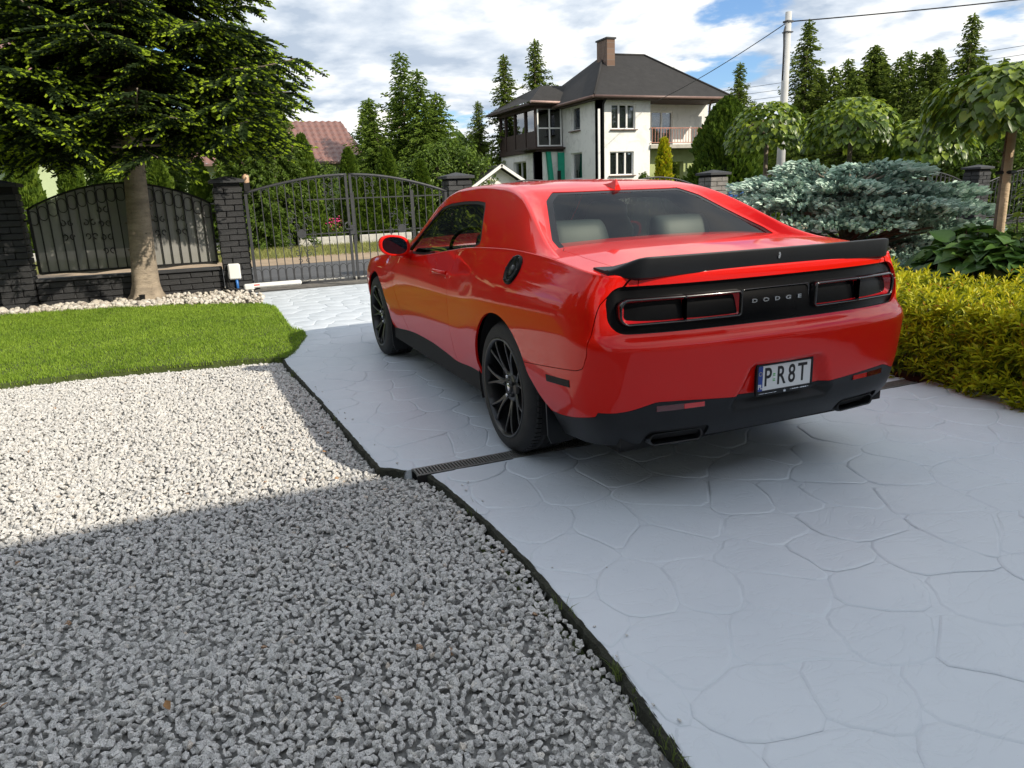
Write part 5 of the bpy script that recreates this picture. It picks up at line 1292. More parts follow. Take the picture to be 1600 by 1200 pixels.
# roof
rf_ = MB(); A, B_, C_, D_ = (25.6, -14.15, 5.36), (25.6, -21.6, 5.36), (33.0, -21.6, 5.36), (33.0, -14.15, 5.36); R1, R2 = (29.25, -16.75, 7.68), (29.1, -18.95, 7.68)
rf_.add([A, B_, C_, D_, R1, R2], [(0, 4, 5, 1), (1, 5, 2), (2, 5, 4, 3), (3, 4, 0), (0, 1, 2, 3)]); roof = rf_.build('roof', M_ROOF, HS)
MB().box((29.3, -17.9, 5.29), (7.2, 7.2, .10)).build('soffit', M_BRN, HS)
for P in ([A, B_], [A, D_]): MB().tube([(p[0], p[1], p[2] - .04) for p in P], .065, 8).build('gutter', M_GUT, HS)
for P in ([A, R1], [B_, R2], [R1, R2]): MB().tube([(p[0], p[1], p[2] + .02) for p in P], .05, 6).build('ridge_cap', M_ROOF, HS)
p_ = MB().add([(29.2, -12.8, 5.55), (29.2, -15.2, 5.50), (35.0, -12.8, 5.50), (30.5, -14.0, 6.42), (30.5, -16.2, 6.42), (35.0, -14.6, 6.42), (35, -12.8, 5.4), (29.2, -15.2, 5.4)], [(0, 1, 4, 3), (0, 3, 5, 2)]).build('porch_roof', M_ROOF, HS)
MB().tube([(29.2, -12.8, 5.52), (29.2, -15.0, 5.48)], .06, 8).build('gutter', plain('pinkish gutter', (.45, .30, .26), .5), HS); MB().box((32.0, -13.6, 5.44), (5.4, 1.7, .10)).build('soffit', M_BRN, HS)
M_CHIM = NT('sooty brick'); _b = M_CHIM.n('ShaderNodeTexBrick'); _b.inputs['Scale'].default_value = 1; _b.inputs['Brick Width'].default_value = .25; _b.inputs['Row Height'].default_value = .08; _b.inputs['Mortar Size'].default_value = .008
_b.inputs['Color1'].default_value = (.14, .085, .06, 1); _b.inputs['Color2'].default_value = (.20, .13, .095, 1); _b.inputs['Mortar'].default_value = (.16, .15, .14, 1)
_m = M_CHIM.n('ShaderNodeMapping'); _m.inputs['Rotation'].default_value = (PI / 2, 0, PI / 2); M_CHIM.L(M_CHIM.pos(), _m.inputs[0]); M_CHIM.L(_m.outputs[0], _b.inputs[0]); M_CHIM.set(Base_Color=_b.outputs[0], Roughness=.9); M_CHIM = M_CHIM.m
ch = MB().box((28.6, -16.5, 7.5), (.95, .42, 1.35)).build('chimney', M_CHIM, roof); MB().box((28.6, -16.5, 8.19), (1.05, .52, .07)).build('chimney_cap', M_CAP, roof)
# small gabled shed
sh = empty('shed', (22.5, -8.3, 0), 0, 'small white gabled shed with timber bargeboards left of the white house', 'shed')
Vs = [(0, 1.1, 0), (0, -1.1, 0), (0, -1.1, 1.65), (0, 0, 2.35), (0, 1.1, 1.65), (3.2, 1.1, 0), (3.2, -1.1, 0), (3.2, -1.1, 1.65), (3.2, 0, 2.35), (3.2, 1.1, 1.65)]
MB().add(Vs, [(0, 4, 3, 2, 1), (5, 6, 7, 8, 9), (0, 5, 9, 4), (1, 2, 7, 6)]).build('wall', M_STUC, sh)
for s in (1, -1):
    quadpart('roof', [(-.35, 0, 2.45), (3.4, 0, 2.45), (3.4, s * 1.45, 1.52), (-.35, s * 1.45, 1.52)], M_ROOF, sh, .05)
    quadpart('bargeboard', [(-.38, 0, 2.47), (-.32, 0, 2.47), (-.32, s * 1.48, 1.53), (-.38, s * 1.48, 1.53)], M_WFR, sh, .10)
sh.rotation_euler[2] = .0
# green bungalow with brown metal tile roof, and its taller neighbour
M_GRN = plain('pale green render', (.50, .60, .36), .9, var=.06, scale=2, bump=.2, bscale=30)
GB = empty('green_bungalow', (0, 0, 0), 0, 'pale green bungalow with brown metal tile roof behind the gate', 'house')
wall_x(GB, 32.0, -5.1, 4.5, -.05, 3.15, [(-3.75, -3.0, 1.45, 2.7), (0, 1.4, 1.2, 2.5)], M_GRN); wall_y(GB, -4.95, 32, 38.5, -.05, 3.15, [], M_GRN)
win_x(GB, 32.0, -3.75, -3.0, 1.45, 2.7, 2); win_x(GB, 32.0, 0, 1.4, 1.2, 2.5, 2)
M_TILE = plain('brown metal tile', (.20, .095, .075), .45, var=.12, scale=3, coat=.2)
def tile_roof(par, A, B_, C_, D_, mat, nu, nv, amp=.03, step=.03):
    """A,B along the eave, D,C along the ridge; ribs run up the slope, steps across it"""
    A, B_, C_, D_ = map(Vector, (A, B_, C_, D_)); n = (B_ - A).cross(D_ - A).normalized(); n = n if n.z > 0 else -n; V = []; F = []; U = nu * 4; W = nv * 3
    for j in range(W + 1):
        v = j / W; L = A.lerp(D_, v); R_ = B_.lerp(C_, v); st = step * (1 - (v * nv) % 1)
        for i in range(U + 1):
            u = i / U; wx = (A.lerp(B_, .5) - A).length; p = L.lerp(R_, u); s_ = (p - A).dot((B_ - A).normalized()); V.append(p + n * (amp * math.sin(s_ * 2 * PI / ((B_ - A).length / nu)) + st))
    for j in range(W):
        for i in range(U): F.append((j * (U + 1) + i, j * (U + 1) + i + 1, (j + 1) * (U + 1) + i + 1, (j + 1) * (U + 1) + i))
    return MB().add(V, F, False).build('roof', mat, par)
tile_roof(GB, (31.4, 5.0, 3.1), (31.4, -5.55, 3.1), (34.6, -4.95, 5.15), (34.6, 5.0, 5.15), M_TILE, 34, 9, .03, .03)
tile_roof(GB, (31.4, -5.55, 3.1), (38.6, -5.55, 3.1), (35.8, -4.95, 5.15), (34.6, -4.95, 5.15), M_TILE, 20, 9, .03, .03)
MB().box((31.38, -.3, 3.08), (.12, 10.6, .10)).build('gutter', M_GUT, GB)
GH2 = empty('green_house', (0, 0, 0), 0, 'tall pale green house with grey corrugated canopy at the far left', 'house')
wall_x(GH2, 31.0, 4.6, 16, -.05, 6.2, [(9.5, 10.8, 1.2, 2.5)], M_GRN); wall_y(GH2, 4.75, 31.3, 38, -.05, 6.2, [], M_GRN, name='side_wall'); win_x(GH2, 31.0, 9.5, 10.8, 1.2, 2.5, 2)
tile_roof(GH2, (29.7, 7.0, 3.55), (29.7, 9.6, 3.55), (31.0, 9.6, 4.25), (31.0, 7.0, 4.25), plain('grey corrugated sheet', (.30, .31, .33), .5, metal=.3), 14, 1, .035, 0)
tile_roof(GH2, (30.4, 4.2, 6.1), (30.4, 16, 6.1), (34.5, 16, 8.3), (34.5, 4.2, 8.3), M_TILE, 30, 10)
# utility pole and wires
M_CONC = plain('pale concrete pole', (.50, .50, .49), .8, var=.1, scale=3, bump=.2, bscale=40); M_WIRE = plain('black cable', (.012, .012, .013), .6, var=0)
PL = empty('utility_pole', (13.64, -13.56, 0), 0, 'tall pale concrete utility pole behind the blue spruce', 'utility pole')
MB().tube([(0, 0, 0), (0, 0, 5.97)], [.135, .085], 16).build('shaft', M_CONC, PL); MB().tube([(.0, .10, 4.2), (.0, .11, 5.1), (.02, .12, 5.45), (.0, .09, 5.6)], .02, 6).build('cable_guard', M_IRON, PL)
MB().box((0, 0, 5.72), (.20, .20, .05)).box((0, 0, 5.45), (.21, .21, .03)).build('clamp', M_IRON, PL)
def wire(A, B_, sag, r, label, n=30):
    P = [(A[0] + (B_[0] - A[0]) * i / n, A[1] + (B_[1] - A[1]) * i / n, A[2] + (B_[2] - A[2]) * i / n - sag * 4 * (i / n) * (1 - i / n)) for i in range(n + 1)]
    o = MB().tube(P, r, 5).build('overhead_wire', M_WIRE); tag(o, label, 'wire'); return o
wire((13.6, -13.6, 5.72), (6.3, -24, 6.1), .10, .017, 'thick overhead cable leaving the pole to the right edge')
wire((13.6, -13.5, 5.70), (26.0, -17.35, 5.1), .12, .013, 'service cable from the pole down to the white house eaves')
for k in range(4):
    wire((8, -40, 6.4 + k * .42), (46, -26, 6.2 + k * .36), .25, .012, ('lowest', 'second lowest', 'second highest', 'highest')[k] + ' of four thin distant wires at the upper right')
# the house behind the camera, whose eaves shade the near driveway
HB = empty('own_house', (0, 0, 0), 0, 'large cream rendered house behind the photographer that shades the driveway', 'house')
M_CREAM = plain('cream render', (.74, .72, .68), .9, var=.06, scale=2)
b = MB(); b.box((-11.0, -1.5, 2.4), (8.0, 21, 4.95)); b.build('wall', M_CREAM, HB)
rb = MB(); e0, e1 = (-6.13, -12.3, 5.16), (-6.13, 9.3, 5.16)
rb.add([(-6.13, -12.3, 5.12), (-6.13, 9.3, 5.12), (-11.2, 9.3, 6.9), (-11.2, -12.3, 6.9), (-16.2, -12.3, 5.0), (-16.2, 9.3, 5.0), (-6.13, -12.3, 4.98), (-6.13, 9.3, 4.98)], [(0, 1, 2, 3), (3, 2, 5, 4), (0, 6, 7, 1), (6, 4, 5, 7), (0, 3, 4, 6), (1, 7, 5, 2)]); rb.build('roof', M_ROOF, HB)
for (y, z, w, h) in ((-4.5, .9, 2.6, 2.2), (1.0, 1.5, 1.6, 1.3), (5.5, 1.5, 1.6, 1.3), (-9, 1.5, 1.6, 1.3)):
    f = MB().box((-6.97, y, z + h / 2), (.08, w, h)).build('window', M_WFR, HB); MB().box((-6.92, y, z + h / 2), (.02, w - .16, h - .16)).build('pane', M_GLOSS, f)
# ================================================================= plants
def mat_leaf(name, stops, rough=.55, transl=.3, nscale=.9, spec=.3, coat=0):
    s = NT(name); at = s.n('ShaderNodeAttribute', attribute_name='tint'); oi = s.n('ShaderNodeObjectInfo'); v = s.pos(); n = s.noise(v, nscale, 3, .6)
    f = s.math('ADD', at.outputs['Fac'], s.math('MULTIPLY', s.math('SUBTRACT', n, .5), .35)); c = s.ramp(f, stops)
    s.set(Base_Color=c, Roughness=rough); s.p.inputs['Specular IOR Level'].default_value = spec
    tr = s.n('ShaderNodeBsdfTranslucent'); s.L(c, tr.inputs[0]); mx = s.n('ShaderNodeMixShader'); mx.inputs[0].default_value = transl
    s.L(s.p.outputs[0], mx.inputs[1]); s.L(tr.outputs[0], mx.inputs[2]); s.L(mx.outputs[0], s.o.inputs[0]); return s.m
def mat_bark(name, a, b_, sc=(6, 6, 22)):
    s = NT(name); v = s.pos('Object', sc); n = s.noise(v, 2.2, 6, .65, .6); n2 = s.noise(s.pos('Object', (3, 3, 9)), 1.2, 4, .6)
    c = s.mix(s.ramp(n2, [(.35, (0, 0, 0)), (.65, (1, 1, 1))]), a, b_); c = s.mix(s.ramp(n, [(.30, (.8, .8, .8)), (.42, (0, 0, 0))]), c, tuple(x * .3 for x in a)); s.set(Base_Color=c, Roughness=.9, Normal=s.bump(n, .7, .02)); return s.m
M_BARK = mat_bark('grey brown bark', (.16, .13, .10), (.24, .20, .16)); M_BARKS = mat_bark('pale spruce bark', (.40, .33, .25), (.24, .20, .155))
M_STAKE = mat_bark('barked timber stake', (.58, .44, .29), (.46, .34, .22))
def frames(D):
    """orthonormal frames with x axis along D"""
    D = D / np.maximum(np.linalg.norm(D, axis=1, keepdims=True), 1e-9); a = np.where(np.abs(D[:, 2:3]) < .9, np.array([[0, 0, 1.]]), np.array([[1., 0, 0]])); S = np.cross(a, D); S /= np.linalg.norm(S, axis=1, keepdims=True); U = np.cross(D, S); return D, S, U
def sprigs(P, D, L, W, tint, roll=None, planes=2, droop=0.0):
    """needle shoots: crossed tapered blades along D"""
    n = len(P); X_, S, U = frames(D); roll = rng.uniform(0, PI, n) if roll is None else roll; V = []; Q = []; L = np.broadcast_to(L, (n,)); W = np.broadcast_to(W, (n,))
    for k in range(planes):
        a = roll + PI * k / planes; w = (S * np.cos(a)[:, None] + U * np.sin(a)[:, None]) * W[:, None] * .5; e = X_ * L[:, None]
        V.append(np.stack([P - w * .55, P + e * .62 - w, P + e, P + e * .62 + w, P + w * .55], 1))
    V = np.stack(V, 1).reshape(-1, 3); m = n * planes; i = np.arange(m)[:, None] * 5
    return V, i + np.array([[1, 2, 3]]), i + np.array([[0, 1, 3, 4]]), np.repeat(tint, 5 * planes)
def needles(P, D, L, W, tint, planes=2):
    n = len(P); X_, S, U = frames(D); roll = rng.uniform(0, PI, n); V = []; L = np.broadcast_to(L, (n,)); W = np.broadcast_to(W, (n,))
    for k in range(planes):
        a = roll + PI * k / planes; w = (S * np.cos(a)[:, None] + U * np.sin(a)[:, None]) * W[:, None] * .5; e = X_ * L[:, None]
        V.append(np.stack([P - w, P + e - w * .6, P + e + w * .6, P + w], 1))
    V = np.stack(V, 1).reshape(-1, 3); m = n * planes; i = np.arange(m)[:, None] * 4
    return V, None, i + np.array([[0, 1, 2, 3]]), np.repeat(tint, 4 * planes)
def leaves(P, N_, L, W, tint, fold=.25):
    """pointed leaves lying along random directions in the plane normal to N_: diamond folded on the midrib"""
    n = len(P); Z_, S, U = frames(N_); a = rng.uniform(0, 2 * PI, n); d = S * np.cos(a)[:, None] + U * np.sin(a)[:, None]; s = np.cross(Z_, d); L = np.broadcast_to(L, (n,))[:, None]; W = np.broadcast_to(W, (n,))[:, None]
    V = np.stack([P, P + d * L * .45 + s * W * .5 + Z_ * W * fold, P + d * L - Z_ * L * .12, P + d * L * .45 - s * W * .5 + Z_ * W * fold], 1).reshape(-1, 3); i = np.arange(n)[:, None] * 4
    T = np.concatenate([i + np.array([[0, 1, 2]]), i + np.array([[0, 2, 3]])]); return V, T, None, np.repeat(tint, 4)
def join(parts):
    Vs, Ts, Qs, Cs = [], [], [], []; o = 0
    for V, T, Q, C in parts:
        Vs.append(V); Cs.append(C)
        if T is not None: Ts.append(T + o)
        if Q is not None: Qs.append(Q + o)
        o += len(V)
    return np.concatenate(Vs), (np.concatenate(Ts) if Ts else None), (np.concatenate(Qs) if Qs else None), np.concatenate(Cs)
def foliage(name, parts, mat, parent, loc=None):
    V, T, Q, C = join(parts); o = link(name, fast_mesh(name, V, T, Q, col=C), mat, parent, loc=loc); o['kind'] = 'stuff'; return o
M_SPR = mat_leaf('spruce needles with fresh tips', [(.0, (.014, .028, .010)), (.35, (.036, .066, .020)), (.55, (.075, .12, .026)), (.72, (.20, .30, .018)), (1, (.42, .56, .035))], .6, .35)
M_CON = mat_leaf('conifer needles', [(.0, (.04, .07, .014)), (.45, (.12, .18, .028)), (.8, (.25, .32, .045)), (1, (.34, .42, .06))], .65, .38)
M_THU = mat_leaf('thuja foliage', [(.0, (.03, .06, .008)), (.5, (.075, .135, .014)), (1, (.17, .25, .025))], .6, .25, 3)
M_BLU = mat_leaf('blue spruce needles', [(.0, (.03, .055, .045)), (.22, (.15, .24, .20)), (.50, (.44, .59, .50)), (1, (.68, .80, .71))], .6, .12, 2)
M_BRD = mat_leaf('broad green leaves', [(.0, (.035, .065, .012)), (.5, (.095, .16, .022)), (1, (.21, .31, .04))], .5, .35)
M_LTG = mat_leaf('mid green tree needles', [(.0, (.05, .09, .016)), (.45, (.13, .21, .03)), (1, (.30, .40, .06))], .6, .4)
M_YEL = mat_leaf('golden spirea leaves', [(.0, (.07, .11, .008)), (.35, (.25, .30, .012)), (.7, (.52, .52, .02)), (.93, (.68, .58, .025)), (1, (.42, .19, .03))], .5, .35, 2)
M_CAT = mat_leaf('catalpa leaves', [(.0, (.045, .085, .012)), (.5, (.10, .17, .02)), (1, (.34, .44, .04))], .38, .35, 1.5, .5)
M_HOS = mat_leaf('deep green large leaves', [(.0, (.02, .05, .012)), (.6, (.045, .11, .018)), (1, (.10, .19, .03))], .42, .25, 1.5, .5)
# ---- the big spruce on the left
def branch_path(az, L, z0, r0=.12, droop=.35, lift=.25):
    P = []
    for i in range(11):
        t = i / 10; rr = r0 + L * t; z = z0 + L * (.10 * t - droop * t * t + lift * t**3.2); P.append(np.array([rr * math.cos(az), rr * math.sin(az), z]))
    return np.array(P)
def big_spruce():
    e = empty('spruce_tree', (9.05, 3.18, 0), 0, 'large spruce with pale bare trunk and bright green new tips, left foreground', 'tree')
    prof = [(.33, -.06), (.265, .03), (.220, .12), (.196, .26), (.182, .5), (.170, .9), (.160, 1.4), (.150, 1.9), (.135, 2.6), (.12, 4), (.09, 6), (.03, 8.2)]
    b = MB(); n = 28; V = []; F = []
    for j, (r, z) in enumerate(prof):
        for k in range(n):
            a = 2 * PI * k / n; rr = r * (1 + (.16 * math.sin(a * 5 + 1) * max(0, 1 - z / .3) if z < .3 else 0) + .035 * math.sin(a * 3 + z * 2) + random.uniform(-.012, .012)); V.append((rr * math.cos(a) + .01 * z, rr * math.sin(a) - .060 * z, z))
    for j in range(len(prof) - 1):
        for k in range(n): F.append((j * n + k, j * n + (k + 1) % n, (j + 1) * n + (k + 1) % n, (j + 1) * n + k))
    b.add(V, F, True); b.build('trunk', M_BARKS, e)
    # knots
    rr = random.Random(5); kb = MB()
    for _ in range(34):
        z = rr.uniform(.45, 2.0); a = rr.uniform(0, 2 * PI); r = .172; c = Vector((r * math.cos(a) + .01 * z, r * math.sin(a) - .060 * z, z)); kb.tube([c, c + Vector((math.cos(a), math.sin(a), .3)) * rr.uniform(.012, .035)], [rr.uniform(.010, .018), .008], 6)
    o = kb.build('knot', M_BARK, e); o['kind'] = 'stuff'
    wood = MB(); parts = []; R_ = random.Random(11); z = 2.30; lev = 0
    while z < 8.0:
        f = (z - 1.9) / 6.4; Lm = 2.48 * (1 - f)**.62 + .15
        if z < 2.6: Lm *= .84
        nb = 11 if z < 5.2 else 7
        for k in range(nb):
            az = 2 * PI * (k + R_.uniform(-.35, .35)) / nb + lev * 1.1; L = Lm * R_.uniform(.72, 1.08); P = branch_path(az, L, z + R_.uniform(-.1, .1), droop=R_.uniform(.22, .42) * (1 if f < .5 else .4), lift=R_.uniform(.12, .3)); P[:, 0] += .01 * z; P[:, 1] -= .06 * z
            wood.tube(P[::2], [.028 * (1 - i / 6.5) * (L / 3) + .004 for i in range(6)], 5)
            D = np.gradient(P, axis=0); D /= np.linalg.norm(D, axis=1)[:, None]; side = np.array([-math.sin(az), math.cos(az), 0])
            nt = int(12 + L * 9); t0 = .16 if z < 6 else .05
            for q in range(nt):
                t = t0 + (1 - t0) * (q + R_.random()) / nt; i = min(int(t * 10), 9); u = t * 10 - i; p = P[i] * (1 - u) + P[i + 1] * u; d = D[i]; s = 1 if q % 2 else -1
                tl = (.62 * math.sin(PI * min(1, .25 + .8 * (1 - t)))**.8 + .10) * min(1, L / 2.2) * R_.uniform(.7, 1.15); dr = -.35 if R_.random() < .35 else -.12
                td = d * R_.uniform(.45, .8) + side * s * R_.uniform(.7, 1.0) + np.array([0, 0, dr]); td /= np.linalg.norm(td); m = max(3, int(tl / .046)); tt = (np.arange(m) + .5) / m
                Q = p + np.outer(tt * tl, td) + np.stack([np.zeros(m), np.zeros(m), -.18 * tl * tt**2], 1)
                # two rows of side shoots along the twig
                for s2 in (-1, 1):
                    sd = np.cross(td, [0, 0, 1]) * s2; dd = td * .75 + sd * .75 + np.array([0, 0, R_.uniform(-.25, .08)]); DD = np.repeat(dd[None], m, 0) + rng.normal(0, .14, (m, 3))
                    parts.append((Q, DD, np.full(m, .105) * (1 - .35 * tt), np.full(m, .040), np.clip(rng.normal(.30, .10, m), 0, .5)))
                parts.append((Q, np.repeat(td[None], m, 0) + rng.normal(0, .1, (m, 3)), np.full(m, .09), np.full(m, .042), np.clip(rng.normal(.28, .1, m), 0, .5)))
                # fresh tips, mostly on the outer part of each branch
                if t > .38 or R_.random() < .3:
                    k2 = max(1, int(m * .75)); sel = np.sort(rng.choice(m, min(k2, m), False)); s2 = rng.choice([-1, 1], len(sel)); sd = np.cross(td, [0, 0, 1])[None] * s2[:, None]; dd = td[None] * .8 + sd * .8 + np.array([[0, 0, -.05]]) + rng.normal(0, .15, (len(sel), 3))
                    ddn = dd / np.linalg.norm(dd, axis=1)[:, None]; parts.append((Q[sel] + ddn * .085, ddn + [[0, 0, -.25]], np.full(len(sel), .058), np.full(len(sel), .046), np.clip(rng.normal(.84, .12, len(sel)), .6, 1)))
                    parts.append((Q[-1:] + td * .04, td[None] + [[0, 0, -.2]], np.array([.075]), np.array([.038]), np.array([.95])))
        z += R_.uniform(.17, .27) * (1 + .6 * f); lev += 1
    w_ = wood.build('branches', M_BARK, e); w_['kind'] = 'stuff'
    P, D, L, W, C = (np.concatenate([q[i] for q in parts]) for i in range(5)); print('spruce sprigs', len(P))
    foliage('crown', [needles(P, D, L, W * .62, C, planes=2)], M_SPR, e); return e
big_spruce()
# a small shaded sprout on the trunk
# ---- generic conifer for the background
def conifer_mesh(h, r, seed, nbr=150, sl=.30, ragged=.3, bare=.08, double=False, dens_=1.0):
    R_ = random.Random(seed); parts = []; wood = MB(); wood.tube([(0, 0, 0), (0, 0, h * .97)], [h * .018, .015], 6)
    for q in range(nbr):
        f = bare + (1 - bare) * (q / nbr)**1.05; z = h * f; L = r * (1 - f)**.75 * R_.uniform(1 - ragged, 1 + ragged * .5) + .12; az = q * 2.399 + R_.uniform(-.3, .3); n = max(3, int(L / sl * 3.0 * dens_)); t = (np.arange(n) + .5) / n
        P = np.stack([math.cos(az) * L * t, math.sin(az) * L * t, z + L * (.12 * t - .42 * t * t + .22 * t**3)], 1); d = np.array([math.cos(az), math.sin(az), -.15])
        if L > r * .3: wood.tube([(0, 0, z), tuple(P[-1])], [.02, .006], 4, caps=False)
        for s in (-1, 0, 1):
            sd = np.array([-math.sin(az), math.cos(az), 0]) * s; D = np.repeat((d * .7 + sd)[None], n, 0) + rng.normal(0, .2, (n, 3)) + [[0, 0, -.2]]
            parts.append((P + rng.normal(0, .05, (n, 3)), D, sl * (1.1 - .45 * t) * (1 if s else 1.1), np.full(n, sl * .30), np.clip(rng.normal(.35, .16, n) + .3 * t, 0, 1)))
    parts.append((np.array([[0, 0, h * .95]]), np.array([[0, 0, 1.]]), np.array([h * .06]), np.array([.12]), np.array([.6])))
    P, D, L, W, C = (np.concatenate([q[i] for q in parts]) for i in range(5)); V, T, Q, C = needles(P, D, L, W, C)
    return wood.mesh('trunk'), fast_mesh('crown', V, T, Q, col=C)
def place_tree(name, meshes, mats, loc, sc, rz, label, group=None, cat='tree', parts=('trunk', 'crown')):
    e = empty(name, loc, rz, label, cat, group); e.scale = sc if isinstance(sc, tuple) else (sc, sc, sc)
    for me, m, nm in zip(meshes, mats, parts):
        if not me.materials: me.materials.append(m)
        o = link(nm, me, None, e)
        if nm != 'trunk' and nm != 'stake': o['kind'] = 'stuff'
    return e
CA = conifer_mesh(8.0, 1.9, 1, 300, .15, .45, dens_=1.1); CB = conifer_mesh(8.0, 1.7, 2, 190, .15, .75, .05, dens_=1.2); CC = conifer_mesh(7.0, 2.6, 3, 330, .19, .45, .03, dens_=.95)
GT = 'conifers standing beyond the fences'
for (x, y, hh, m, lab) in (
    (34.8, -13.9, 8.5, CB, 'slim dark spruce behind the left corner of the white house roof'), (36.2, -16.4, 9.6, CB, 'tall spruce top rising over the white house roof left of the chimney'),
    (35.0, -12.4, 6.2, CB, 'drooping spruce beside the burnt porch of the white house'),
    (28.6, -24.4, 7.4, CB, 'thin half-bare spruce right of the white house roof'), (33.5, -23.8, 7.9, CB, 'small spruce top peeking over the right slope of the white house roof'), 
    (19.6, -20.1, 7.3, CB, 'tall slender spruce just right of the utility pole'), (18.6, -22.5, 6.3, CC, 'broad yellowish spruce in the middle of the right-hand trees'), (16.6, -23.4, 5.9, CA, 'dark spruce between the broad one and the tallest right-hand spruce'),
    (14.4, -22.1, 6.5, CB, 'narrow dark spruce with open layered branches near the right edge'), (20.5, -20.8, 5.0, CC, 'low bushy spruce behind the utility pole'), (12.6, -25.0, 4.6, CC, 'low dark conifer behind the staked tree at the right edge'),
    (17.6, -20.6, 5.0, CC, 'low conifer right of the utility pole behind the round trees'), (15.2, -21.0, 4.3, CC, 'low conifer in shade behind the third round tree')):
    k = 7.0 if m is CC else 8.0; place_tree('spruce_tree', m, (M_BARK, M_CON), (x, y, 0), hh / k, random.uniform(0, 6), lab, GT)
# tree between the two houses and the one behind the big spruce
def blob_tree_mesh(h, rx, seed, n=9000, ls=.16, z0=.12, lobes=16, wood_r=.12, narrow=.55):
    R_ = np.random.default_rng(seed); wood = MB(); parts = []
    wood.tube([(0, 0, 0), (.05, .03, h * .5), (0, .05, h * .85)], [wood_r, wood_r * .6, .02], 7)
    C_ = []
    for k in range(lobes):
        f = z0 + (.92 - z0) * (k + .5) / lobes; rad = rx * (1 - ((f - .38) / .66)**2 * (1 if f > .38 else .3)) ; a = k * 2.399; q = R_.uniform(.25, .75) * max(rad, .2); c = np.array([q * math.cos(a), q * math.sin(a), h * f]); C_.append((c, max(rad, .25) * R_.uniform(narrow * .8, narrow * 1.25)))
        wood.tube([(0, 0, h * f * .8), tuple(c)], [wood_r * .35, .01], 5, caps=False)
    m = n // lobes
    for c, r in C_:
        u = R_.normal(size=(m, 3)); u /= np.linalg.norm(u, axis=1)[:, None]; rad = r * R_.uniform(.35, 1, m)**.5 * (1 + .3 * np.sin(u[:, 0] * 5 + u[:, 2] * 4)); P = c + u * rad[:, None] * [1, 1, 1.15]; N_ = u + R_.normal(0, .5, (m, 3)) + [0, 0, .4]
        parts.append(leaves(P, N_, R_.uniform(.7, 1.2, m) * ls, R_.uniform(.4, .6, m) * ls, np.clip(R_.normal(.5, .2, m), 0, 1)))
    V, T, Q, C = join(parts); return wood.mesh('trunk'), fast_mesh('crown', V, T, Q, col=C)
D2 = blob_tree_mesh(5.0, 2.0, 5, 9000, .17, .06, 18, .1, .5); SH = blob_tree_mesh(2.2, 1.0, 6, 5000, .10, .12, 12, .04, .55)
def multi_conifer(h, r, seed, stems=7):
    R_ = random.Random(seed); Vs, Ts, Qs, Cs = [], [], [], []; o = 0; w = MB()
    for k in range(stems):
        a = k * 2 * PI / max(1, stems - 1) + R_.uniform(-.3, .3); q = 0 if k == 0 else r * R_.uniform(.42, .62); hh = h * (1 if k == 0 else R_.uniform(.72, .97)); _, c = conifer_mesh(hh, r * R_.uniform(.50, .68), seed + k, 150, .17, .55, .02, dens_=.9)
        V = np.empty(len(c.vertices) * 3, np.float32); c.vertices.foreach_get('co', V); V = V.reshape(-1, 3) + [q * math.cos(a), q * math.sin(a), 0]; T = np.zeros((0, 3), int); Q = np.array([list(p.vertices) for p in c.polygons]); C = np.empty(len(V), np.float32); c.attributes['tint'].data.foreach_get('value', C)
        Vs.append(V); Ts.append(T + o); Qs.append(Q + o); Cs.append(C); o += len(V); w.tube([(q * .3 * math.cos(a), q * .3 * math.sin(a), 0), (q * math.cos(a), q * math.sin(a), hh * .9)], [.10, .015], 6); bpy.data.meshes.remove(c)
    return w.mesh('trunk'), fast_mesh('crown', np.concatenate(Vs), np.concatenate(Ts), np.concatenate(Qs), col=np.concatenate(Cs))
DD = multi_conifer(7.4, 2.6, 8); DE = multi_conifer(5.6, 2.4, 40)
for (x, y, hh, rz, lab) in ((19.0, -21.6, 1.05, 0, 'bushy many-topped spruce right of the utility pole'), (17.9, -23.6, 1.08, 2, 'broad many-topped spruce in the middle of the right-hand trees'), (15.8, -24.6, .98, 4, 'many-topped spruce left of the open-branched spruce'), (21.5, -22.6, .85, 5, 'many-topped spruce behind the round thuja'), (12.6, -23.0, .80, 1, 'many-topped spruce behind the staked tree')):
    place_tree('spruce_tree', DE, (M_BARK, M_CON), (x, y, 0), (.9, .9, hh), rz, lab, GT)
_d = (DD[0], DD[1].copy()); _d[1].materials.clear(); place_tree('tall_tree', _d, (M_BARK, M_LTG), (29.2, -6.7, 0), (1.12, 1.12, 1.0), 1, 'tall bushy green conifer between the brown roof and the white house', GT)
place_tree('tall_tree', DD, (M_BARK, M_BRD), (21.8, .2, 0), (.62, .62, .92), 2.2, 'green tree across the street showing right of the big spruce', GT)
place_tree('tall_tree', DD, (M_BARK, M_CON), (24.8, 4.0, 0), (.8, .8, 1.1), 4, 'tree across the street seen through the big spruce', GT)
for (x, y, s, lab) in ((31.5, -10.2, .75, 'rounded tree left of the shed beyond the garden'), (38, -13.0, 1.0, 'rounded tree far behind the shed'), (41, -11.2, 1.15, 'pale distant tree above the shed roof'), (30.0, -9.0, .8, 'leafy tree between the tall bushy conifer and the shed'),
                       (24.2, -21.8, .85, 'leafy tree at the right end of the white house'), (22, -24, .9, 'leafy tree in front of the thin spruce'), (12, -21, .8, 'leafy tree behind the right-hand fence pillar'), (9.8, -24, .85, 'leafy tree at the right edge beyond the fence')):
    place_tree('leafy_tree', D2, (M_BARK, M_BRD), (x, y, 0), s, random.uniform(0, 6), lab, 'leafy trees in the neighbouring gardens')
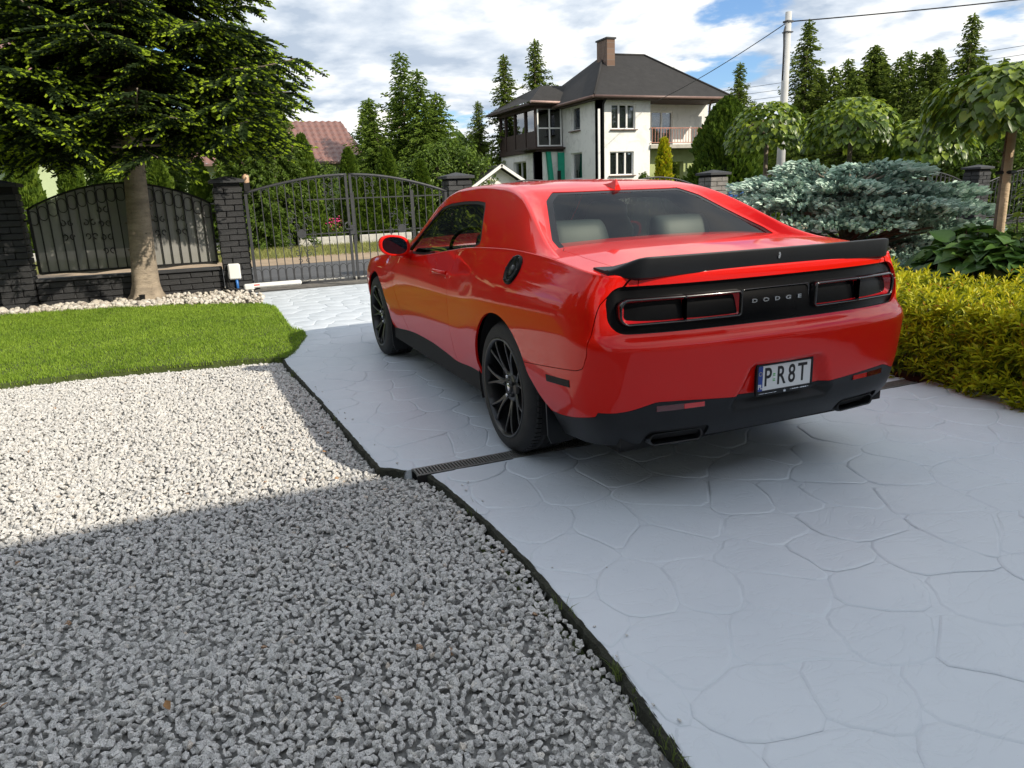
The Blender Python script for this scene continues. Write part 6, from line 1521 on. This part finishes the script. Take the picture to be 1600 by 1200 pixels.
# distant wood closing the horizon
n = 22000; a = rng.uniform(-1.6, .6, n); rr = rng.uniform(60, 95, n); X = -3.5 + rr * np.cos(a); Y = 2.3 + rr * np.sin(a); top = 3.2 + 2.0 * np.abs(np.sin(a * 23)) + 1.2 * np.sin(a * 71); Z = rng.uniform(0, 1, n)**.7 * top
V, T, Q, C = leaves(np.stack([X, Y, Z], 1), rng.normal(0, 1, (n, 3)) + [-1, 0, 1], rng.uniform(1.0, 1.9, n), rng.uniform(.6, 1.1, n), np.clip(rng.normal(.4, .2, n), 0, 1))
o = link('distant_wood', fast_mesh('distant_wood', V, T, None, col=C), M_BRD); tag(o, 'distant green wood along the horizon', 'wood', kind='stuff')
# ---- thuja columns across the street
def thuja_mesh(h, r, seed, n=5200):
    R_ = np.random.default_rng(seed); z = R_.uniform(0, 1, n)**.85; a = R_.uniform(0, 2 * PI, n); prof = np.minimum(1, (1 - z) * 1.75)**.7 * (.86 + .14 * np.sin(z * 9)); bump_ = 1 + .10 * np.sin(a * 5 + z * 22) + .06 * np.sin(a * 9 - z * 31)
    rad = r * prof * bump_ * R_.uniform(.78, 1.0, n); P = np.stack([rad * np.cos(a), rad * np.sin(a), z * h], 1); D = np.stack([np.cos(a) * .6, np.sin(a) * .6, np.full(n, 1.0)], 1) + R_.normal(0, .3, (n, 3))
    V, T, Q, C = sprigs(P, D, R_.uniform(.10, .18, n), np.full(n, .085), np.clip(R_.normal(.5, .2, n) + .1 * bump_, 0, 1), planes=1 if False else 2)
    w = MB(); w.tube([(0, 0, 0), (0, 0, h * .9)], [.05, .01], 6); core = [(r * .62 * min(1, (1 - t) * 1.75)**.7 + .01, t * h * .96) for t in np.linspace(0, 1, 9)]
    w.lathe(core, 10); return w.mesh('trunk'), fast_mesh('crown', V, T, Q, col=C)
T1, T2 = thuja_mesh(3.1, .52, 21), thuja_mesh(3.1, .46, 22); M_THC = plain('inner thuja', (.014, .022, .006), .95, var=.3)
place_d = ((6.75, 4.15, 'tall thuja column at the left edge across the street'), (5.55, 3.45, 'thuja column left of the spruce trunk beside the green house wall'), (3.15, 2.75, 'short thuja column just left of the spruce trunk top'), (2.0, 2.75, 'thuja column right of the spruce trunk'), (1.15, 2.8, 'thuja column left of the gate pillar'),
           (.25, 3.15, 'thuja column just right of the black gate pillar'), (-1.25, 3.45, 'tall thuja column behind the left gate leaf'), (-2.75, 3.0, 'thuja column behind the meeting of the gate leaves'), (-4.05, 3.0, 'thuja column behind the right gate leaf'), (-5.25, 2.6, 'thuja column behind the hinge side of the right gate leaf'), (-3.35, 2.3, 'small thuja in the gap right of the gate centre'))
for k, (y, h, lab) in enumerate(place_d): place_tree('thuja', (T1, T2)[k % 2], (M_THC, M_THU), (22.3, y, 0), (1.05, 1.05, h / 3.1), k * 1.3, lab, 'thuja columns across the street', 'thuja')
for (x, y, s, m, lab) in ((22.6, -.55, 1.25, M_BRD, 'bright green leafy shrub between two thujas behind the gate'), (22.8, .95, 1.25, M_YEL, 'yellowish shrub above the gate pillar'), (23.2, -4.7, 1.2, M_BRD, 'lilac shrub behind the right gate leaf'), (23.5, -6.2, 1.5, M_BRD, 'lilac shrub left of the right-hand gate pillar'), (23.2, -7.4, 1.35, M_BRD, 'green shrub behind the gate pillar by the car roof'),
                          (22.9, -3.4, .8, M_BRD, 'low shrub under the pale green wall'), (24.6, -2.0, 1.3, M_BRD, 'dark leafy shrub under the brown roof'), (24, -6.9, 1.6, M_BRD, 'tall loose shrub right of the thuja row'), (23.6, -9.2, 1.0, M_BRD, 'green shrub hiding the foot of the shed'),
                          (20.8, -13.6, .9, M_BRD, 'low green shrub above the car aerial'), (18.6, -13.0, .7, M_BRD, 'low dark shrub above the car roof'), (15.0, -10.8, .7, M_BRD, 'yellow-green shrub left of the grey brick pillar')):
    ms = SH
    if m is M_YEL: ms = (SH[0], SH[1].copy()); ms[1].materials.clear()
    place_tree('garden_shrub', ms, (M_BARK, m), (x, y, 0), s, random.uniform(0, 6), lab, 'shrubs in the gardens across the street', 'shrub')
# young yellow-green conifer in front of the balcony, dark thuja beside it
ym = thuja_mesh(3.1, .42, 31, 1500); ym[1].materials.append(M_YEL); place_tree('young_conifer', ym, (M_THC, M_YEL), (19.2, -13.35, 0), (1.0, 1.0, .98), 0, 'small yellow-green conifer in front of the balcony', None, 'shrub')
tm = thuja_mesh(3.3, 1.35, 32, 9000); place_tree('round_thuja', tm, (M_THC, M_THU), (11.6, -9.95, 0), (.95, .95, 1.02), 0, 'big dark rounded thuja between the balcony and the first round tree', None, 'shrub')
# flowers behind the gate
fl = MB(); R_ = random.Random(3)
for _ in range(60): x, y, z = 22 + R_.uniform(-.1, .1), -2.05 + R_.gauss(0, .16), .62 + R_.gauss(0, .10); fl.box((x, y, z), (.05, .05, .05), bev=.02)
fe_ = empty('rose_bush', (0, 0, 0), 0, 'small bush with bright pink flowers behind the left gate leaf', 'flowers'); o = fl.build('flower', plain('pink petals', (.65, .05, .22), .6, var=.2), fe_); o['kind'] = 'stuff'
n = 700; P = np.stack([22 + rng.normal(0, .18, n), -2.05 + rng.normal(0, .22, n), np.abs(rng.normal(.4, .2, n))], 1); foliage('leaf_mass', [leaves(P, rng.normal(0, 1, (n, 3)), .08, .05, rng.random(n))], M_BRD, fe_)
n = 26000; X = rng.uniform(3.0, 8.9, n); Y = rng.uniform(-22, -2.4, n); Z = rng.uniform(.02, .22, n) * (1 + .6 * np.sin(X * 3) * np.sin(Y * 2)); V, T, Q, C = leaves(np.stack([X, Y, Z], 1), rng.normal(0, .6, (n, 3)) + [0, 0, 1], .09, .05, rng.random(n)); o = link('ground_cover', fast_mesh('ground_cover', V, T, None, col=C), M_BRD); tag(o, 'low green ground cover in the planting bed', 'ground cover', kind='stuff')
# ---- blue spruce behind the car
def blue_spruce():
    e = empty('blue_spruce', (3.0, -4.75, 0), 0, 'wide dwarf blue spruce with layered silvery branches behind the red car', 'shrub'); R_ = random.Random(21); wood = MB(); S = []
    fwd = np.array([.893, -.373, 0]) / .968; lat = np.array([-.394, -.918, 0])       # across the view and away from the lens
    pads = []
    for k in range(150):                         # upper tier
        a = R_.uniform(0, 2 * PI); q = R_.random()**.5; u, w_ = 1.42 * q * math.cos(a), 1.15 * q * math.sin(a); z = 1.0 + .54 * (1 - q**3.2)**.8 * R_.uniform(.15, 1.0) + .05 * math.sin(u * 6) + R_.uniform(-.10, .08); z = .95 + .19 * round((z - .95) / .19) + R_.uniform(-.03, .03) - .06 * u; pads.append((u, w_, z, R_.uniform(.20, .34)))
    for k in range(110):                          # lower skirt
        a = R_.uniform(0, 2 * PI); q = R_.uniform(.55, 1.0); u, w_ = 1.62 * q * math.cos(a), 1.5 * q * math.sin(a); z = .46 + .34 * (1 - q) + R_.uniform(-.14, .12); pads.append((u, w_, z, R_.uniform(.22, .36)))
    parts = []
    for (u, w_, z, r) in pads:
        c = lat * u + fwd * w_ + np.array([0, 0, z]); out = c.copy(); out[2] = 0; out /= max(np.linalg.norm(out), 1e-6); wood.tube([(0, 0, max(.15, z - .35)), tuple(c * [.5, .5, 1] - [0, 0, .12]), tuple(c)], [.03, .018, .006], 5, caps=False)
        m = int(64 * (r / .28)**1.4); t = rng.random(m); an = rng.uniform(-1.35, 1.35, m); sd = np.cross(out, [0, 0, 1]); L = r * t**.6
        Q = c - out * r * .55 + np.outer(L * 1.5 * np.cos(an), out) + np.outer(L * 1.25 * np.sin(an), sd) + np.stack([np.zeros(m), np.zeros(m), -.10 * t + .03 * np.cos(an) + rng.uniform(-.03, .035, m)], 1)
        D = np.outer(np.cos(an), out) + np.outer(np.sin(an), sd) + np.stack([np.zeros(m), np.zeros(m), rng.uniform(.05, .55, m)], 1)
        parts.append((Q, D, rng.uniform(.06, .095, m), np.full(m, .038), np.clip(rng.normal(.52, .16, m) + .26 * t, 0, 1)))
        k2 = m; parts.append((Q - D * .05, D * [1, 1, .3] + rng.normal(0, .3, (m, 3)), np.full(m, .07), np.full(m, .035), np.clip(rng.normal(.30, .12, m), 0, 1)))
    w = wood.build('branches', M_BARK, e); w['kind'] = 'stuff'
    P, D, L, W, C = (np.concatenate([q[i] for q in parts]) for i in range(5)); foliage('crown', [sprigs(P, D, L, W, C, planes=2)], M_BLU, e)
blue_spruce()
# ---- leaves big enough to pick out are objects of their own
def leaf_mesh(name, mat, L=.2, W=.17, variants=3, heart=True):
    o = []
    for v in range(variants):
        pr = [(0, .30), (.06, .62), (.22, .95), (.42, 1.0), (.65, .72), (.85, .32), (1, .0)] if heart else [(0, .05), (.2, .55), (.45, 1), (.7, .75), (.9, .3), (1, 0)]
        V = []; F = []
        for t, w_ in pr: V += [(t * L, -w_ * W / 2, .14 * w_ * W - .22 * L * t * t), (t * L, 0, -.22 * L * t * t), (t * L, w_ * W / 2, .14 * w_ * W - .22 * L * t * t)]
        for i in range(len(pr) - 1):
            for j in range(2): F.append((i * 3 + j, i * 3 + 3 + j, i * 3 + 4 + j, i * 3 + 1 + j))
        me = bpy.data.meshes.new(name); me.from_pydata(V, [], F); me.polygons.foreach_set('use_smooth', [True] * len(F)); a = me.attributes.new('tint', 'FLOAT', 'POINT'); a.data.foreach_set('value', np.full(len(V), (.25, .5, .85)[v], np.float32)); me.update(); me.materials.append(mat); o.append(me)
    return o
def leaf_arrays(me): V = np.array([v.co[:] for v in me.vertices]); Q = np.array([list(p.vertices) for p in me.polygons]); return V, Q
def place_leaves(par, specs, meshes, nobj=290):
    """specs: (pos, direction, up, scale, variant); nearest to the camera become leaf objects"""
    cl = Vector((-3.55, 2.36, 1.38)); wl = par.location; specs = sorted(specs, key=lambda s: (Vector(s[0]) + wl - cl).length + (0 if s[5] else .6)); rest_ = []
    for i, (p, d, u, sc, v, ou) in enumerate(specs):
        X_ = Vector(d).normalized(); Z_ = Vector(u); Y_ = Z_.cross(X_); Y_ = Y_.normalized() if Y_.length > 1e-4 else X_.orthogonal().normalized(); Z_ = X_.cross(Y_); M = Matrix((X_, Y_, Z_)).transposed().to_4x4()
        if i < nobj:
            o = bpy.data.objects.new('leaf', meshes[v]); COL.objects.link(o); o.parent = par; o.matrix_local = Matrix.Translation(p) @ M @ Matrix.Scale(sc, 4)
        else: rest_.append((p, M, sc, v))
    if rest_:
        Vs = []; Qs = []; Cs = []; off_ = 0; arr = [leaf_arrays(m) for m in meshes]
        for p, M, sc, v in rest_:
            V, Q = arr[v]; R3 = np.array(M.to_3x3()); W = (V * sc) @ R3.T + np.array(p); Vs.append(W); Qs.append(Q + off_); Cs.append(np.full(len(V), (.25, .5, .85)[v])); off_ += len(V)
        o = link('inner_leaves', fast_mesh('inner_leaves', np.concatenate(Vs), None, np.concatenate(Qs), smooth=True, col=np.concatenate(Cs)), meshes[0].materials[0], par); o['kind'] = 'stuff'
LC = leaf_mesh('leaf', M_CAT, .20, .17)
def catalpa(x, y, zb, zt_, r, label, seed, n=520, stake=True, ls=1.0, trunk_r=.035, nobj=280):
    R_ = random.Random(seed); e = empty('catalpa_tree', (x, y, 0), 0, label, 'tree', 'round-headed catalpa trees'); H_ = zt_ - zb; zc = zb + H_ * .30; w = MB()
    w.tube([(0, 0, 0), (.01, .0, zb * .6), (0, 0, zc)], [trunk_r * 1.3, trunk_r, trunk_r], 10)
    for k in range(12):
        a = k * 2 * PI / 12; w.tube([(0, 0, zc - .03), (r * .4 * math.cos(a), r * .4 * math.sin(a), zc + H_ * .30), (r * .8 * math.cos(a), r * .8 * math.sin(a), zc + H_ * .1)], [.018, .012, .005], 5, caps=False)
    w.build('trunk', M_BARK, e); S = []
    for i in range(n):
        a = R_.uniform(0, 2 * PI); q = R_.random(); outer = q > .30; ph = R_.uniform(-.28, 1.0); rr = (1.0 if outer else R_.uniform(.45, .85)); el = math.asin(max(-1, min(1, ph)))
        lump = 1 + .09 * math.sin(a * 4 + seed) + .07 * math.sin(a * 7 + ph * 5)
        px_ = rr * lump * r * math.cos(el) * math.cos(a); py_ = rr * lump * r * math.cos(el) * math.sin(a); pz = zc + (H_ * .70 * math.sin(el) if ph > 0 else H_ * .30 * ph * 3.4) * rr
        d = (math.cos(a) * R_.uniform(.4, 1), math.sin(a) * R_.uniform(.4, 1), -R_.uniform(.35, 1.3) + max(0, ph) * .55); u = (math.cos(a) * .7 + R_.uniform(-.35, .35), math.sin(a) * .7 + R_.uniform(-.35, .35), .55 + max(ph, 0))
        S.append(((px_, py_, pz), d, u, ls * R_.uniform(.7, 1.15), 2 if R_.random() < .25 + .35 * max(ph, 0) else R_.randrange(2), outer))
    place_leaves(e, S, LC, nobj)
    if stake: MB().tube([(-.07, .05, -.05), (-.05, .03, zb + .02)], .038, 12).build('stake', M_STAKE, e); MB().box((-.03, .02, zb * .78), (.16, .10, .035), bev=.01).build('strap', M_BLK, e)
    return e
catalpa(6.75, -6.85, 1.95, 2.72, .62, 'round-headed catalpa with dark drooping leaves in front of the pole, left of the others', 2, 950, False, .54)
catalpa(5.05, -6.95, 1.85, 2.58, .64, 'round-headed catalpa above the middle of the blue spruce, bright yellow-green', 3, 1000, False, .54)
catalpa(4.25, -7.55, 1.62, 2.20, .60, 'low round-headed catalpa just above the right part of the blue spruce', 4, 900, False, .54)
catalpa(1.45, -5.15, 1.80, 2.42, .68, 'nearest catalpa with wide leafy head tied to a timber stake at the right edge', 5, 1250, True, .64, .03)
# ---- hosta / hydrangea mass and right-edge shrub
LH = leaf_mesh('leaf', M_HOS, .19, .14)
def leafy_mass(name, c, rad, h, n, ls, label, meshes, seed, nobj=290, cat='shrub', z0=.1):
    R_ = random.Random(seed); e = empty(name, (c[0], c[1], 0), 0, label, cat); S = []; w = MB()
    for i in range(n):
        a = R_.uniform(0, 2 * PI); q = math.sqrt(R_.random()); x, y = rad[0] * q * math.cos(a), rad[1] * q * math.sin(a); top = h * (1 - .45 * q**3) * (1 + .1 * math.sin(x * 6) * math.cos(y * 5)); o_ = R_.random() > .3; z = top - (0 if o_ else R_.uniform(.1, top * .8)) - R_.uniform(0, .10)
        if q > .8: z = R_.uniform(z0, top)
        d = (math.cos(a) * q + R_.gauss(0, .6), math.sin(a) * q + R_.gauss(0, .6), -.25 + R_.gauss(0, .25)); S.append(((x, y, z), d, (R_.gauss(0, .25) - .15, R_.gauss(0, .25), 1), ls * R_.uniform(.65, 1.15), R_.randrange(3), o_))
        if i % 6 == 0: w.tube([(x * .8, y * .8, 0), (x, y, z)], .006, 4, caps=False)
    o = w.build('stems', M_BARK, e); o['kind'] = 'stuff'; place_leaves(e, S, meshes, nobj); return e
leafy_mass('hydrangea_bush', (.78, -4.28), (.85, .60), .88, 700, 1.15, 'dark green large-leaved bush between the blue spruce and the golden hedge', LH, 7)
leafy_mass('hydrangea_bush', (.15, -4.6), (.7, .65), .92, 460, 1.1, 'dark green large-leaved bush at the right edge behind the golden hedge', LH, 8)
LR = leaf_mesh('leaf', M_CAT, .10, .055, heart=False)
leafy_mass('leafy_shrub', (.55, -4.9), (.55, .55), 1.52, 900, 1.1, 'tall shrub with small yellowish-green leaves at the right edge', LR, 9)
# ---- golden spirea hedge
def spirea():
    e = empty('spirea_hedge', (.0, -3.0, 0), 0, 'low golden yellow-green spirea hedge along the right side of the driveway', 'hedge'); n = 1650; P_, D_, T_ = [], [], []; w = MB(); parts = []
    R_ = np.random.default_rng(5)
    x = R_.uniform(-2.6, 1.75, n); q = R_.uniform(0, 1, n); y = -2.14 - 1.45 * q
    front = R_.random(n) < .48
    hgt = .61 * (1 - .18 * (x / 2.2)**2) * (1 + .08 * np.sin(x * 4.3 + y * 3) + .06 * np.sin(y * 7 - x * 2)) * np.clip(.55 + (-y - 2.14) / .45, 0, 1)**.5
    z = np.where(front, R_.uniform(.08, 1, n) * hgt * .95, hgt * R_.uniform(.85, 1.06, n)); bul = np.sqrt(np.clip(1 - (z / .70)**2, 0, 1)); y = np.where(front, -2.42 + .33 * bul * R_.uniform(.75, 1.08, n) + .05 * np.sin(x * 6), y)
    e_ = x > 1.45; 
    for i in range(n):
        base = np.array([x[i], y[i], z[i]]); ax = np.array([R_.normal(0, .28), (.55 if front[i] else .1) + R_.normal(0, .22), 1.0 if not front[i] else .65]); ax /= np.linalg.norm(ax); L = R_.uniform(.07, .14); m = R_.integers(9, 15); t = np.linspace(0, 1, m); a = np.arange(m) * 2.4 + R_.uniform(0, 6)
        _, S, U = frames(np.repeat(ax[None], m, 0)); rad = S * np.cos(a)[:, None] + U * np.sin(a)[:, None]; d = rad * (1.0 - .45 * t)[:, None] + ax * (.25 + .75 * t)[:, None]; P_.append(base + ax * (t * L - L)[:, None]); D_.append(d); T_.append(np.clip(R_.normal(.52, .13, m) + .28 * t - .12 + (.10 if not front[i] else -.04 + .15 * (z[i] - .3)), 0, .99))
    P, D, T = np.concatenate(P_), np.concatenate(D_), np.concatenate(T_); T[rng.random(len(T)) < .012] = 1.2
    k = len(P); L = rng.uniform(.050, .080, k) * (1.12 - .3 * (T > .7)); X_, S, U = frames(D); W = L * .33; rs = rng.uniform(-.5, .5, k)
    s = S * np.cos(rs)[:, None] + U * np.sin(rs)[:, None]; nrm_ = np.cross(X_, s)
    V = np.stack([P, P + X_ * (L * .45)[:, None] + s * (W * .5)[:, None] + nrm_ * (W * .15)[:, None], P + X_ * L[:, None] - np.array([0, 0, 1]) * (L * .15)[:, None], P + X_ * (L * .45)[:, None] - s * (W * .5)[:, None] + nrm_ * (W * .15)[:, None]], 1).reshape(-1, 3); i = np.arange(k)[:, None] * 4
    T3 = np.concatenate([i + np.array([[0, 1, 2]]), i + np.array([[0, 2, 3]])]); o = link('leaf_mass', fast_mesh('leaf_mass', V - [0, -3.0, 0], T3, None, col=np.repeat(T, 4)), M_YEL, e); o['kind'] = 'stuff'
    # dense older leaves inside, stems
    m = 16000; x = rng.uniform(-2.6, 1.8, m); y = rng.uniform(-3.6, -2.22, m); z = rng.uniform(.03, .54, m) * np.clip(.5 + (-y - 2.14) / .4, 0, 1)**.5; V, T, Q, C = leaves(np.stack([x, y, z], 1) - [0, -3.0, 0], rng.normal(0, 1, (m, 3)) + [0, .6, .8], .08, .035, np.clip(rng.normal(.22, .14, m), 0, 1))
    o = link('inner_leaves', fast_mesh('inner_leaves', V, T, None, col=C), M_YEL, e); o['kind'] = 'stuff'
    for _ in range(300): x, y = random.uniform(-2.5, 1.7), random.uniform(-3.5, -2.25); w.tube([(x, y + 3.0, 0), (x + random.gauss(0, .05), y + 3.0 + random.gauss(.04, .05), .5)], [.004, .002], 4, caps=False)
    o = w.build('stems', M_BARK, e); o['kind'] = 'stuff'
spirea()
struct(MB().prism([(-5.8, -2.30), (9.0, -2.19), (9.0, -32), (-.05, -32), (-.05, -4.2), (-5.8, -4.2)], -.08, .012).build('planting_bed', M_SOIL))
# blue sheet behind the fence, weeds along the slab edge, fallen leaves
b = MB(); n = 12; V = []
for i in range(n + 1):
    for j in range(2): V.append((.03 * math.sin(i * 1.7), -.65 + 1.3 * i / n, .62 + j * (.78 + .03 * math.sin(i * 2.1))))
b.add([(x + 9.65, y - 8.85, z) for x, y, z in V], [(i * 2, i * 2 + 2, i * 2 + 3, i * 2 + 1) for i in range(n)], True); o = b.build('blue_tarpaulin', plain('blue plastic sheet', (.02, .10, .32), .5, var=.2)); tag(o, 'blue plastic sheet behind the iron fence left of the blue spruce', 'tarpaulin')
P = []; 
for (cx_, cy_, m, s) in ((-1.94, 1.38, 26, .012), (-2.28, 1.42, 22, .02), (-2.42, 1.45, 26, .03), (2.62, 1.76, 22, .03), (-1.55, 1.36, 10, .03), (-.62, 1.38, 8, .04), (1.2, 1.68, 8, .05), (-2.15, 1.40, 16, .05), (8.6, 3.5, 30, .04), (-2.50, 1.30, 14, .02)):
    P.append(np.stack([rng.normal(cx_, s * 1.3, m), rng.normal(cy_, s * .5, m), np.full(m, -.02)], 1))
P = np.concatenate(P); n = len(P); V, T, Q, C = blades(P, rng.uniform(.022, .055, n), rng.uniform(.0012, .0024, n), rng.random(n), 1.1)
o = link('edge_weeds', fast_mesh('edge_weeds', V, T, Q, col=C), mat_grass('weeds', (.05, .08, .015), (.15, .20, .05))); tag(o, 'thin tufts of weeds growing along the driveway edge', 'weeds', kind='stuff')
LD = leaf_mesh('dry_leaf', plain('dry brown leaf', (.32, .17, .07), .8, var=.3, scale=40), .035, .022, 1, False)[0]
for k, (x, y, lab) in enumerate(((-.72, 1.95, 'dry brown leaf on the gravel left of the driveway corner'), (-1.25, 3.05, 'dry brown leaf on the shaded gravel at far left'), (-1.45, 2.62, 'dry leaf on the near gravel'), (.55, 1.85, 'dry leaf on the gravel near the shadow edge'), (.9, 3.1, 'small dry leaf on the sunlit gravel'))):
    o = link('dry_leaf', LD, None, None, loc=(x, y, -.018), rot=(.3, .2, k * 1.7)); tag(o, lab, 'leaf', 'dry leaves fallen on the gravel')

for (x, y, s_, lab) in ((-1.6, 7.9, 1.45, 'tall dark spruce near the house left of the gravel, outside the picture'), (2.6, 8.6, 1.5, 'tall dark spruce left of the lawn, outside the picture')):
    place_tree('spruce_tree', CC, (M_BARK, M_CON), (x, y + 1.2, 0), s_ * .8, 2, lab, 'tall garden spruces near the gravel')
# ---- garden trees to the left of the lawn, outside the frame; the car's flank mirrors them
for k, (x, y, s_, lab) in enumerate(((-3.5, 12.5, 1.0, 'nearest'), (-.5, 13.2, .9, 'second'), (2.6, 12.6, 1.05, 'third'), (5.6, 13.4, .95, 'fourth'), (8.6, 12.8, 1.1, 'fifth'), (12.0, 13.5, 1.0, 'farthest'))):
    place_tree('spruce_tree', CC, (M_BARK, M_CON), (x, y, 0), s_, k, lab + ' of the dark garden spruces standing left of the lawn outside the picture', 'garden spruces left of the lawn')
